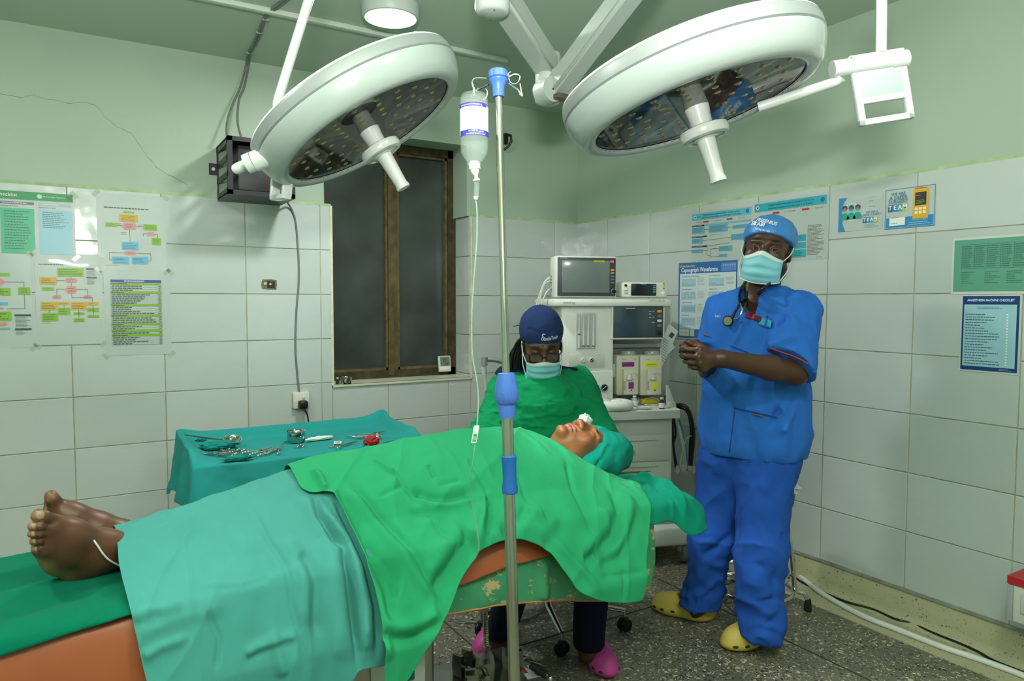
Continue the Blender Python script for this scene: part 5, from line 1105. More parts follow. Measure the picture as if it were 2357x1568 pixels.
gr = drape('surgical_drape', green, [(-2.45, -.2), (-1.62, -.2)], pl_([(885, 1575), (930, 1575), (985, 1500), (1017, 1438), (1036, 1402), (1062, 1345), (1087, 1294), (1118, 1268), (1190, 1243), (1262, 1270), (1300, 1320), (1335, 1362), (1390, 1386), (1440, 1388), (1478, 1384)]),
    [(-2.45, -.2), (-2.47, .2)]+[tuple(p) for p in pl_([(672, 1092), (700, 1128), (757, 1138), (798, 1209), (841, 1296), (867, 1380), (882, 1470), (885, 1575)])], [(-1.62, -.2), (-1.63, .25)]+[tuple(p) for p in pl_([(1275, 1012), (1305, 1024), (1340, 1046), (1378, 1080), (1420, 1098), (1468, 1112), (1488, 1145), (1492, 1200), (1488, 1300), (1478, 1384)])], 420, 280, .046, .070, fG, 'bright green surgical drape over the patient\'s torso and table edge', 'drape', wr=.006, wave=.004, seed=41, wscale=(6, 5))
# ================================================================== people
mt4 = lambda o: np.array(tuple(o.location))
def shell_np(name, P, F, mat, parent): return np_mesh(name, P-mt4(parent), F, mat, parent)
def bounds(pts, pad):
    A = np.array([tuple(p) for p in pts]); return A.min(0)-pad, A.max(0)+pad
def wrap_text(mb, txt, size, X, c, r, off, x0, z0, rot=0, bold=.01, wmax=None):
    """lettering laid on the front of a head-shaped ellipsoid (local -Y side)"""
    vs, fs = text_geo(txt, 'CENTER', 'CENTER', bold); out = []
    ca, sa = math.cos(math.radians(rot)), math.sin(math.radians(rot)); w = max(v[0] for v in vs)-min(v[0] for v in vs); k = size
    if wmax: k = min(size, wmax/w)
    for v in vs:
        px, pz = v[0]*k, v[1]*size; x = x0+px*ca-pz*sa; z = z0+px*sa+pz*ca
        a = (x-c[0])/(r[0]+off); b = (z-c[2])/(r[2]+off); y = c[1]-(r[1]+off)*math.sqrt(max(.02, 1-a*a-b*b)); out.append((x, y, z))
    mb.raw(out, fs, X)
def mask(parent, X, sc, top=-.020, bot=-.122, wid=.068, blue='86cbd8', tilt=0):
    loc = parent.location
    XL = T(-Vector(loc)) @ X
    def f(u, v, o=0.0):
        th = (u-.5)*2; x = wid*math.sin(th*1.35)/math.sin(1.35); fz = top+(bot-top)*v
        bul = math.cos(th*1.25); y = -.048-.064*bul-.012*math.exp(-(th/.3)**2)*math.exp(-((v-.12)/.3)**2)-.006*math.sin(math.pi*v)*bul+.020*max(0, v-.72)**1*bul*2.4
        z = fz+.016*math.exp(-(th/.35)**2)*(1-v)**2*1.0+.020*abs(th)**1.6*(v-.35)
        y -= .0022*math.sin(v*22)*bul*(.3+.7*math.sin(math.pi*v))+o
        return (x*sc, y*sc, z*sc)
    m_b = M('mask_'+blue, blue, .7, bump=.25, bscale=60, bdist=.002); m_w = M('mask_white_band', 'cfdbda', .7)
    mb = MB(); mb.grid(40, 44, lambda u, v: f(u, v), XL); o = mb.build('face_mask', m_b, parent, angle=80); md = o.modifiers.new('t', 'SOLIDIFY'); md.thickness = .0015
    mb = MB(); mb.grid(40, 6, lambda u, v: f(u, v*.13, .0012), XL); mb.build('nose_band', m_w, o, angle=80)
    mb = MB(); mb.tube([XL @ Vector(f(i/24, .995)) for i in range(25)], .0022*sc, 6); mb.build('lower_edge', m_w, o)
    for s_ in (0, 1):
        q = 1 if s_ else -1; e1 = Vector((q*.083, .002, .018))*sc; e2 = Vector((q*.080, .004, -.030))*sc
        for v0, e in ((.02, e1), (.93, e2)):
            a = Vector(f(s_, v0)); mid = a.lerp(e, .5)+Vector((q*.006, -.002, 0))*sc
            mb = MB(); mb.tube([XL @ p for p in spline([a, mid, e], 5)], .0020*sc, 6); mb.build('ear_loop', m_w, o)
    return o
def eyes(parent, X, sc, look=(0, -1, 0), down=0):
    XL = T(-Vector(parent.location)) @ X
    for q in (-1, 1):
        c = Vector((q*.0325, -.0722, .0004))*sc
        mb = MB(); mb.ell(c, (.0118*sc,)*3, XL, 18, 12); e = mb.build('eye', M('eye_white', 'c9c0a8', .2), parent)
        lk = Vector(look).normalized(); XE = zframe(c+lk*(.0100*sc), lk, (0, 0, 1)); mb = MB(); mb.lathe([(.0064*sc, .0002), (.006*sc, .0014), (.003*sc, .0022), (0, .0024)], 16, XL @ XE); mb.build('iris', M('iris_brown', '1c120c', .08), e)
# ------------------------------------------------------------------ the standing man in blue scrubs
fM = (-CF*math.cos(math.radians(38))-CR*math.sin(math.radians(38))); fM.z = 0; fM.normalize(); lM = Vector((0, 0, 1)).cross(fM).normalized(); zM = Vector((0, 0, 1))
man = empty('person', onz(1690, 1450, 0), 'standing man in blue scrubs and face mask, hands clasped beside the machine', 'person')
Rm = Matrix(((lM.x, -fM.x, 0, 0), (lM.y, -fM.y, 0, 0), (0, 0, 1, 0), (0, 0, 0, 1)))     # local -Y forward
hf = (-CF*math.cos(math.radians(26))-CR*math.sin(math.radians(26))-CU*.05).normalized(); hu0 = CU*math.cos(math.radians(11))+CR*math.sin(math.radians(11)); hu = (hu0-hf*hf.dot(hu0)).normalized()
SCm = 1.09; hcM = dep(1766, 577, 2.84); XMh = frame(hcM, hu.cross(hf)*-1 if False else (-hf).cross(hu), -hf, hu) @ Matrix.Scale(SCm, 4)
d_ = dep
sL, eL, wL = d_(1836, 720, 2.74), d_(1830, 858, 2.63), d_(1662, 826, 2.51); sR, eR, wR = d_(1664, 715, 2.98), d_(1634, 850, 2.93), d_(1606, 812, 2.66)
b0, b1 = bounds([hcM, sL, eL, wL, sR, eR, onz(1500, 1390, 0), onz(1790, 1460, 0), d_(1570, 800, 2.5)], .16); b0[2] = 0; b1[2] = 1.80
hz0, hz1 = hcM.z-.16, hcM.z+.15; hx = (hcM.x-.13, hcM.x+.13); hy = (hcM.y-.14, hcM.y+.14)
hh = d_(1605, 815, 2.52)
def ranges(lo, hi, fine, hf_, hc_):
    segs = []; cur = lo
    for a, b_ in sorted(fine):
        a = max(a, cur); b_ = min(b_, hi)
        if b_ <= a: continue
        if a > cur: segs.append((cur, a, hc_))
        segs.append((a, b_, hf_)); cur = b_
    if cur < hi: segs.append((cur, hi, hc_))
    return axis(segs)
bs = Sdf(ranges(b0[0], b1[0], [hx, (hh.x-.10, hh.x+.12)], .0028, .009), ranges(b0[1], b1[1], [hy, (hh.y-.1, hh.y+.12)], .0028, .009), ranges(0, 1.8, [(hz0, hz1), (hh.z-.10, hh.z+.07)], .0028, .009))
head_sdf(bs, XMh, 'open', jaw=1.12, nose=1.2); bs.cap((0, .02, -.06), (0, .05, -.19), .060, .066, .03); bs.at(I4)
tc_ = d_(1742, 800, 2.88); bs.cap(XMh @ Vector((0, .05, -.19)), tc_, .07, .13, .06); bs.at(T(tc_) @ Rm); bs.ell((0, .01, .06), (.18, .115, .13), .05); bs.ell((0, 0, -.2), (.15, .12, .2), .06); bs.at(I4)
bs.chain([sL, eL], [.052, .047], .02); bs.chain([eL, eL.lerp(wL, .35), wL], [.046, .045, .029], .02)
bs.chain([sR, eR, wR], [.05, .045, .03], .02)
# legs under trousers and feet in the clogs
hipN, kneeN, ankN_ = d_(1765, 1060, 2.83), d_(1752, 1262, 2.78), d_(1752, 1440, 2.745); hipF, kneeF, ankF_ = d_(1668, 1055, 2.95), d_(1642, 1235, 2.98), d_(1606, 1398, 3.0)
for a, b_, c in ((hipN, kneeN, ankN_), (hipF, kneeF, ankF_)): bs.chain([a, b_, c], [.07, .05, .036], .03)
bs.cap(hipN, hipF, .062, .062, .05); bs.cap(hipN.lerp(hipF, .5), tc_, .085, .12, .05)
toeN, heelN = onz(1690, 1492, .035), onz(1775, 1462, .04); toeF, heelF = onz(1515, 1388, .035), onz(1628, 1425, .035)
bs.chain([ankN_, heelN.lerp(toeN, .25)], [.034, .016], .02); bs.chain([ankF_, heelF.lerp(toeF, .25)], [.034, .016], .02)
# clasped hands: left hand in front, fingers curled round the right
def hand(s, wr, palm, mcp, pip, dip, tip, rf, thumb):
    s.cap(wr, palm, .027, .030, .02)
    for i in range(4):
        s.cap(palm, mcp[i], .024, .0155, .012); s.chain([mcp[i], pip[i], dip[i], tip[i]], [rf*(1.12 if i < 3 else 1), rf*1.02, rf*.92, rf*.85], .0035)
    s.chain(thumb, [.016, .0125, .0105], .006)
H = lambda x, y, d=2.5: d_(x, y, d)
hand(bs, wL, H(1634, 826, 2.51), [H(1610, 806, 2.495), H(1608, 822, 2.485), H(1612, 837, 2.485), H(1620, 849, 2.49)], [H(1580, 804, 2.51), H(1578, 819, 2.505), H(1586, 834, 2.50), H(1596, 846, 2.505)], [H(1570, 804, 2.545), H(1569, 818, 2.545), H(1577, 832, 2.54), H(1588, 843, 2.54)], [H(1578, 803, 2.565), H(1578, 817, 2.565), H(1585, 830, 2.56), H(1596, 840, 2.56)], .0092, [H(1625, 808, 2.515), H(1606, 795, 2.53), H(1590, 793, 2.545)])
hand(bs, wR, H(1600, 806, 2.60), [H(1588, 792, 2.57), H(1580, 798, 2.575), H(1578, 808, 2.585), H(1580, 818, 2.60)], [H(1580, 787, 2.545), H(1570, 795, 2.555), H(1568, 808, 2.57), H(1571, 820, 2.58)], [H(1590, 790, 2.53), H(1580, 800, 2.54), H(1580, 812, 2.555), H(1582, 822, 2.565)], [H(1600, 795, 2.53), H(1590, 803, 2.545), H(1590, 814, 2.56), H(1592, 824, 2.57)], .0095, [H(1610, 797, 2.585), H(1602, 789, 2.56), H(1594, 791, 2.54)])
P, F = bs.mesh(1); Pm = P-mt4(man); ob = np_mesh('body', Pm, F, skin_m, man)
L3 = lambda v: tuple(Vector(v)-man.location)
pat = [(L3(XMh @ Vector((q*.033, -.083, .031))), (.020, .020, .006), '120b08') for q in (-1, 1)]
pat += [(L3(XMh @ Vector((q*.062, -.02, -.055))), (.03, .05, .045), '1b120d') for q in (-1, 1)] + [(L3(XMh @ Vector((q*.072, .0, .03))), (.018, .04, .03), '140d09') for q in (-1, 1)]
pat += [(L3(H(1592, 797, 2.50)), (.05, .03, .012), '6f4632')]  # paler flat band along the top of the index finger
paint_skin(ob, Pm, '482d20', [(L3(eL.lerp(wL, .45)), (.16, .14, .07), '4f3423')]+pat)
eyes(man, XMh, 1.0, look=(.12, -1, -.02)); mask(man, XMh, 1.07, top=-.024, bot=-.116, wid=.064)
# cap
capc, capr = (0, .022, .045), (.090, .108, .083)
cs = Sdf(axis([(hcM.x-.16, hcM.x+.16, .004)]), axis([(hcM.y-.17, hcM.y+.17, .004)]), axis([(hcM.z-.1, hcM.z+.19, .004)])); cs.at(XMh); cs.ell(capc, capr, .02); cs.ell((0, .03, .055), (.088, .10, .07), .03); cs.at(I4)
n_ = (XMh.to_3x3() @ Vector((0, -.40, -1))).normalized(); cs.cut(XMh @ Vector((0, -.085, .058)), n_)
P, F = cs.mesh(2); N = vnormals(P, F); P = P+N*(.0022*vnoise(P, (25, 25, 25), 3, 3))[:, None]
capo = shell_np('scrub_cap', P, F, cloth('cap_blue', '256fa8', .3, 40), man)
prt = M('print_white')
mb = MB(); XLm = T(-man.location) @ XMh
wrap_text(mb, 'FRESENIUS', .019, XLm, capc, capr, .009, -.012, .098, rot=-9, bold=.02, wmax=.075); wrap_text(mb, 'KABI', .019, XLm, capc, capr, .009, -.034, .086, rot=-4, bold=.02); wrap_text(mb, 'caring for life', .010, XLm, capc, capr, .009, -.018, .066, rot=-8, wmax=.055)
for k in range(3): wrap_text(mb, 'I', .024, XLm, capc, capr, .009, -.062+.006*k, .088, rot=-6, bold=.03)
mb.build('cap_lettering', prt, capo, smooth=False)
# scrub top
blue = cloth('royal_blue_scrubs', '2f6cc6', .45, 22, var=.05, bdist=.006)
ts = Sdf(axis([(b0[0], b1[0], .0062)]), axis([(b0[1], b1[1], .0062)]), axis([(.70, 1.52, .0062)]))
ts.at(T(tc_) @ Rm); ts.ell((0, .0, .05), (.205, .145, .19), .05); ts.ell((0, -.02, -.16), (.205, .170, .20), .06); ts.ell((0, -.01, -.34), (.222, .178, .22), .08); ts.at(I4)
ts.cap(sL+Vector((0, 0, .0)), sR+Vector((0, 0, .0)), .068, .068, .05); nb = XMh @ Vector((0, .05, -.155)); ts.cap(sL.lerp(sR, .25)+Vector((0, 0, .03)), nb, .05, .06, .05); ts.cap(sR.lerp(sL, .25)+Vector((0, 0, .03)), nb, .05, .06, .05)
hemz = .742; ts.cut((0, 0, hemz), (0, 0, -1))
def sleeve(sh_, el_, r0, r1, f, tilt):
    t2 = Sdf(*ts.ax); end = sh_.lerp(el_, f); t2.cap(sh_, end+(end-sh_)*.5, r0, r1, .03); n = (el_-sh_).normalized()+tilt; t2.cut(end, n)
    h = np.clip(.5+.5*(ts.V-t2.V)/.03, 0, 1); ts.V = ts.V+(t2.V-ts.V)*h-.03*h*(1-h)
sleeve(sL, d_(1812, 858, 2.62), .080, .102, .88, CR*-.42); sleeve(sR, eR, .075, .085, .66, Vector((0, 0, 0)))
# neck opening
vt = d_(1722, 742, 2.735)
ts.cap(XMh @ Vector((0, .035, -.10)), nb+Vector((0, 0, .03)), .085, .075, .005, 'd'); ts.chain
ts.cap(nb-fM*-.03+Vector((0, 0, .02)), vt, .062, .006, .004, 'd'); ts.cap(nb+fM*.09+Vector((0, 0, -.0)), vt+fM*.03, .045, .006, .004, 'd')
P, F = ts.mesh(1); N = vnormals(P, F)
P = P+N*(.006*vnoise(P, (9, 9, 5), 11, 3)+.004*vnoise(P, (20, 20, 8), 12, 2)+.008*np.clip(1-2.6*np.abs(vnoise(P, (8, 8, 4), 14, 2)), 0, 1)**1.5)[:, None]
D2 = lambda *a: d_(*a)
segs = [([D2(1690, 800, 2.7), D2(1720, 850, 2.7), D2(1745, 900, 2.68)], .018, -.010), ([D2(1760, 790, 2.68), D2(1740, 840, 2.68)], .02, -.010), ([D2(1800, 720, 2.68), D2(1790, 780, 2.66), D2(1765, 820, 2.66)], .014, -.014), ([D2(1830, 780, 2.6), D2(1790, 790, 2.6), D2(1770, 800, 2.62)], .016, .008), ([D2(1660, 900, 2.72), D2(1690, 980, 2.7), D2(1710, 1050, 2.68)], .016, -.008), ([D2(1640, 880, 2.75), D2(1655, 960, 2.72), D2(1670, 1030, 2.7)], .016, .008), ([D2(1810, 900, 2.7), D2(1780, 980, 2.68), D2(1755, 1050, 2.66)], .016, -.010), ([D2(1830, 920, 2.72), D2(1800, 1000, 2.68)], .014, .009), ([D2(1700, 930, 2.69), D2(1725, 1000, 2.68), D2(1735, 1050, 2.67)], .012, .006), ([D2(1640, 740, 2.85), D2(1660, 790, 2.8), D2(1690, 830, 2.75)], .018, .006), ([D2(1620, 860, 2.8), D2(1612, 930, 2.8)], .015, -.006)]
P = folds3(P, N, [(a, w*.85, h*2.1) for a, w, h in segs]); topo = shell_np('scrub_top', P, F, blue, man)
piping = M('red_piping', 'b3222e', .5)
def surf_hit(P, N, p, vdir):     # nearest garment vertex along the line of sight
    p = np.array(tuple(p)); v = np.array(tuple(vdir)); q = P-np.array(tuple(CP)); t = q@v; d = np.linalg.norm(q-t[:, None]*v, axis=1); d = d+np.where(((N*v).sum(1)) > 0, 1, 0); near = np.where(d < d.min()+.006)[0]; i = near[np.argmin(t[near])]; return Vector(P[i]), Vector(N[i])
Nt = vnormals(P, F); PT = P
def on_top(x, y, off=.002): v = pray(x, y).normalized(); p, n = surf_hit(PT, Nt, CP, v); t = (p-CP).dot(v); return CP+v*(t-off)-man.location, n
mb = MB(); mb.tube([on_top(x, y, .003)[0] for x, y in ((1772, 801), (1790, 808), (1808, 814), (1828, 821), (1845, 829), (1860, 838))], .0028, 6); mb.build('sleeve_piping', piping, topo)
mb = MB(); mb.tube([on_top(x, y, .004)[0] for x, y in ((1618, 769), (1624, 770), (1631, 773))], .0028, 6); mb.build('sleeve_piping', piping, topo)
def patch_on(pts, name, mat, parent=topo, off=.004, n=14):
    """a flat cloth patch lying on the garment, spanned between four photo corners"""
    mb = MB(); a, b_, c, d = [Vector((p[0], p[1], 0)) for p in pts]
    def f(u, v): q = (a.lerp(b_, u)).lerp(d.lerp(c, u), v); return on_top(q.x, q.y, off)[0]
    G = [[f(i/n, j/4) for j in range(5)] for i in range(n+1)]
    for i in range(1, n):
        for j in range(5): G[i][j] = (G[i-1][j]+G[i+1][j]+G[i][j]*2)/4
    mb.raw([p for r in G for p in r], [(i*5+j, (i+1)*5+j, (i+1)*5+j+1, i*5+j+1) for i in range(n) for j in range(4)]); o = mb.build(name, mat, parent, angle=80); md = o.modifiers.new('t', 'SOLIDIFY'); md.thickness = .0012; md.offset = 0; return o
patch_on([(1722, 719), (1738, 724), (1734, 736), (1715, 728)], 'pocket_trim_red', M('print_red', 'b02433', .7, var=.4, vscale=120)); patch_on([(1738, 724), (1755, 731), (1750, 742), (1734, 736)], 'pocket_trim_black', M('print_redblack', '23161a', .7, var=.9, vscale=150, col2='8a1f2b')); patch_on([(1755, 731), (1776, 738), (1773, 755), (1745, 747)], 'pocket_trim_cyan', M('print_cyan', '1fa0bf', .7, var=.2, vscale=60))
patch_on([(1680, 795), (1725, 812), (1724, 813.5), (1679.5, 796.5)], 'pocket_seam', M('seam_blue', '173f80', .8), off=.002, n=10)
patch_on([(1690, 938), (1788, 960), (1788, 962), (1690, 940)], 'pocket_seam', M('seam_blue'), off=.002, n=10); patch_on([(1693, 940), (1680, 1040), (1678, 1040), (1691, 940)], 'pocket_seam', M('seam_blue'), off=.002, n=10)
patch_on([(1730, 951), (1758, 958), (1757, 961), (1729, 953)], 'pocket_gap', M('ochre_pocket_edge', '6e5a2c', .7), off=.003, n=6)
mb = MB(); base, nn = on_top(1655, 728, .006); vs, fs = text_geo('SmileTrain', 'CENTER', 'CENTER', .02)
XT = frame(base, (CR*.97-CU*.05+CF*.2), CU, -CF); w_ = max(v[0] for v in vs)-min(v[0] for v in vs); mb.text('SmileTrain', .014, XT, wmax=.036, bold=.02); mb.build('shirt_lettering', prt, topo, smooth=False)
# trousers
tr = cloth('blue_scrub_trousers', '2552aa', .45, 22, var=.05, bdist=.006)
ps = Sdf(axis([(b0[0], b1[0], .0062)]), axis([(b0[1], b1[1], .0062)]), axis([(.03, .84, .0062)]))
ps.at(T(tc_) @ Rm); ps.ell((0, .0, -.40), (.185, .15, .20), .05); ps.at(I4)
ps.chain([hipN, kneeN, ankN_+Vector((0, 0, -.05))], [.116, .094, .080], .045); ps.chain([hipF, kneeF, ankF_+Vector((0, 0, -.05))], [.108, .088, .074], .045)
cutN, cutF = ankN_.z-.035, ankF_.z-.02
ps.cut((0, 0, .07), (0, 0, -1))
P, F = ps.mesh(1); N = vnormals(P, F); low = np.clip((.55-P[:, 2])/.4, 0, 1)
P = P+N*((.005+.004*low)*vnoise(P, (10, 10, 7), 21, 3)+(.006+.006*low)*np.clip(1-2.6*np.abs(vnoise(P+np.stack([P[:, 2]*.5, P[:, 2]*.3, P[:, 0]*.6], 1), (8, 8, 5), 24, 2)), 0, 1)**1.5+.003*vnoise(P, (20, 20, 14), 22, 2)+low*.003*np.sin(P[:, 2]*60+P[:, 0]*30+7*vnoise(P, (6, 6, 6), 23, 2)))[:, None]
segs = [([D2(1700, 1270, 2.7), D2(1730, 1300, 2.68), D2(1760, 1310, 2.67)], .014, -.010), ([D2(1705, 1370, 2.68), D2(1750, 1390, 2.66), D2(1795, 1380, 2.67)], .014, -.014), ([D2(1705, 1410, 2.67), D2(1750, 1420, 2.65), D2(1795, 1410, 2.66)], .012, .014), ([D2(1700, 1425, 2.67), D2(1745, 1440, 2.65), D2(1790, 1430, 2.66)], .010, -.012), ([D2(1790, 1180, 2.72), D2(1780, 1280, 2.7), D2(1785, 1360, 2.68)], .014, -.008), ([D2(1610, 1290, 2.9), D2(1650, 1260, 2.88), D2(1685, 1230, 2.9)], .016, -.012), ([D2(1600, 1330, 2.9), D2(1640, 1310, 2.88), D2(1670, 1300, 2.9)], .014, .010), ([D2(1575, 1380, 2.92), D2(1610, 1390, 2.9), D2(1650, 1360, 2.9)], .014, -.012), ([D2(1660, 1070, 2.8), D2(1685, 1150, 2.78), D2(1690, 1240, 2.78)], .016, -.014), ([D2(1625, 1100, 2.85), D2(1650, 1130, 2.82)], .014, -.008)]
P = folds3(P, N, [(a, w*1.1, h*1.5) for a, w, h in segs]); shell_np('trousers', P, F, tr, man)
# clogs
def clog(parent, toe, heel, col, name='clog', sc=1.0, strap=True, lift=.0, dirn=None):
    toe, heel = Vector(toe), Vector(heel); toe.z = heel.z = 0; ax = (toe-heel).normalized() if dirn is None else Vector(dirn).normalized(); sd = Vector((0, 0, 1)).cross(ax); c = (toe+heel)/2; L_ = .285*sc if dirn is None else (toe-heel).length
    X = frame(c, ax, sd, (0, 0, 1)); l = L_/2
    s = Sdf(axis([(c.x-.2, c.x+.2, .0048)]), axis([(c.y-.2, c.y+.2, .0048)]), axis([(0, .16, .0048)])); s.at(X)
    s.ell((l*.42, 0, .028), (l*.56, .054*sc, .03), .02); s.ell((-l*.45, 0, .024), (l*.5, .042*sc, .026), .02); s.cap((l*.3, 0, .03), (-l*.4, 0, .028), .036*sc, .034*sc, .03)
    s.ell((l*.30, 0, .050), (l*.60, .049*sc, .042), .02); s.cap((-.01, 0, .07), (l*.25, 0, .062), .032, .034, .02); s.cap((-l*.9, 0, .05), (-l*.8, 0, .062), .022, .02, .02); s.cap((-l*.8, -.028, .05), (-.0, -.036, .07), .012, .014, .01); s.cap((-l*.8, .028, .05), (-.0, .036, .07), .012, .014, .01)
    s.ell((-l*.32, 0, .09), (l*.48, .034*sc, .06), .008, 'd'); s.cut(X @ Vector((0, 0, .004)), (0, 0, -1))
    P, F = s.mesh(2); o = np_mesh(name, P-mt4(parent), F, M('clog_'+col, col, .5, bump=.05, bscale=80), parent)
    rim = M('clog_hole', '2b2a1c', .8)
    Nn = vnormals(P, F)
    for sgn in (-1, 1):
        for k in range(3):
            q = X @ Vector((l*(.80-.30*k), sgn*(.040+.007*math.sin(k*1.5+.5))*sc, .030+.002*k)); i = np.argmin(np.linalg.norm(P-np.array(tuple(q)), axis=1)); n = Vector(Nn[i]); mb = MB(); mb.ell((0, 0, 0), (.010*sc, .0055*sc, .003), zframe(Vector(P[i])-parent.location, n, ax.cross(n)) ); mb.build('vent_hole', rim, o)
    return o
cN = clog(man, onz(1664, 1500, 0), onz(1797, 1466, 0), 'c2ab51', sc=1.1); cF = clog(man, onz(1492, 1400, 0), onz(1652, 1436, 0), 'c2ab51')
# stethoscope round his neck
st = empty('stethoscope', on_top(1690, 735)[0]+man.location, 'black stethoscope hanging round the man\'s neck over the blue scrubs', 'stethoscope')
def sp(x, y, off=.010): return on_top(x, y, off)[0]+man.location-st.location
dkb = M('stethoscope_black', '15181a', .35)
dd = lambda x, y, d: d_(x, y, d)-st.location
mb = MB(); mb.tube(spline([dd(1716, 648, 2.80), dd(1706, 665, 2.74), sp(1702, 680, .012), sp(1703, 695, .012), sp(1712, 704, .012)], 8), .0055, 8); mb.build('ear_tube', dkb, st)
mb = MB(); mb.tube(spline([dd(1722, 650, 2.78), dd(1720, 668, 2.73), sp(1718, 690, .014), sp(1714, 705, .012), sp(1710, 718, .012)], 8), .0048, 8); mb.build('ear_tube', M('stethoscope_olive', '6d664a', .3, .4), st)
mb = MB(); mb.tube(spline([dd(1772, 652, 2.74), dd(1752, 668, 2.72), sp(1735, 682, .010), sp(1715, 690, .014), sp(1700, 705, .014), sp(1690, 722, .014), sp(1685, 735, .014)], 8), .0052, 8); mb.build('chest_tube', dkb, st)
mb = MB(); mb.tube(spline([sp(1685, 735, .016), sp(1697, 733, .016), sp(1705, 724, .016), sp(1709, 712, .016), sp(1704, 700, .016)], 8), .003, 8); mb.build('metal_loop', chrome, st)
c = sp(1676, 739, .018); n = (-CF*.8-CR*.55).normalized()
mb = MB(); mb.lathe([(.018, -.008), (.0205, -.004), (.0215, .003), (.019, .006)], 24, zframe(c, n)); mb.build('bell_rim', dkb, st)
mb = MB(); mb.lathe([(.0185, .0045), (.016, .0068), (0, .0075)], 24, zframe(c, n)); mb.build('diaphragm', M('diaphragm_grey', '8d9083', .3, .3), st)
mb = MB(); mb.ell(sp(1718, 698, .018), (.008, .006, .010)); mb.build('ear_tip', dkb, st)
pn = empty('pen', on_top(1764, 735)[0]+man.location, 'purple pen clipped in the breast pocket of the blue scrubs', 'pen')
mb = MB(); mb.tube([on_top(1766, 729, .008)[0]+man.location-pn.location, on_top(1760, 752, .008)[0]+man.location-pn.location], .0035, 8); mb.build('barrel', M('pen_purple', '5a55a8', .3), pn)
mb = MB(); mb.ell(on_top(1766, 729, .009)[0]+man.location-pn.location, (.0048, .0045, .006)); mb.build('cap', M('pen_purple_dark', '45418a', .3), pn)
# ------------------------------------------------------------------ the seated woman in a green gown
nur = empty('person', (-1.33, -1.52, 0), 'seated woman in green gown, navy cap, glasses and mask looking down', 'person')
fN = (-CF*math.cos(math.radians(4))+CR*math.sin(math.radians(4))); nf = (fN*math.cos(math.radians(24))-CU*math.sin(math.radians(24))).normalized(); nu0 = CU*1.0-CR*.03; nup = (nu0-nf*nf.dot(nu0)).normalized()
SCn = 1.0; hcN = dep(1247, 794, 2.95); XN = frame(hcN, (-nf).cross(nup), -nf, nup) @ Matrix.Scale(SCn, 4)
n0, n1 = (-1.75, -2.12, 0), (-.85, -1.25, 1.36)
shl, shr = d_(1168, 895, 3.06), d_(1330, 888, 3.06); ell_, elr_ = d_(1128, 1010, 2.93), d_(1372, 1010, 2.90)
ns = Sdf(ranges(n0[0], n1[0], [(hcN.x-.12, hcN.x+.12)], .0030, .011), ranges(n0[1], n1[1], [(hcN.y-.14, hcN.y+.12)], .0030, .011), ranges(0, 1.36, [(hcN.z-.15, hcN.z+.13)], .0030, .011))
head_sdf(ns, XN, 'closed', jaw=1.0, nose=1.1); ns.cap((0, .02, -.06), (0, .075, -.16), .05, .052, .03); ns.at(I4)
nbN = XN @ Vector((0, .075, -.16)); hip = Vector((-1.31, -1.47, .50))
ns.chain([nbN, hip], [.07, .13], .05); ns.cap(shl, shr, .05, .05, .04); ns.chain([shl, ell_, d_(1270, 1030, 2.72)], [.045, .04, .03], .03); ns.chain([shr, elr_, d_(1340, 1005, 2.62)], [.045, .04, .03], .03)
# gloved-free hands by the patient's face: palm and fingers
hN = d_(1340, 1000, 2.60)
kL, kR = Vector((-1.55, -1.80, .50)), Vector((-1.33, -1.90, .50)); aL, aR = d_(1146, 1462, 2.83), d_(1358, 1478, 2.63)
aL = onz(1146, 1482, .06); aR = onz(1356, 1500, .07)
for k, a in ((kL, aL), (kR, aR)): ns.chain([hip, k, a], [.09, .06, .04], .04); 
ns.cap(aL, onz(1134, 1492, .04), .03, .014, .02); ns.cap(aR, onz(1372, 1515, .04), .03, .014, .02)
P, F = ns.mesh(1); Pn = P-mt4(nur); ob = np_mesh('body', Pn, F, skin_m, nur); L4 = lambda v: tuple(Vector(v)-nur.location)
paint_skin(ob, Pn, '54341f', [(L4(XN @ Vector((q*.033, -.083, .029))), (.020, .020, .006), '1b100b') for q in (-1, 1)]+[(L4(XN @ Vector((q*.033, -.088, .004))), (.018, .015, .007), '3d2416') for q in (-1, 1)])
mask(nur, XN, SCn*1.0, top=-.036, bot=-.128, wid=.070)
ncc, ncr = (0, .020, .050), (.0865, .106, .086)
cs = Sdf(axis([(hcN.x-.15, hcN.x+.15, .0042)]), axis([(hcN.y-.16, hcN.y+.16, .0042)]), axis([(hcN.z-.1, hcN.z+.18, .0042)])); cs.at(XN); cs.ell(ncc, ncr, .02); cs.ell((0, .05, .07), (.085, .10, .08), .03); cs.at(I4)
cs.cut(XN @ Vector((0, -.085, .040)), (XN.to_3x3() @ Vector((0, -.30, -1))).normalized())
P, F = cs.mesh(2); N = vnormals(P, F); P = P+N*(.002*vnoise(P, (25, 25, 25), 3, 3))[:, None]
P = folds3(P, N, [([XN @ Vector((x, -.09+.9*abs(x), .088)) for x in (-.07, -.04, 0, .04, .07)], .006, -.004)])
navy = cloth('navy_cap_cotton', '24345f', .3, 40)
nco = shell_np('scrub_cap', P, F, navy, nur)
mb = MB(); XLn = T(-nur.location) @ XN; wrap_text(mb, 'SmileTrain', .020, XLn, ncc, ncr, .0075, .028, .066, bold=.02, wmax=.058); 
for k, (x, z, s_) in enumerate(((-.006, .078, .016), (-.007, .066, .016))): wrap_text(mb, 'S' if k == 0 else 'O', s_, XLn, ncc, ncr, .0075, x, z, bold=.03)
wrap_text(mb, '~', .022, XLn, ncc, ncr, .0075, -.001, .086, bold=.02); mb.build('cap_lettering', M('print_silver', 'c5cdd0', .6), nco, smooth=False)
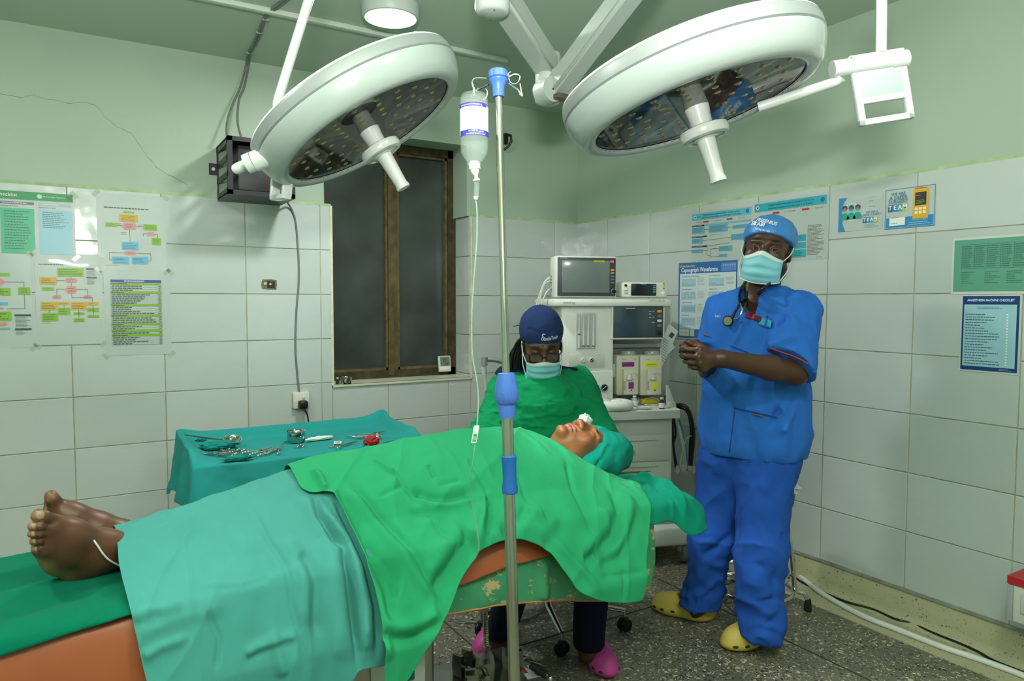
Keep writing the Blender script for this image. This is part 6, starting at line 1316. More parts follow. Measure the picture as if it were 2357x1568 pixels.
mb = MB(); mb.tube([XLn @ Vector(p) for p in ((-.07, .06, .06), (-.095, .07, .062), (-.115, .07, .056))], [.006, .007, .006], 8, flat=.3); mb.build('cap_tie', navy, nco)
# long braids falling behind her right shoulder
hair = M('black_braid', '0d0c0c', .55, bump=.6, bscale=90)
for k in range(16):
    u = (k % 8)/7; w = k//8; p0 = XN @ Vector((-.074+.004*w, -.005+.011*(k % 8), .045-.004*(k % 8))); x = 1182+30*u-2*w; p1 = d_(x+8, 790+3*(k % 3), 2.98+.02*u+.015*w); p2 = d_(x-4+3*math.sin(k*2.1), 822+3*(k % 2), 3.0+.02*w); p3 = d_(x-6+4*math.sin(k*1.3), 868+6*math.sin(k*2.7), 3.03+.02*w)
    pts = spline([p0, p1, p2, p3], 9); mb = MB(); mb.tube([p-nur.location for p in pts], [.0058+.0013*(i % 2) for i in range(len(pts))], 7); mb.build('braid', hair, nur)
# glasses
gl = empty('eyeglasses', XN @ Vector((0, -.10, .0)), 'black rectangular eyeglasses worn low by the seated woman', 'glasses')
gm = M('glasses_black', '111317', .25); XG = T(-gl.location) @ XN
for q in (-1, 1):
    rim = [Vector((q*(.034+.0255*math.copysign(abs(math.cos(t))**.6, math.cos(t))), -.1095+.012*abs(.034+.0255*math.cos(t))/.06, -.013+.0175*math.copysign(abs(math.sin(t))**.7, math.sin(t)))) for t in [2*math.pi*i/28 for i in range(28)]]
    mb = MB(); mb.tube([XG @ p for p in rim], .0019, 6, closed=True); mb.build('rim', gm, gl)
    mb = MB(); mb.raw([XG @ p for p in rim], [list(range(28))]); mb.build('lens', M('lens_clear', 'c8ccd0', .05, alpha=.07), gl, smooth=False)
    mb = MB(); mb.tube([XG @ Vector(p) for p in ((q*.059, -.098, -.004), (q*.074, -.07, -.002), (q*.084, .0, .012), (q*.086, .02, .006))], .0022, 6); mb.build('temple', gm, gl)
mb = MB(); mb.tube([XG @ Vector(p) for p in ((-.009, -.108, -.009), (0, -.112, -.005), (.009, -.108, -.009))], .002, 6); mb.build('bridge', gm, gl)
# navy undershirt, then green gown
us = Sdf(axis([(-1.7, -.9, .007)]), axis([(-1.75, -1.25, .007)]), axis([(.85, 1.12, .007)]))
us.cap(shl+Vector((0, 0, .045)), shr+Vector((0, 0, .025)), .056, .055, .05); us.cap(nbN, nbN+Vector((0, 0, -.1)), .075, .12, .05); us.cap(XN @ Vector((0, .03, -.1)), nbN+Vector((0, 0, .03)), .062, .058, .004, 'd'); us.cap(nbN+fN*.05, nbN+fN*.12+Vector((0, 0, -.03)), .045, .03, .005, 'd')
P, F = us.mesh(2); N = vnormals(P, F); P = P+N*(.004*vnoise(P, (14, 14, 14), 6, 3))[:, None]; shell_np('undershirt', P, F, cloth('navy_undershirt', '1d2448', .3, 30), nur)
gow = cloth('green_gown_cotton', '128a58', .4, 34)
gs = Sdf(axis([(-1.75, -.85, .0062)]), axis([(-1.95, -1.20, .0062)]), axis([(.45, 1.10, .0062)]))
ctr = d_(1250, 960, 3.0)
gs.ell(ctr+Vector((0, 0, -.03)), (.20, .15, .20), .05); gs.cap(shl+Vector((0, 0, -.035)), shr+Vector((0, 0, -.02)), .070, .072, .06); gs.chain([shl, ell_, ell_+Vector((.10, -.06, -.05))], [.075, .082, .07], .05); gs.chain([shr, elr_, elr_+Vector((-.08, -.08, -.03))], [.075, .078, .065], .05); gs.cap(ctr, Vector((-1.31, -1.55, .55)), .2, .2, .06)
gs.cap(d_(1120, 836, 3.0), d_(1262, 838, 2.90), .055, .062, .012, 'd'); gs.cap(d_(1180, 846, 2.98), d_(1300, 828, 3.0), .04, .03, .012, 'd'); gs.cap(d_(1110, 834, 3.12), d_(1270, 832, 3.06), .058, .062, .012, 'd')
P, F = gs.mesh(1); N = vnormals(P, F)
w1 = vnoise(P, (16, 16, 30), 31, 3); w2 = 1-2*np.abs(vnoise(P, (12, 12, 26), 32, 3)); P = P+N*(.004*w1+.0065*np.clip(w2, -.2, 1))[:, None]
P = folds3(P, N, [([d_(1310, 885, 2.92), d_(1325, 930, 2.9), d_(1335, 975, 2.88)], .010, -.014), ([d_(1322, 885, 2.92), d_(1338, 930, 2.9), d_(1350, 975, 2.88)], .012, .010), ([d_(1165, 910, 2.95), d_(1185, 940, 2.92), d_(1200, 990, 2.9)], .014, -.010), ([d_(1150, 960, 2.92), d_(1180, 970, 2.9)], .010, .008)])
shell_np('surgical_gown', P, F, gow, nur)
# dark trousers and pink clogs below the table
ntr = cloth('navy_trousers', '14182c', .2, 24)
qs = Sdf(axis([(-1.8, -1.1, .0075)]), axis([(-2.1, -1.3, .0075)]), axis([(.04, .62, .0075)]))
for k, a in ((kL, aL), (kR, aR)): qs.chain([hip, k, a], [.11, .075, .056], .04)
qs.cut((0, 0, .085), (0, 0, -1)); P, F = qs.mesh(2); N = vnormals(P, F); P = P+N*(.004*vnoise(P, (12, 12, 8), 8, 3))[:, None]; shell_np('trousers', P, F, ntr, nur)
clog(nur, onz(1415, 1575, 0), onz(1335, 1492, 0), 'b8408c', sc=.92); clog(nur, onz(1105, 1522, 0), onz(1160, 1470, 0), 'b8408c', sc=.92)
# ================================================================== drip stand and infusion
ivT, ivB = dep(1147, 200, 1.535), dep(1184, 1568, 1.52); ivF = ivB+(ivB-ivT)*((ivB.z-.055)/(ivT.z-ivB.z))
ivs = empty('drip_stand', (ivF.x, ivF.y, 0), 'chrome drip stand with blue fittings standing in front of the table', 'drip stand')
q = lambda P: Vector(P)-ivs.location
axv = (ivT-ivF).normalized(); pj = dep(1167, 945, 1.53); tj = (pj-ivF).dot(axv); J = ivF+axv*tj
blueP = M('blue_plastic', '4a72c8', .35); blueD = M('blue_grip', '1d5da6', .5, bump=.2, bscale=120)
chr2 = M('pole_chrome', 'bdbdb2', .16, .97)
mb = MB(); mb.cyl(q(J-axv*.02), q(ivT), .0082, n=20); mb.build('upper_pole', chr2, ivs)
mb = MB(); mb.cyl(q(ivF), q(J), .0125, n=24); mb.build('lower_pole', chr2, ivs)
X = zframe(q(J), axv)
mb = MB(); mb.lathe([(.0165, -.015), (.0185, .0), (.0185, .018), (.0165, .02)], 28, X); mb.build('clamp_sleeve', blueP, ivs)
mb = MB()
prof = []
n = 48; vs = []; fs = []
for z_, r in ((.014, .0205), (.020, .0245), (.036, .0262), (.038, .0258)):
    for k in range(n): rr = r*(1-(.035 if k % 4 < 2 else 0)); a = 2*math.pi*k/n; vs.append((rr*math.cos(a), rr*math.sin(a), z_))
for i in range(3):
    for k in range(n): fs.append((i*n+k, i*n+(k+1) % n, (i+1)*n+(k+1) % n, (i+1)*n+k))
mb.raw(vs, fs, X); mb.build('clamp_nut', blueP, ivs)
mb = MB(); mb.lathe([(.026, .036), (.0262, .040), (.0195, .074), (.0185, .080), (.0165, .081)], 28, X); mb.build('clamp_cone', blueP, ivs)
gt, gb = dep(1172, 1047, 1.528), dep(1174, 1137, 1.526); gl_ = (gb-gt).length
mb = MB(); mb.lathe([(.0126, 0), (.0165, .002), (.0172, .012), (.0150, gl_*.3), (.0145, gl_*.5), (.0155, gl_*.85), (.0165, gl_-.004), (.0126, gl_)], 24, zframe(q(gb), axv)); mb.build('rubber_grip', blueD, ivs)
X = zframe(q(ivT), axv)
mb = MB(); mb.lathe([(.0125, -.022), (.0135, .0), (.0175, .010), (.020, .013), (.0205, .016), (.0175, .018), (.0205, .0195), (.0205, .033), (.0175, .036), (0, .036)], 28, X); mb.build('hook_head', blueP, ivs)
hk = lambda x, y, d=1.535: q(dep(x, y, d))
wirem = M('hook_wire', 'c4c4bf', .18, 1)
for P in ([hk(1120, 181), hk(1098, 180), hk(1090, 183), hk(1087, 192), hk(1090, 204), hk(1096, 209), hk(1101, 203)], [hk(1158, 176), hk(1170, 173), hk(1171, 183), hk(1177, 192), hk(1188, 193), hk(1196, 184), hk(1195, 174), hk(1184, 171), hk(1172, 176), hk(1170, 170), hk(1176, 166)], [hk(1166, 190, 1.53), hk(1180, 198, 1.51), hk(1192, 207, 1.50), hk(1198, 218, 1.50), hk(1202, 221, 1.50), hk(1199, 205, 1.50), hk(1197, 193, 1.50)], [hk(1124, 195, 1.55), hk(1112, 202, 1.57), hk(1103, 208, 1.59), hk(1110, 228, 1.60), hk(1119, 225, 1.60), hk(1122, 212, 1.60), hk(1118, 205, 1.6)]):
    mb = MB(); mb.tube(spline(P, 8), .0019, 8); mb.build('hook', wirem, ivs)
for k in range(5):
    a = math.radians(72*k+15); e = Vector((.29*math.cos(a), .29*math.sin(a), .045)); mb = MB(); mb.tube([Vector((0, 0, .085)), e*.5+Vector((0, 0, .045)), e+Vector((0, 0, .02))], [.015, .012, .010], 10); lg = mb.build('foot_leg', chr2, ivs)
    mb = MB(); mb.lathe([(.008, -.012), (.025, -.011), (.025, .011), (.008, .012)], 16, T(e.x, e.y, .025) @ RZ(math.degrees(a)) @ RX(90)); mb.build('caster', M('black_rubber'), lg)
# ---- infusion bottle
BD = 1.535; bt = dep(1091, 214, BD); bb = dep(1092, 395, BD); iv = empty('infusion_bottle', bt, 'clear infusion bottle with a white and blue label hanging upside down', 'bottle')
s_ = BD/FPX; X = zframe((0, 0, 0), (bb-bt).normalized(), CR)
plast = M('clear_bottle_plastic', 'd3dedb', .04, alpha=.13, spec=.6); fluid = M('saline', 'cfe0da', .02, alpha=.08)
bp = [(.002, 0), (.018, .0005), (.026, .004), (.0298, .012), (.0302, .02), (.0302, .122), (.0285, .131), (.022, .142), (.014, .150), (.0115, .154), (.0115, .168)]
mb = MB(); mb.lathe(bp, 32, X, caps=False); mb.build('bottle_wall', plast, iv)
mb = MB(); mb.lathe([(.0292, .012), (.0292, .121), (.0275, .130), (.021, .141), (.0105, .154)], 28, X); mb.build('saline_fill', fluid, iv)
# orientation of the label: front towards the camera
Xi = X.inverted(); cam_l = Xi @ (CP-bt); ang = math.degrees(math.atan2(cam_l.y, cam_l.x))
lw, lb = M('label_gloss_white', 'f1f3f4', .3), M('label_blue', '3b39b0', .35)
mb = MB(); mb.lathe([(.0306, .034), (.0306, .095)], 40, X, caps=False, a0=ang-85, a1=ang+92); lab = mb.build('label', lw, iv)
for z0, z1, a0, a1 in ((.031, .0375, -58, 92), (.087, .0985, -85, 70), (.029, .031, -58, 92)):
    mb = MB(); mb.lathe([(.0309, z0), (.0309, z1)], 32, X, caps=False, a0=ang+a0, a1=ang+a1); mb.build('blue_band', lb, lab)
def cyl_text(mb, txt, size, z0, a0, r, flip=1, wmax=None, bold=0):
    vs, fs = text_geo(txt, 'CENTER', 'CENTER', bold); w = max(v[0] for v in vs)-min(v[0] for v in vs); k = min(size, wmax/w) if wmax else size
    mb.raw([(r*math.cos(math.radians(ang+a0)+flip*v[0]*k/r), r*math.sin(math.radians(ang+a0)+flip*v[0]*k/r), z0-flip*v[1]*size) for v in vs], fs, X)
sgn = 1 if (X.to_3x3() @ Vector((-math.sin(math.radians(ang)), math.cos(math.radians(ang)), 0))).dot(CR) > 0 else -1
mb = MB(); cyl_text(mb, 'Sodium Chloride Intravenous Infusion BP', .0052, .034, 15, .0312, sgn, wmax=.052); cyl_text(mb, 'Sodium Chloride Intravenous', .0052, .0955, -8, .0312, -sgn, wmax=.045); cyl_text(mb, 'Infusion BP 0.9% w/v', .0052, .0905, -8, .0312, -sgn, wmax=.034); mb.build('label_lettering', M('print_white'), lab, smooth=False)
mb = MB(); cyl_text(mb, '500 ml', .006, .049, 20, .0309, sgn); cyl_text(mb, 'FOR INTRAVENOUS USE ONLY', .0026, .0405, 10, .0309, sgn); cyl_text(mb, 'STERILE  NON-PYROGENIC', .0026, .083, 0, .0309, -sgn); mb.build('small_lettering', M('label_ink_blue', '3a4a8a', .5), lab, smooth=False)
mb = MB(); mb.tube(spline([X @ Vector((-.008, 0, .002)), X @ Vector((-.009, 0, -.006)), X @ Vector((0, 0, -.012)), X @ Vector((.009, 0, -.006)), X @ Vector((.008, 0, .002))], 6), .0018, 6); mb.build('hanger_loop', M('clear_film'), iv)
mb = MB(); mb.lathe([(.0115, .152), (.0135, .153), (.0120, .160), (.0105, .162)], 20, X); mb.build('neck_collar', capw, iv)
# infusion line
ln = empty('infusion_line', dep(1094, 400, BD), 'clear infusion line with white drip chamber and roller clamp below the bottle', 'infusion line')
q3 = lambda x, y, d=BD: dep(x, y, d)-ln.location
clr = M('clear_line', 'b9d3c4', .08, alpha=.5)
mb = MB(); mb.tube([q3(1092, 372), q3(1092, 384), q3(1092.5, 385), q3(1093, 390), q3(1093, 391), q3(1094, 398), q3(1095, 404)], [.0095, .0095, .0125, .0125, .010, .008, .004], 16); mb.build('spike_hub', capw, ln)
mb = MB(); mb.tube([q3(1096, 402), q3(1096, 411), q3(1096.5, 413), q3(1097, 417)], [.004, .004, .0078, .0075], 14); mb.build('chamber_cap', capw, ln)
mb = MB(); mb.tube([q3(1097, 417), q3(1097, 435), q3(1096, 455), q3(1095, 459)], [.0062, .0062, .0058, .004], 14); mb.build('drip_chamber', plast, ln)
mb = MB(); mb.tube([q3(1095.5, 453), q3(1095, 460)], [.006, .0035], 12); mb.build('chamber_base', capw, ln)
LP = [(1095, 460, BD), (1098, 490, BD), (1097, 560, BD), (1090, 650, BD), (1086, 740, BD), (1088, 820, BD), (1098, 880, BD), (1101, 925, BD), (1098, 980, BD)]
mb = MB(); mb.tube([Vector(p) for p in spline([q3(*p) for p in LP], 10)], .0015, 8); mb.build('tube', clr, ln)
RP = [(1094, 1015, BD), (1089, 1060, 1.55), (1081, 1110, 1.6), (1087, 1160, 1.66), (1098, 1220, 1.70), (1102, 1255, 1.72), (1097, 1280, 1.74), (1089, 1292, 1.78)]
mb = MB(); mb.tube([Vector(p) for p in spline([q3(*p) for p in RP], 10)], .0015, 8); mb.build('tube', clr, ln)
c = q3(1094, 1000); XC = frame(c, CR, -CF, -CU*.985+CR*-.17)
mb = MB()
for x0, z0, w_, h_ in ((-.0048, 0, .0022, .036), (.0048, 0, .0022, .036), (0, -.010, .010, .018), (0, .0175, .010, .002)): mb.rbox((x0, 0, z0), (w_, .010, h_), .0008, XC)
mb.build('roller_clamp', capw, ln)
mb = MB(); mb.cyl(XC @ Vector((0, -.005, .008)), XC @ Vector((0, .005, .008)), .0042, n=14); mb.build('roller', M('roller_grey', '8fb0a0', .4), ln)
# ================================================================== instrument trolley
tx0, tx1, ty0, ty1, tz = -2.575, -1.575, -.90, -.375, .68
trl = empty('instrument_trolley', ((tx0+tx1)/2, (ty0+ty1)/2, 0), 'steel instrument trolley under a teal cloth before the window wall', 'trolley')
q = lambda P: Vector(P)-trl.location
mb = MB(); mb.rbox(q(((tx0+tx1)/2, (ty0+ty1)/2, tz-.02)), (tx1-tx0-.03, ty1-ty0-.03, .03), .006); mb.build('top_tray', steel, trl)
mb = MB(); mb.rbox(q(((tx0+tx1)/2, (ty0+ty1)/2, .2)), (tx1-tx0-.08, ty1-ty0-.06, .02), .006); mb.build('lower_shelf', steel, trl)
for x in (tx0+.03, tx1-.03):
    for y in (ty0+.03, ty1-.03):
        mb = MB(); mb.cyl(q((x, y, .06)), q((x, y, tz)), .0125, n=18); lg = mb.build('leg', chr2, trl)
        mb = MB(); mb.lathe([(.008, -.012), (.03, -.011), (.03, .011), (.008, .012)], 18, T(q((x, y, .03))) @ RX(90)); mb.build('caster', M('black_rubber'), lg)
for (a, b_) in (((tx0+.02, ty1-.012), (tx1-.02, ty1-.012)), ((tx0+.012, ty0+.1), (tx0+.012, ty1-.02)), ((tx1-.012, ty0+.1), (tx1-.012, ty1-.02))):
    mb = MB(); mb.tube([q((a[0], a[1], tz+.026)), q((b_[0], b_[1], tz+.026))], .006, 10); mb.build('guard_rail', chr2, trl)
def cover():
    nu, nv = 230, 150; hl, hr, hf, hb = .25, .16, .235, .06; A = np.linspace(tx0-hl, tx1+hr, nu); B = np.linspace(ty0-hf, ty1+hb, nv); a, b_ = np.meshgrid(A, B, indexing='ij')
    cx = np.clip(a, tx0, tx1); cy_ = np.clip(b_, ty0, ty1); ox, oy = a-cx, b_-cy_; over = np.hypot(ox, oy)
    P = np.stack([a.ravel()*1.0, b_.ravel()*1.0, np.zeros(a.size)], 1)
    rail = np.maximum.reduce([np.exp(-((b_-ty1)/.035)**2)*(b_ <= ty1)+(b_ > ty1), np.exp(-((a-tx0)/.045)**2)*(a >= tx0)+(a < tx0), np.exp(-((a-tx1)/.045)**2)*(a <= tx1)+(a > tx1)])
    front = np.clip((b_-(ty0-.0))/.16, 0, 1); rail = rail*np.where(b_ < ty0+.0, 0, np.clip(.25+front, 0, 1))
    cor = np.exp(-(((a-tx1)/.06)**2+((b_-ty1)/.08)**2))+.5*np.exp(-(((a-tx0)/.07)**2+((b_-ty1)/.08)**2))
    z = tz+.004+.052*rail+.034*cor-np.maximum(over-.012, 0)*.97
    den = np.maximum(over, 1e-6); fl = .010+over*.16; x = cx+ox/den*np.minimum(over, fl); y = cy_+oy/den*np.minimum(over, fl)
    both = (np.abs(ox) > .001) & (np.abs(oy) > .001); wv = np.where(over > .01, 1, 0)*np.clip(over*6, 0, 1)
    ph = np.where(np.abs(oy) > np.abs(ox), a, b_)*26; w = wv*.012*np.sin(ph+3*vnoise(P, (4, 4, 1), 3, 2).reshape(a.shape)); x = x+ox/den*w; y = y+oy/den*w
    z = z+.0025*vnoise(P, (9, 9, 1), 8, 4).reshape(a.shape)*(over < .01)+.10*np.exp(-((a-tx0-.55)/.35)**2)*0
    # left front corner dips to a point, front hem sags
    z = z-.05*both*np.clip(-ox*8, 0, 1)
    G = np.stack([x, y, z], -1).reshape(-1, 3); F = (np.arange(nu-1)[:, None]*nv+np.arange(nv-1)[None]).ravel(); F = np.stack([F, F+nv, F+nv+1, F+1], 1)
    for _ in range(3): G = laplace(G, F, .5)
    N = vnormals(G, F); G = G+N*(.0025*np.clip(1-2*np.abs(vnoise(P, (7, 7, 1), 18, 3)), 0, 1))[:, None]
    o = np_mesh('trolley_cloth', G, F, cloth('trolley_teal_cotton', '2b8f8c', .25, 26), label='teal cloth spread over the instrument trolley, hanging at the corners', cat='cloth'); md = o.modifiers.new('t', 'SOLIDIFY'); md.thickness = .002; md.offset = -1
cover()
TZt = tz+.008
insx = M('instrument_steel', 'b9bbb5', .2, 1)
def ring(mb, c, r, X): mb.tube([X @ Vector((c[0]+r*math.cos(2*math.pi*k/14), c[1]+r*.8*math.sin(2*math.pi*k/14), .006)) for k in range(14)], .0022, 6, closed=True)
def forceps(px, py, rz, lab, L_=.14, name='forceps', spread=.02, group='steel clamps and scissors on the trolley'):
    o = empty(name, onz(px, py, TZt), lab, 'instrument', group, rz=math.radians(rz))
    for s in (-1, 1):
        mb = MB(); mb.tube([Vector((-L_*.5, s*spread, .006)), Vector((-L_*.1, s*.004, .006)), Vector((L_*.1, -s*.003, .007)), Vector((L_*.5, -s*spread*.35, .012))], [.0028, .0032, .0032, .0012], 7); ring(mb, (-L_*.5-.011, s*(spread+.003)), .0125, I4); mb.build('shank', insx, o)
    mb = MB(); mb.cyl((0, 0, .002), (0, 0, .012), .0048, n=10); mb.build('pivot', insx, o)
    return o
IL = [(490, 1048, 200, 'heap of clamps, leftmost'), (505, 1050, 150, 'heap of clamps, front'), (520, 1044, 230, 'heap of clamps, right side'), (532, 1046, 190, 'heap of clamps, lying outermost'), (512, 1040, 100, 'heap of clamps, rearmost'),
      (600, 1040, 25, 'middle row, left'), (614, 1042, 35, 'middle row, second from left'), (628, 1040, 28, 'middle row, third from left'), (640, 1038, 60, 'middle row, right end'),
      (800, 1026, 20, 'beside the gauze packet'), (820, 1008, 150, 'behind the red swab'), (838, 1010, 170, 'behind the red swab, inner one'), (862, 1001, 8, 'against the back rail'), (885, 1024, 15, 'right of the red swab')]
for x, y, rz, w in IL: forceps(x, y, rz, 'steel surgical clamp on the trolley, '+w, L_=.10 if x < 560 else .115)
o = forceps(690, 1027, 80, 'small steel tweezers alone in the middle of the trolley', L_=.05, name='tweezers', spread=.008)
# cup, bowl, gauze, packet, red swab, teal towels
o = empty('steel_cup', onz(682, 1017, TZt), 'shiny steel cup with flared rim on the trolley', 'cup')
mb = MB(); mb.lathe([(0, .001), (.036, .001), (.041, .008), (.042, .03), (.040, .046), (.044, .052), (.045, .0525), (.0425, .051), (.038, .044), (.038, .01), (.034, .005), (0, .004)], 36); mb.build('cup_wall', M('polished_steel', 'c2c4be', .1, 1), o)
o = empty('steel_bowl', onz(535, 1030, TZt), 'shallow steel bowl with long handle at the left of the trolley', 'bowl')
mb = MB(); mb.lathe([(0, .004), (.02, .005), (.034, .016), (.038, .022), (.0395, .022), (.035, .013), (.02, .002), (0, .001)], 30, T(0, 0, .02) @ RX(18)); mb.build('bowl_wall', M('polished_steel'), o)
hp = onz(425, 1001, tz+.09)-o.location; mb = MB(); mb.tube([Vector((-.03, 0, .038)), Vector((-.09, .0, .05)), hp], [.003, .004, .003], 8); mb.build('handle', M('copper_steel', '8e7b6a', .25, .9), o)
def lump(name, lab, cat, px, py, r, mat, rz=0, amp=.35, sq=8, seed=1):
    o = empty(name, onz(px, py, TZt), lab, cat, rz=math.radians(rz)); mb = MB(); n, m = 44, 26; vs = []; fs = []
    for i in range(m+1):
        p = math.pi*i/m
        for k in range(n):
            a = 2*math.pi*k/n; dv = Vector((math.sin(p)*math.cos(a), math.sin(p)*math.sin(a), -math.cos(p))); nz = 1+amp*noise.fractal(dv*sq*.35+Vector((seed*7, 0, 0)), 1.0, 2.1, 4)+amp*.5*(.5-abs(noise.noise(dv*sq*.5+Vector((0, seed*5, 0)))))
            vs.append((dv.x*r[0]*nz, dv.y*r[1]*nz, max(.0005, r[2]+dv.z*r[2]*nz)))
    for i in range(m):
        for k in range(n): fs.append((i*n+k, i*n+(k+1) % n, (i+1)*n+(k+1) % n, (i+1)*n+k))
    mb.raw(vs, fs); mb.build('folds', mat, o, angle=180); return o
tw = cloth('teal_swab', '1f837f', .4, 40)
lump('crumpled_towel', 'crumpled teal towel lying over the bowl handle', 'towel', 505, 1034, (.075, .035, .018), tw, 10, .4, 9, 2); lump('crumpled_towel', 'small crumpled teal towel at the front edge of the trolley', 'towel', 548, 1060, (.055, .022, .010), tw, 5, .45, 10, 4)
lump('crumpled_towel', 'teal towel rolled at the left rail of the trolley', 'towel', 462, 1018, (.035, .03, .012), tw, 30, .45, 10, 6)
lump('red_swab', 'bright red cloth swab bundle on the trolley', 'swab', 855, 1026, (.034, .026, .022), M('red_cloth', 'b3262c', .7, var=.25, vscale=30, bump=.3, bscale=40), 0, .35, 10, 3)
lump('gauze_strip', 'folded white gauze strip beside the steel cup', 'gauze', 735, 1014, (.065, .014, .010), M('gauze'), 6, .25, 8, 5)
o = empty('gauze_packet', onz(777, 1021, TZt), 'small white paper packet between gauze and clamps', 'packet', rz=math.radians(-20)); mb = MB(); mb.rbox((0, 0, .004), (.036, .055, .005), .002); mb.build('paper', M('paper_white'), o); mb = MB(); mb.rect(-.01, -.012, .012, .004, .0068); mb.build('print', txt_g, o, smooth=False)
o = empty('needle', onz(648, 1023, TZt), 'fine needle with a green hub on the trolley', 'needle', rz=math.radians(-8)); mb = MB(); mb.tube([(0, 0, .004), (.012, 0, .004)], [.0035, .0025], 8); mb.build('hub', M('hub_green', '1d8f6a', .4), o); mb = MB(); mb.tube([(.012, 0, .004), (.05, 0, .003)], .0006, 5); mb.build('shaft', insx, o)
o = empty('dental_mirror', onz(872, 1010, TZt), 'small round steel mirror leaning by the red swab', 'mirror'); mb = MB(); mb.lathe([(0, 0), (.013, 0), (.014, .002), (.012, .003), (0, .0025)], 20, T(0, 0, .016) @ RX(60)); mb.build('mirror_disc', M('mirror_bright', 'dcdedb', .05, 1), o); mb = MB(); mb.tube([(.0, .0, .012), (-.02, .02, .01), (-.08, .05, .012)], .002, 6); mb.build('stem', insx, o)
# ---- things near the patient
o = lump('gauze_wad', 'white gauze wad beside the patient\'s nose', 'gauze', 1345, 1030, (.032, .02, .024), M('gauze'), 20, .35, 8, 8); o.location = ony(1346, 985, -1.90)
o = empty('tissue_forceps', onz(1450, 1092, TZ+.03), 'long steel forceps lying on the dark teal sheet by the towel', 'instrument', rz=math.radians(-16))
for s in (-1, 1): mb = MB(); mb.tube([(-.085, s*.005, .006), (0, s*.003, .007), (.085, s*.0008, .006)], [.003, .0032, .0018], 7); mb.build('arm', M('instrument_bronze', '7a6f62', .25, .9), o)
o = empty('toe_sensor_cable', ony(225, 1255, -2.11), 'thin white sensor cable looped over the near ankle', 'cable')
P = [ony(188, 1230, -2.10), ony(205, 1234, -2.118), ony(220, 1250, -2.124), ony(237, 1275, -2.122), ony(252, 1290, -2.115), ony(278, 1304, -2.10)]
mb = MB(); mb.tube([p-o.location for p in spline(P, 8)], .0022, 8); mb.build('wire', M('white_hose'), o)
# ================================================================== chair, stool, cables, cart
ch = empty('rolling_chair', (-1.32, -1.56, 0), 'swivel chair with chrome star base under the seated woman', 'chair')
q = lambda P: Vector(P)-ch.location
for k, P in enumerate((onz(1293, 1508, 0), onz(1437, 1452, 0), onz(1108, 1462, 0), Vector((-1.52, -1.28, 0)), Vector((-1.12, -1.30, 0)))):
    e = q(P); e.z = .085; mb = MB(); dr = e.normalized(); mid = e*.35+Vector((0, 0, .075)); mb.tube([Vector((0, 0, .155)), mid, e], [.019, .016, .012], 10, flat=.8); lg = mb.build('star_leg', chrome if k != 2 else M('black_plastic_leg', '1c1e1f', .35), ch)
    f_ = Vector((P.x, P.y, 0))-ch.location; an = math.degrees(math.atan2(dr.y, dr.x))+50
    cst = empty('caster', (f_.x, f_.y, 0), parent=ch)
    for s in (-1, 1): mb = MB(); mb.lathe([(.006, -.009), (.024, -.008), (.0265, -.004), (.0265, .004), (.024, .008), (.006, .009)], 20, T(0, 0, .0265) @ RZ(an) @ T(0, s*.0125, 0) @ RX(90)); mb.build('wheel', M('caster_black', '131415', .4), cst)
    mb = MB(); mb.rbox((0, 0, .045), (.03, .03, .03), .01, RZ(an)); mb.build('fork', M('caster_black'), cst)
    mb = MB(); mb.cyl((0, 0, .05), (0, 0, .09), .006, n=10); mb.build('stem', chrome, cst)
mb = MB(); mb.lathe([(.028, .12), (.028, .19), (.02, .2), (.02, .40), (.03, .41)], 18); mb.build('gas_column', M('caster_black'), ch)
mb = MB(); mb.rbox((0, 0, .44), (.42, .40, .06), .03, seg=3); mb.build('seat', M('seat_black', '18191c', .6), ch)
so = empty('metal_stool', (-.43, -1.91, 0), 'chrome stool with foot ring behind the standing man', 'stool')
for k, (dx, dy) in enumerate(((.16, -.15), (.17, .14), (-.16, .15), (-.15, -.14))):
    mb = MB(); mb.tube(spline([(dx*.5, dy*.5, .50), (dx*.72, dy*.72, .25), (dx*.8, dy*.8, .10), (dx*.97, dy*.97, .075), (dx*1.04, dy*1.04, .05)], 6), .0105, 10); lg = mb.build('leg', chrome, so)
    mb = MB(); mb.lathe([(.016, 0), (.017, .004), (.014, .04), (.0115, .055)], 14, T(dx*1.05, dy*1.05, 0)); mb.build('rubber_foot', M('black_rubber'), lg)
for z_, r in ((.085, .165), (.15, .145)):
    mb = MB(); mb.tube([(r*math.cos(2*math.pi*k/40), r*math.sin(2*math.pi*k/40), z_) for k in range(40)], .008, 8, closed=True); mb.build('foot_ring', chrome, so)
mb = MB(); mb.lathe([(0, .50), (.15, .50), (.165, .51), (.165, .535), (.155, .545), (0, .55)], 36); mb.build('seat', M('seat_grey', '6b706e', .5), so)
lump('stool_cloth', 'white cloth lying over the stool seat behind the man', 'cloth', 1800, 1110, (.13, .12, .010), M('paper_white'), 0, .3, 7, 9).location = (-.43, -1.97, .553)
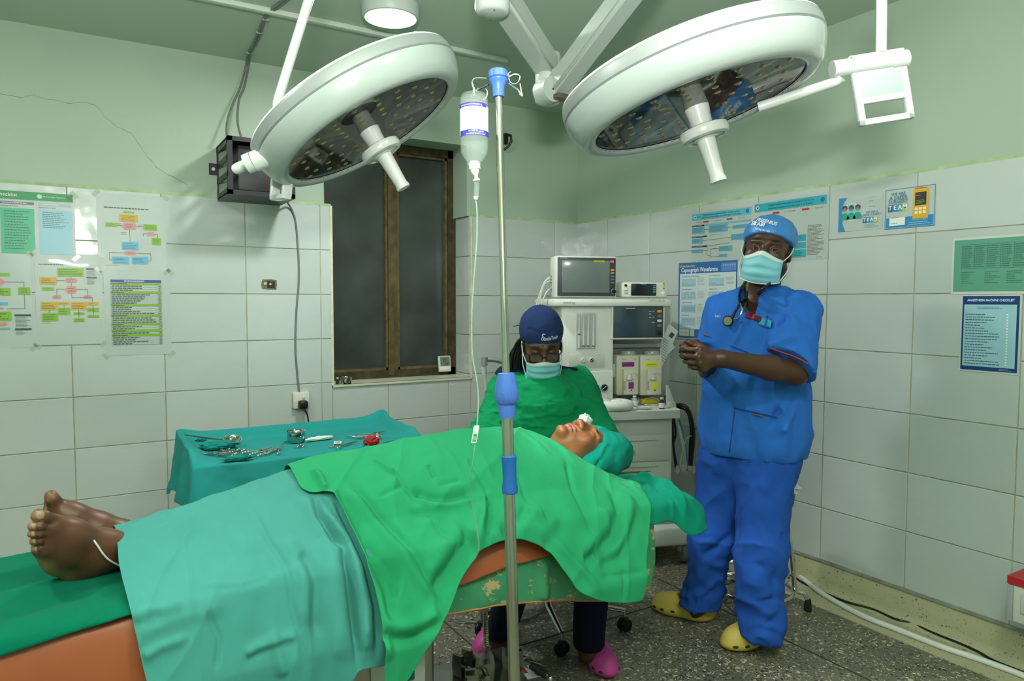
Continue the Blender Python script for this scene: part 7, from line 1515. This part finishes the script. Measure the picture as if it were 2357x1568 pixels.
# hoses along the right wall
o = empty('white_hose', onz(1990, 1410, .02), 'thick white hose lying along the floor by the right wall', 'hose')
P = [(1700, 1262, .10), (1760, 1288, .07), (1815, 1302, .045), (1855, 1338, .02), (1900, 1371, .014), (1980, 1415, .014), (2080, 1455, .014), (2170, 1490, .014), (2260, 1520, .014), (2357, 1556, .014), (2460, 1600, .014)]
mb = MB(); mb.tube([onz(*p)-o.location for p in P] if False else [p-o.location for p in spline([onz(*p) for p in P], 8)], .0115, 12); mb.build('hose_run', M('white_hose'), o)
o = empty('black_cable', onz(2050, 1400, .02), 'thin black cable winding beside the white hose by the skirting', 'cable')
P = [(1700, 1290, .03), (1812, 1322, .02), (1850, 1343, .012), (1900, 1366, .012), (1950, 1386, .012), (2010, 1403, .012), (2060, 1425, .012), (2100, 1436, .012), (2150, 1458, .012), (2210, 1482, .012), (2250, 1500, .012), (2290, 1522, .012), (2357, 1548, .012), (2440, 1580, .012)]
mb = MB(); mb.tube([p-o.location for p in spline([onz(*p) for p in P], 8)], .0052, 8); mb.build('cable_run', black_c, o)
o = empty('grey_cable', onz(1180, 1440, .01), 'thin grey cable looping on the floor under the table', 'cable')
P = [(1048, 1423, .02), (1075, 1432, .008), (1110, 1434, .006), (1165, 1432, .006), (1215, 1424, .006), (1245, 1408, .008), (1254, 1390, .02), (1256, 1370, .03)]
mb = MB(); mb.tube([p-o.location for p in spline([onz(*p) for p in P], 8)], .0045, 8); mb.build('cable_run', grey_c, o)
# red-topped cart corner at the right frame edge
cx_, cy_ = -.28, -2.93
A = onx(2318, 1337, -.16); Bz = onx(2320, 1422, -.16)
cart = empty('suction_unit', (-.10, A.y-.14, Bz.z), 'white equipment unit with a red top edge on the right wall', 'equipment')
w_, h_ = .26, A.z-Bz.z
mb = MB(); mb.rbox((0, 0, h_/2), (.16, w_, h_), .006); mb.build('housing', M('unit_white', 'c6cac2', .45), cart)
mb = MB(); mb.prism([(-w_/2, 0), (w_/2, 0), (w_/2, .028), (w_/2-.06, .026), (w_/2-.12, .018), (-w_/2, .018)], .166, T(.083, 0, h_) @ RZ(90) @ RX(90) @ RY(0) if False else T(-.083, 0, h_) @ RZ(90) @ RX(90)); mb.build('red_top', M('unit_red', 'b5242c', .4), cart)
for k in range(3): mb = MB(); mb.rbox((-.084, w_/2-.06-.05*k, h_*.55), (.006, .03, h_*.5), .002); mb.build('rib', M('unit_rib', 'b3b8b1', .5), cart)
mb = MB(); mb.rbox((-.083, w_/2-.011, h_/2), (.01, .02, h_*.96), .002); mb.build('edge_strip', M('unit_grey', '9aa09d', .4), cart)
mb = MB(); mb.rbox((.085, 0, h_/2), (.03, w_*.7, h_*.6), .004); mb.build('wall_plate', M('unit_grey'), cart)
# things on the window sill
o = empty('thermometer', ony(1024, 856, .165), 'small white digital thermometer leaning in the window corner', 'thermometer')
Xt = RX(-8)
mb = MB(); mb.rbox((0, 0, .052), (.088, .016, .104), .005, Xt); mb.build('casing', M('thermo_white', 'c9cdc9', .4), o)
mb = MB(); mb.rbox((.002, -.0085, .068), (.068, .003, .058), .001, Xt); mb.build('display', M('lcd_olive', '717a62', .2), o)
mb = MB(); mb.text('23', .03, Xt @ T(-.004, -.0105, .074) @ RX(90)); mb.text('58', .02, Xt @ T(.012, -.0105, .05) @ RX(90)); mb.build('digits', M('lcd_digit', '2d3228', .5), o, smooth=False)
mb = MB(); mb.rbox((0, -.0082, .022), (.078, .002, .02), .001, Xt); mb.build('lower_band', M('thermo_band', 'e2e4e0', .4), o)
o = empty('steel_cup', onz(797, 883, wz0+.003), 'small steel pot standing on the window sill', 'cup')
mb = MB(); mb.lathe([(0, 0), (.028, 0), (.031, .006), (.031, .034), (.034, .038), (.0325, .039), (.029, .034), (.029, .006), (0, .004)], 28); mb.build('cup_wall', M('polished_steel'), o)
o = empty('glass_vial', onz(777, 884, wz0+.003), 'tiny dark vial beside the steel pot on the sill', 'vial')
mb = MB(); mb.lathe([(.009, 0), (.010, .002), (.010, .022), (.005, .027), (.005, .033), (0, .033)], 14); mb.build('glass', M('vial_dark', '3b3f3a', .1), o)
mb = MB(); mb.lathe([(.006, .030), (.006, .038), (0, .038)], 12); mb.build('cap', capw, o)
# ================================================================== printed sheets on the walls
lam = M('laminated_paper', 'b3beb8', .3, spec=.45, coat=.08, var=.03, vscale=3, bump=.12, bscale=7, bdist=.006)
def PM(h): return M('ink_'+h, h, .32, spec=.45, coat=.08)
class Poster:
    """a thin sheet on the back wall (wall='b', x right, z up) or right wall (wall='r', local x towards the viewer's right)"""
    def __init__(s, wall, u0, z1, u1, z0, label, cat='poster', sheet=lam, tilt=0, out=.0105, group=None):
        s.w, s.h = abs(u1-u0), z1-z0
        if wall == 'b': o = Vector((u0, -out, z1)); X = frame((0, 0, 0), (1, 0, 0), (0, 0, 1), (0, -1, 0))
        else: o = Vector((-out, u0, z1)); X = frame((0, 0, 0), (0, -1, 0), (0, 0, 1), (-1, 0, 0))
        s.root = empty('poster', o, label, cat, group); s.X = X @ RZ(tilt); s.k = 0
        mb = MB(); n = 10
        def f(a, b): return (a*s.w, -b*s.h, .0006*math.sin(a*9+b*5)+.0006*math.sin(b*13))
        mb.grid(n, n, f, s.X); mb.quad([(0, 0, -.0008), (s.w, 0, -.0008), (s.w, -s.h, -.0008), (0, -s.h, -.0008)], s.X); mb.build('sheet', sheet, s.root)
        s.layers = {}
    def L(s, h):
        if h not in s.layers: s.layers[h] = MB(); s.k += 1
        return s.layers[h]
    def z(s, lv): return .0016+.0003*lv
    def r(s, h, x0, y0, x1, y1, lv=0): s.L(h).rect(x0*s.w, -y1*s.h, x1*s.w, -y0*s.h, s.z(lv), s.X); return s
    def lines(s, h, x0, y0, x1, y1, n, lv=2, th=.28, jag=.35):
        for i in range(n):
            yy = y0+(y1-y0)*(i+.5)/n; e = x1-(x1-x0)*jag*random.random(); hh = (y1-y0)/n*th; xx = x0
            while xx < e-.001:
                wl = random.uniform(.03, .09)*(x1-x0)+.006; x2 = min(xx+wl, e); s.r(h, xx, yy-hh/2, x2, yy+hh/2, lv); xx = x2+.012*(x1-x0)+.002
        return s
    def t(s, h, txt, x, y, size, lv=3, align='CENTER', bold=0, wmax=None): s.L(h).text(txt, size, s.X @ T(x*s.w, -y*s.h, s.z(lv)), align=align, bold=bold, wmax=wmax); return s
    def poly(s, h, pts, lv=1): s.L(h).quad([(x*s.w, -y*s.h, s.z(lv)) for x, y in pts], s.X); return s
    def hexa(s, h, x0, y0, x1, y1, lv=1): d = (x1-x0)*.15; m = (y0+y1)/2; return s.poly(h, [(x0, m), (x0+d, y0), (x1-d, y0), (x1, m), (x1-d, y1), (x0+d, y1)], lv)
    def disc(s, h, x, y, r, lv=1, n=20): return s.poly(h, [(x+r*math.cos(2*math.pi*k/n)/s.w, y+r*math.sin(2*math.pi*k/n)/s.h) for k in range(n)], lv)
    def seg(s, h, pts, lv=1, w=.0008):
        for (a, b), (c, d) in zip(pts[:-1], pts[1:]):
            p, q = Vector((a*s.w, -b*s.h, s.z(lv))), Vector((c*s.w, -d*s.h, s.z(lv))); n = (q-p).cross(Vector((0, 0, 1)))
            if n.length < 1e-9: continue
            n = n.normalized()*w; s.L(h).quad([p+n, q+n, q-n, p-n], s.X)
        return s
    def tape(s, corners=((0, 0), (1, 0), (0, 1), (1, 1))):
        for (x, y) in corners:
            mb = MB(); mb.rect(-.018, -.009, .018, .009, .0022, s.X @ T(x*s.w, -y*s.h, 0) @ RZ(45 if (x+y) % 2 == 0 else -45)); mb.build('tape', M('clear_tape', 'c3cabb', .15, alpha=.6), s.root, smooth=False)
        return s
    def done(s):
        out = MB()
        for h, mb in s.layers.items(): out.use(PM(h)); out.raw(mb.v, mb.f)
        out.build('print', None, s.root, smooth=False, kind='stuff', fix=False)
G, Y, Rd, Bl, K, DG = '7fae2c', 'c9a02c', 'c98a86', '5fa9c9', '3f4a46', '2c4a44'
# 1 green-headed checklist
p = Poster('b', -3.42, 1.853, -2.962, 1.556, 'poster with green header and coloured checklist columns on the left wall')
p.r('1f8a4a', 0, .0, .985, .125, 1).t('e3ece6', 'Surgical Safety Checklist', .28, .06, .022).disc('b9d3c2', .70, .062, .010, 2).t('cfe0d4', 'World Health Organization', .83, .062, .010, wmax=.09)
p.poly('17703a', [(.90, .06), (.985, .005), (.985, .125)], 2)
for i, (x0, x1, c) in enumerate(((.03, .33, '0f9a5e'), (.37, .65, '3fae86'), (.69, .97, '8fc0cf'))):
    p.r('5d6f7c' if i < 2 else '9fb3b6', x0, .16, x1, .20, 1).lines('e0e6e2', x0+.02, .165, x1-.05, .195, 1, 2).r(c, x0, .26, x1, .955, 1).lines('23443a', x0+.03, .29, x1-.03, .90 if i < 2 else .55, 15 if i < 2 else 9, 2)
    p.lines(K, x0, .215, x1-.08, .245, 1, 1)
p.tape().done()
# 2 flow chart upper
p = Poster('b', -2.872, 1.872, -2.572, 1.50, 'flow chart poster with pink and blue boxes, upper one right of the checklist')
p.lines(K, .1, .17, .75, .19, 1, 1, th=.6, jag=0).r(G, .38, .215, .53, .24, 1)
for b in (((.32, .26, .58, .355), Y), ((.12, .375, .28, .43), G), ((.66, .375, .86, .455), G), ((.78, .55, .92, .645), G), ((.34, .62, .58, .725), Bl), ((.2, .815, .44, .91), Bl), ((.48, .81, .72, .905), Bl)):
    p.r(b[1], *b[0], 1).lines('3a5040', b[0][0]+.02, b[0][1]+.012, b[0][2]-.02, b[0][3]-.012, 4, 2)
for h_ in ((.35, .365, .57, .455), (.70, .475, .83, .53), (.36, .74, .56, .79)): p.hexa(Rd, *h_).lines('7a3c3a', h_[0]+.05, h_[1]+.015, h_[2]-.05, h_[3]-.015, 3, 2)
p.seg(K, [(.46, .455), (.46, .62)]).seg(K, [(.28, .41), (.35, .41)]).seg(K, [(.57, .41), (.66, .41)]).seg(K, [(.36, .765), (.16, .765), (.16, .86), (.2, .86)]).seg(K, [(.56, .765), (.76, .765), (.76, .86), (.72, .86)]).seg(K, [(.70, .50), (.655, .50), (.655, .54)]).seg(K, [(.83, .50), (.87, .50), (.87, .55)])
p.r('b9c6c2', .61, .54, .71, .565, 1).lines('a8382f', .33, .49, .43, .53, 2, 1).lines('a8382f', .28, .375, .34, .41, 2, 1).lines('a8382f', .58, .38, .65, .42, 2, 1).lines(K, .1, .925, .3, .935, 1, 1)
p.tape().done()
# 3 flow chart lower middle
p = Poster('b', -3.128, 1.575, -2.858, 1.145, 'flow chart poster with lime and amber boxes below the checklist')
p.lines(K, .06, .115, .42, .13, 1, 1, th=.7, jag=0)
for b in (((.33, .155, .72, .25), G), ((.07, .26, .31, .34), Y), ((.1, .37, .27, .405), G), ((.07, .53, .31, .62), Y), ((.32, .53, .49, .565), Y), ((.51, .53, .75, .62), Y), ((.76, .53, .94, .565), Y), ((.08, .65, .32, .74), G), ((.32, .595, .50, .675), G), ((.55, .645, .71, .675), G), ((.55, .71, .71, .75), G), ((.76, .595, .94, .64), G), ((.76, .675, .94, .705), G)):
    p.r(b[1], *b[0], 1).lines('3a4a20', b[0][0]+.02, b[0][1]+.01, b[0][2]-.02, b[0][3]-.01, max(1, int((b[0][3]-b[0][1])/.022)), 2)
for h_ in ((.43, .27, .63, .315), (.44, .355, .62, .435), (.24, .455, .38, .495), (.7, .455, .84, .495)): p.hexa(Rd, *h_).lines('7a3c3a', h_[0]+.04, h_[1]+.01, h_[2]-.04, h_[3]-.01, 2, 2)
p.seg(K, [(.53, .25), (.53, .27)]).seg(K, [(.53, .315), (.53, .355)]).seg(K, [(.31, .295), (.43, .295)]).seg(K, [(.44, .39), (.31, .39), (.31, .455)]).seg(K, [(.62, .39), (.77, .39), (.77, .455)]).seg(K, [(.53, .435), (.53, .48), (.84, .48), (.84, .53)]).seg(K, [(.19, .62), (.19, .65)]).seg(K, [(.41, .565), (.41, .595)]).seg(K, [(.63, .62), (.63, .71)]).seg(K, [(.85, .565), (.85, .675)])
p.r(DG, .76, .155, .92, .17, 1).lines(K, .765, .18, .915, .235, 5, 1).r(DG, .76, .25, .92, .265, 1).lines(K, .765, .275, .9, .335, 5, 1).lines(K, .08, .755, .28, .765, 1, 1)
p.tape().done()
# 4 flow chart at the left frame edge
p = Poster('b', -3.43, 1.565, -3.142, 1.135, 'flow chart poster with lime boxes at the left edge of the photo')
for b in (((.3, .2, .72, .235), G), ((.3, .36, .72, .44), G), ((.82, .35, .98, .43), G), ((.3, .61, .72, .71), G), ((.3, .51, .68, .545), Bl), ((.3, .78, .7, .80), '7ba3a8')): p.r(b[1], *b[0], 1).lines('3a4a20', b[0][0]+.02, b[0][1]+.01, b[0][2]-.02, b[0][3]-.01, 3, 2)
for h_ in ((.3, .26, .66, .33), (.3, .56, .64, .59), (.3, .72, .68, .76)): p.hexa(Rd, *h_)
p.seg(K, [(.66, .295), (.9, .295), (.9, .35)]).seg(K, [(.9, .43), (.9, .58), (.66, .58)]).r(DG, .76, .64, .98, .66, 1).lines(K, .77, .67, .97, .78, 8, 1).r(DG, .76, .79, .98, .81, 1).lines(K, .77, .82, .9, .86, 3, 1)
p.tape().done()
# 5 scoring table
p = Poster('b', -2.852, 1.500, -2.560, 1.084, 'table poster with blue header and lime bands, lowest on the left wall')
p.r('3b4a9a', .1, .105, .86, .135, 1).lines('d8dcec', .3, .11, .6, .13, 1, 2, th=.6, jag=0)
y = .14; sec = [3, 5, 4, 3, 2, 1, 4]; 
for n in sec:
    p.r(G, .1, y, .86, y+.026, 1).lines('3a4a20', .11, y+.004, .34, y+.022, 1, 2, th=.6); y += .028
    for k in range(n): p.lines(K, .115, y+.003, .80, y+.020, 1, 2, th=.55, jag=.6).lines(K, .82, y+.003, .85, y+.02, 1, 2, th=.55, jag=0).seg('8a9690', [(.1, y+.0235), (.86, y+.0235)], 1, .0004); y += .0245
p.seg('8a9690', [(.1, .105), (.1, y)], 1, .0005).seg('8a9690', [(.86, .105), (.86, y)], 1, .0005).seg('8a9690', [(.81, .135), (.81, y)], 1, .0004).seg('8a9690', [(.1, y), (.86, y)], 1, .0005)
p.tape().done()
# 6, 7 airway charts on the right wall
CYn, BX = '5fb4c9', '6aa6bd'
def airway(u0, u1, z1, z0, lab, l1, l2, tl):
    p = Poster('r', u0, z1, u1, z0, lab, tilt=tl); p.r(CYn, .0, .02, .985, .155, 1).disc('e8eceb', .055, .09, .009, 2).disc('a8433c', .055, .09, .006, 3).disc('3a6fb0', .93, .085, .011, 2).t('1e3a44', l1, .5, .065, .0145, wmax=.62*p.w).t('1e3a44', l2, .5, .115, .0145, wmax=.66*p.w).t('1e3a44', 'DAS', .12, .085, .013)
    for x, t in ((.08, 'Call for help'), (.42, 'Give 100% oxygen'), (.80, 'Call for help')): p.t('b04a3a', t, x+.04, .20, .0085, wmax=.14*p.w)
    for x in (.2, .6): p.poly('b53a30', [(x, .185), (x+.07, .185), (x+.07, .175), (x+.1, .20), (x+.07, .225), (x+.07, .215), (x, .215)], 1)
    p.r('22303a', .0, .255, .22, .285, 1).r(CYn, .22, .25, .98, .28, 1).lines('d5dcdc', .01, .26, .18, .28, 1, 2)
    for b in ((.0, .30, .22, .43), (.30, .29, .62, .43), (.70, .33, .98, .40), (.0, .53, .2, .63), (.68, .50, .98, .62), (.0, .75, .2, .82), (.48, .72, .70, .82), (.48, .88, .62, .935)): p.r(BX, *b, 1).lines('23505f', b[0]+.01, b[1]+.012, b[2]-.02, b[3]-.012, max(2, int((b[3]-b[1])/.022)), 2)
    for b in ((.0, .48, .27, .51), (.0, .68, .27, .71)): p.r('22303a', *b, 1).lines('d5dcdc', b[0]+.01, b[1]+.006, b[2]-.05, b[3]-.006, 1, 2)
    p.seg(K, [(.22, .36), (.30, .36)]).seg(K, [(.62, .36), (.70, .36)]).seg(K, [(.2, .58), (.68, .56)]).seg(K, [(.2, .785), (.28, .785), (.28, .70), (.66, .66)]).seg(K, [(.28, .785), (.28, .88), (.34, .9)]).seg(K, [(.34, .76), (.34, .92), (.48, .92)]).seg(K, [(.34, .76), (.48, .76)]); p.lines('b04a3a', .32, .47, .52, .49, 1, 1).lines('b04a3a', .24, .775, .30, .795, 1, 2).lines('b04a3a', .38, .74, .45, .76, 1, 2)
    return p
p = airway(-1.095, -1.508, 1.848, 1.579, 'airway flow chart poster left of the man\'s head', 'Difficult mask ventilation (MV) - during routine', 'induction of anaesthesia in a child aged 1 to 8 years', -.4); p.done()
p = Poster('r', -1.525, 1.858, -1.945, 1.555, 'airway flow chart poster behind the man\'s blue cap')
p.r('2fa6b5', .0, .03, .97, .165, 1).disc('e8eceb', .045, .095, .009, 2).disc('a8433c', .045, .095, .006, 3).disc('2a6aa0', .92, .095, .011, 2).t('173a44', 'Cannot intubate and cannot ventilate (CICV) in a', .50, .075, .0145, wmax=.62*p.w).t('173a44', 'paralysed anaesthetised child aged 1 to 8 years', .5, .125, .0145, wmax=.6*p.w)
for x, t in ((.46, 'Give 100% oxygen'), (.84, 'Call for help')): p.t('b04a3a', t, x+.04, .21, .0085, wmax=.15*p.w)
for x in (.26, .66): p.poly('b53a30', [(x, .195), (x+.07, .195), (x+.07, .185), (x+.1, .21), (x+.07, .235), (x+.07, .225), (x, .225)], 1)
for b in ((.48, .60, .72, .70), (.48, .72, .72, .81), (.48, .83, .72, .95), (.02, .3, .3, .42), (.02, .5, .3, .62)): p.r('35a5b0', *b, 1).lines('1b5058', b[0]+.01, b[1]+.012, b[2]-.02, b[3]-.012, 4, 2)
p.lines('b04a3a', .48, .57, .6, .59, 1, 1).lines(K, .74, .46, .96, .93, 22, 1, jag=.5).lines('b04a3a', .86, .955, .97, .975, 1, 1); p.done()
# 8 capnograph poster
p = Poster('r', -.995, 1.575, -1.42, 1.150, 'blue capnograph waveform poster beside the machine', sheet=M('poster_blue', '3b6cae', .2, coat=.3))
p.t('c9d545', 'Understanding', .16, .045, .020, align='CENTER', bold=.01).t('e6ecf2', 'Capnograph Waveforms', .37, .10, .034, bold=.015, wmax=.27).r('4f7cbb', .75, .03, .98, .125, 1).seg('88a8d4', [(.75, .03), (.98, .03), (.98, .125), (.75, .125), (.75, .03)], 2)
for k in range(6): p.disc('88a8d4', .785+.035*k, .055, .006, 2).seg('88a8d4', [(.785+.035*k, .065), (.775+.035*k, .11)], 2).seg('88a8d4', [(.785+.035*k, .065), (.795+.035*k, .11)], 2)
p.r('c6d3d4', .03, .145, .985, .88, 1); p.r('dbe3df', .03, .885, .21, .975, 1).r('dbe3df', .22, .885, .30, .975, 1).lines('c0504a', .05, .92, .1, .945, 1, 2).lines('3a9a7a', .13, .92, .19, .945, 1, 2)
for c in range(2):
    for r_ in range(4):
        x, y = .06+.48*c, .20+.172*r_; ttl = [['Tracheal Tube in Oesophagus', 'Hypoventilation', 'Hyperventilation', 'Rebreathing'], ['Decreasing CO2', 'Obstruction', 'Curare cleft', 'Cardiogenic']][c][r_]
        p.t('2f5a8e', ttl, x+.01, y-.018, .0115, align='LEFT', wmax=.13).r('9fc0cc', x, y+.012, x+.26, y+.11, 2).lines('6a8494', x+.29, y, x+.42, y+.10, 6, 2)
        w = [(x+.01+.24*i/40, y+.10-.075*max(0, min(1, [abs(math.sin(i*.35))*.3 if i < 18 else .02, 1.2*abs(math.sin(i*.16))**.4 if (i//10) % 2 else .05, .8*(1 if (i % 6) < 3 else .1), .35+.6*(1 if (i % 12) < 7 else 0)][r_]))) for i in range(41)]
        p.seg('4a7da0', w, 3, .0008).seg('6a8494', [(x, y+.112), (x+.26, y+.112)], 3, .0005)
p.done()
# 9, 10 safer surgery stickers
def team(p, x, y, k):
    for j, (c, bg) in enumerate((('T', '2f5f8f'), ('E', '2f7fa8'), ('A', '3a9ab8'), ('M', 'bcc94a'))): s = .021*k; p.r(bg, x+j*s/p.w*1.0, y, x+(j+.96)*s/p.w, y+.030*k/p.h, 2).t('eef2ee', c, x+(j+.48)*s/p.w, y+.015*k/p.h, .026*k, 4, bold=.02)
p = Poster('r', -1.995, 1.822, -2.20, 1.672, 'sticker with three masked figures and blue curve on the right wall', cat='sticker', out=.0112)
p.poly('2f86bd', [(0, 0), (.2, 0), (.13, .12), (.085, .3), (.08, .55), (.1, .8), (.17, 1), (0, 1)], 1).disc('dfe5c8', .30, .44, .039, 1).disc('8cc3c6', .30, .44, .036, 2)
for x, hh, sk in ((.15, '2a3f66', 'b86f4a'), (.45, '2a3f66', 'a8623f'), (.30, '1f4a5c', '8f5236')): p.disc(hh, x, .32, .0125, 3).disc(sk, x, .36, .0095, 4).r('4aa9b5', x-.035, .365, x+.035, .42, 5); p.poly('2f9a8c', [(x-.11, .62), (x-.05, .46), (x+.05, .46), (x+.11, .62), (x+.08, .66), (x-.08, .66)], 3)
p.lines('5a8a9a', .68, .06, .88, .085, 1, 1).lines('b3483a', .70, .16, .82, .20, 1, 1).lines('3a9a6a', .7, .31, .86, .36, 1, 1).t('3a7fb0', 'WE ARE A', .77, .50, .0125, bold=.01).t('3a7fb0', 'SAFER SURGERY', .77, .575, .0125, bold=.01, wmax=.085); team(p, .57, .64, .8); p.lines('7aa9bd', .6, .83, .95, .96, 4, 1); p.done()
p = Poster('r', -2.212, 1.831, -2.420, 1.665, 'sticker with a yellow handheld monitor on the right wall', cat='sticker', out=.0112)
p.seg('2f7fb5', [(.008, .008), (.992, .008), (.992, .992), (.008, .992), (.008, .008)], 1, .0012).r('2f86bd', .03, .72, .97, .97, 1).r('e3e8e4', .10, .72, .42, .92, 2)
for t, y, s in (('WE ARE', .13, .017), ('A SAFER', .225, .021), ('SURGERY', .32, .022)): p.t('3a7096', t, .27, y, s, bold=.012, wmax=.4*p.w)
team(p, .06, .385, 1.0); p.lines('b3483a', .14, .70, .32, .75, 1, 3).lines('3a9a6a', .14, .84, .34, .89, 1, 3).t('bcd3e0', '#SaferSurgery', .72, .80, .011, wmax=.08)
p.r('d9a92a', .57, .05, .87, .80, 3).r('cfa022', .60, .03, .84, .06, 3).r('2b3436', .61, .15, .83, .47, 4).lines('7fc04a', .63, .33, .81, .44, 3, 5).lines('d04a8a', .63, .2, .75, .26, 1, 5)
for i in range(3):
    for j in range(2): p.r('e8e2c4', .61+.08*i, .52+.09*j, .67+.08*i, .585+.09*j, 4)
p.lines('9ccbe0', .5, .85, .95, .95, 2, 3); p.done()
# 11 green data board
p = Poster('r', -2.492, 1.607, -2.87, 1.388, 'green tinted data table sheet at the right frame edge', sheet=M('sheet_frame', 'c4cec8', .3), out=.0112)
p.r('5f9d86', .022, .04, 1, .95, 1)
for i in range(8): p.seg('2c5648', [(.1+.12*i, .13), (.1+.12*i, .55)], 2, .0006)
for j in range(12): p.seg('2c5648', [(.1, .13+.42*j/11), (.94, .13+.42*j/11)], 2, .0005)
for i in range(7): p.lines('2f5f50', .11+.12*i, .14, .20+.12*i, .54, 11, 2)
for x in (.1, .32, .52, .7): p.lines('2c5648', x, .60, x+.14, .82, 7, 2, jag=.6)
p.done()
# 12 anaesthesia machine checklist
p = Poster('r', -2.532, 1.385, -2.742, 1.088, 'navy framed machine checklist sheet at the right frame edge', sheet=M('sheet_frame'), out=.0112)
p.r('1e3f78', .03, .015, .97, .975, 1).r('9cc6d3', .06, .125, .93, .925, 2).t('e3ebf2', 'ANAESTHESIA MACHINE CHECKLIST', .5, .07, .0125, bold=.02, wmax=.78*p.w).lines('2c5a78', .28, .15, .72, .185, 2, 3, jag=.2)
for i in range(19): y = .24+.0355*i; p.lines('2a4a5c', .09, y, .70, y+.024, 1, 3, th=.4, jag=.6).r('e3ecee', .775, y+.002, .80, y+.02, 3)
p.lines('c3d3e0', .68, .935, .9, .965, 2, 3); p.done()
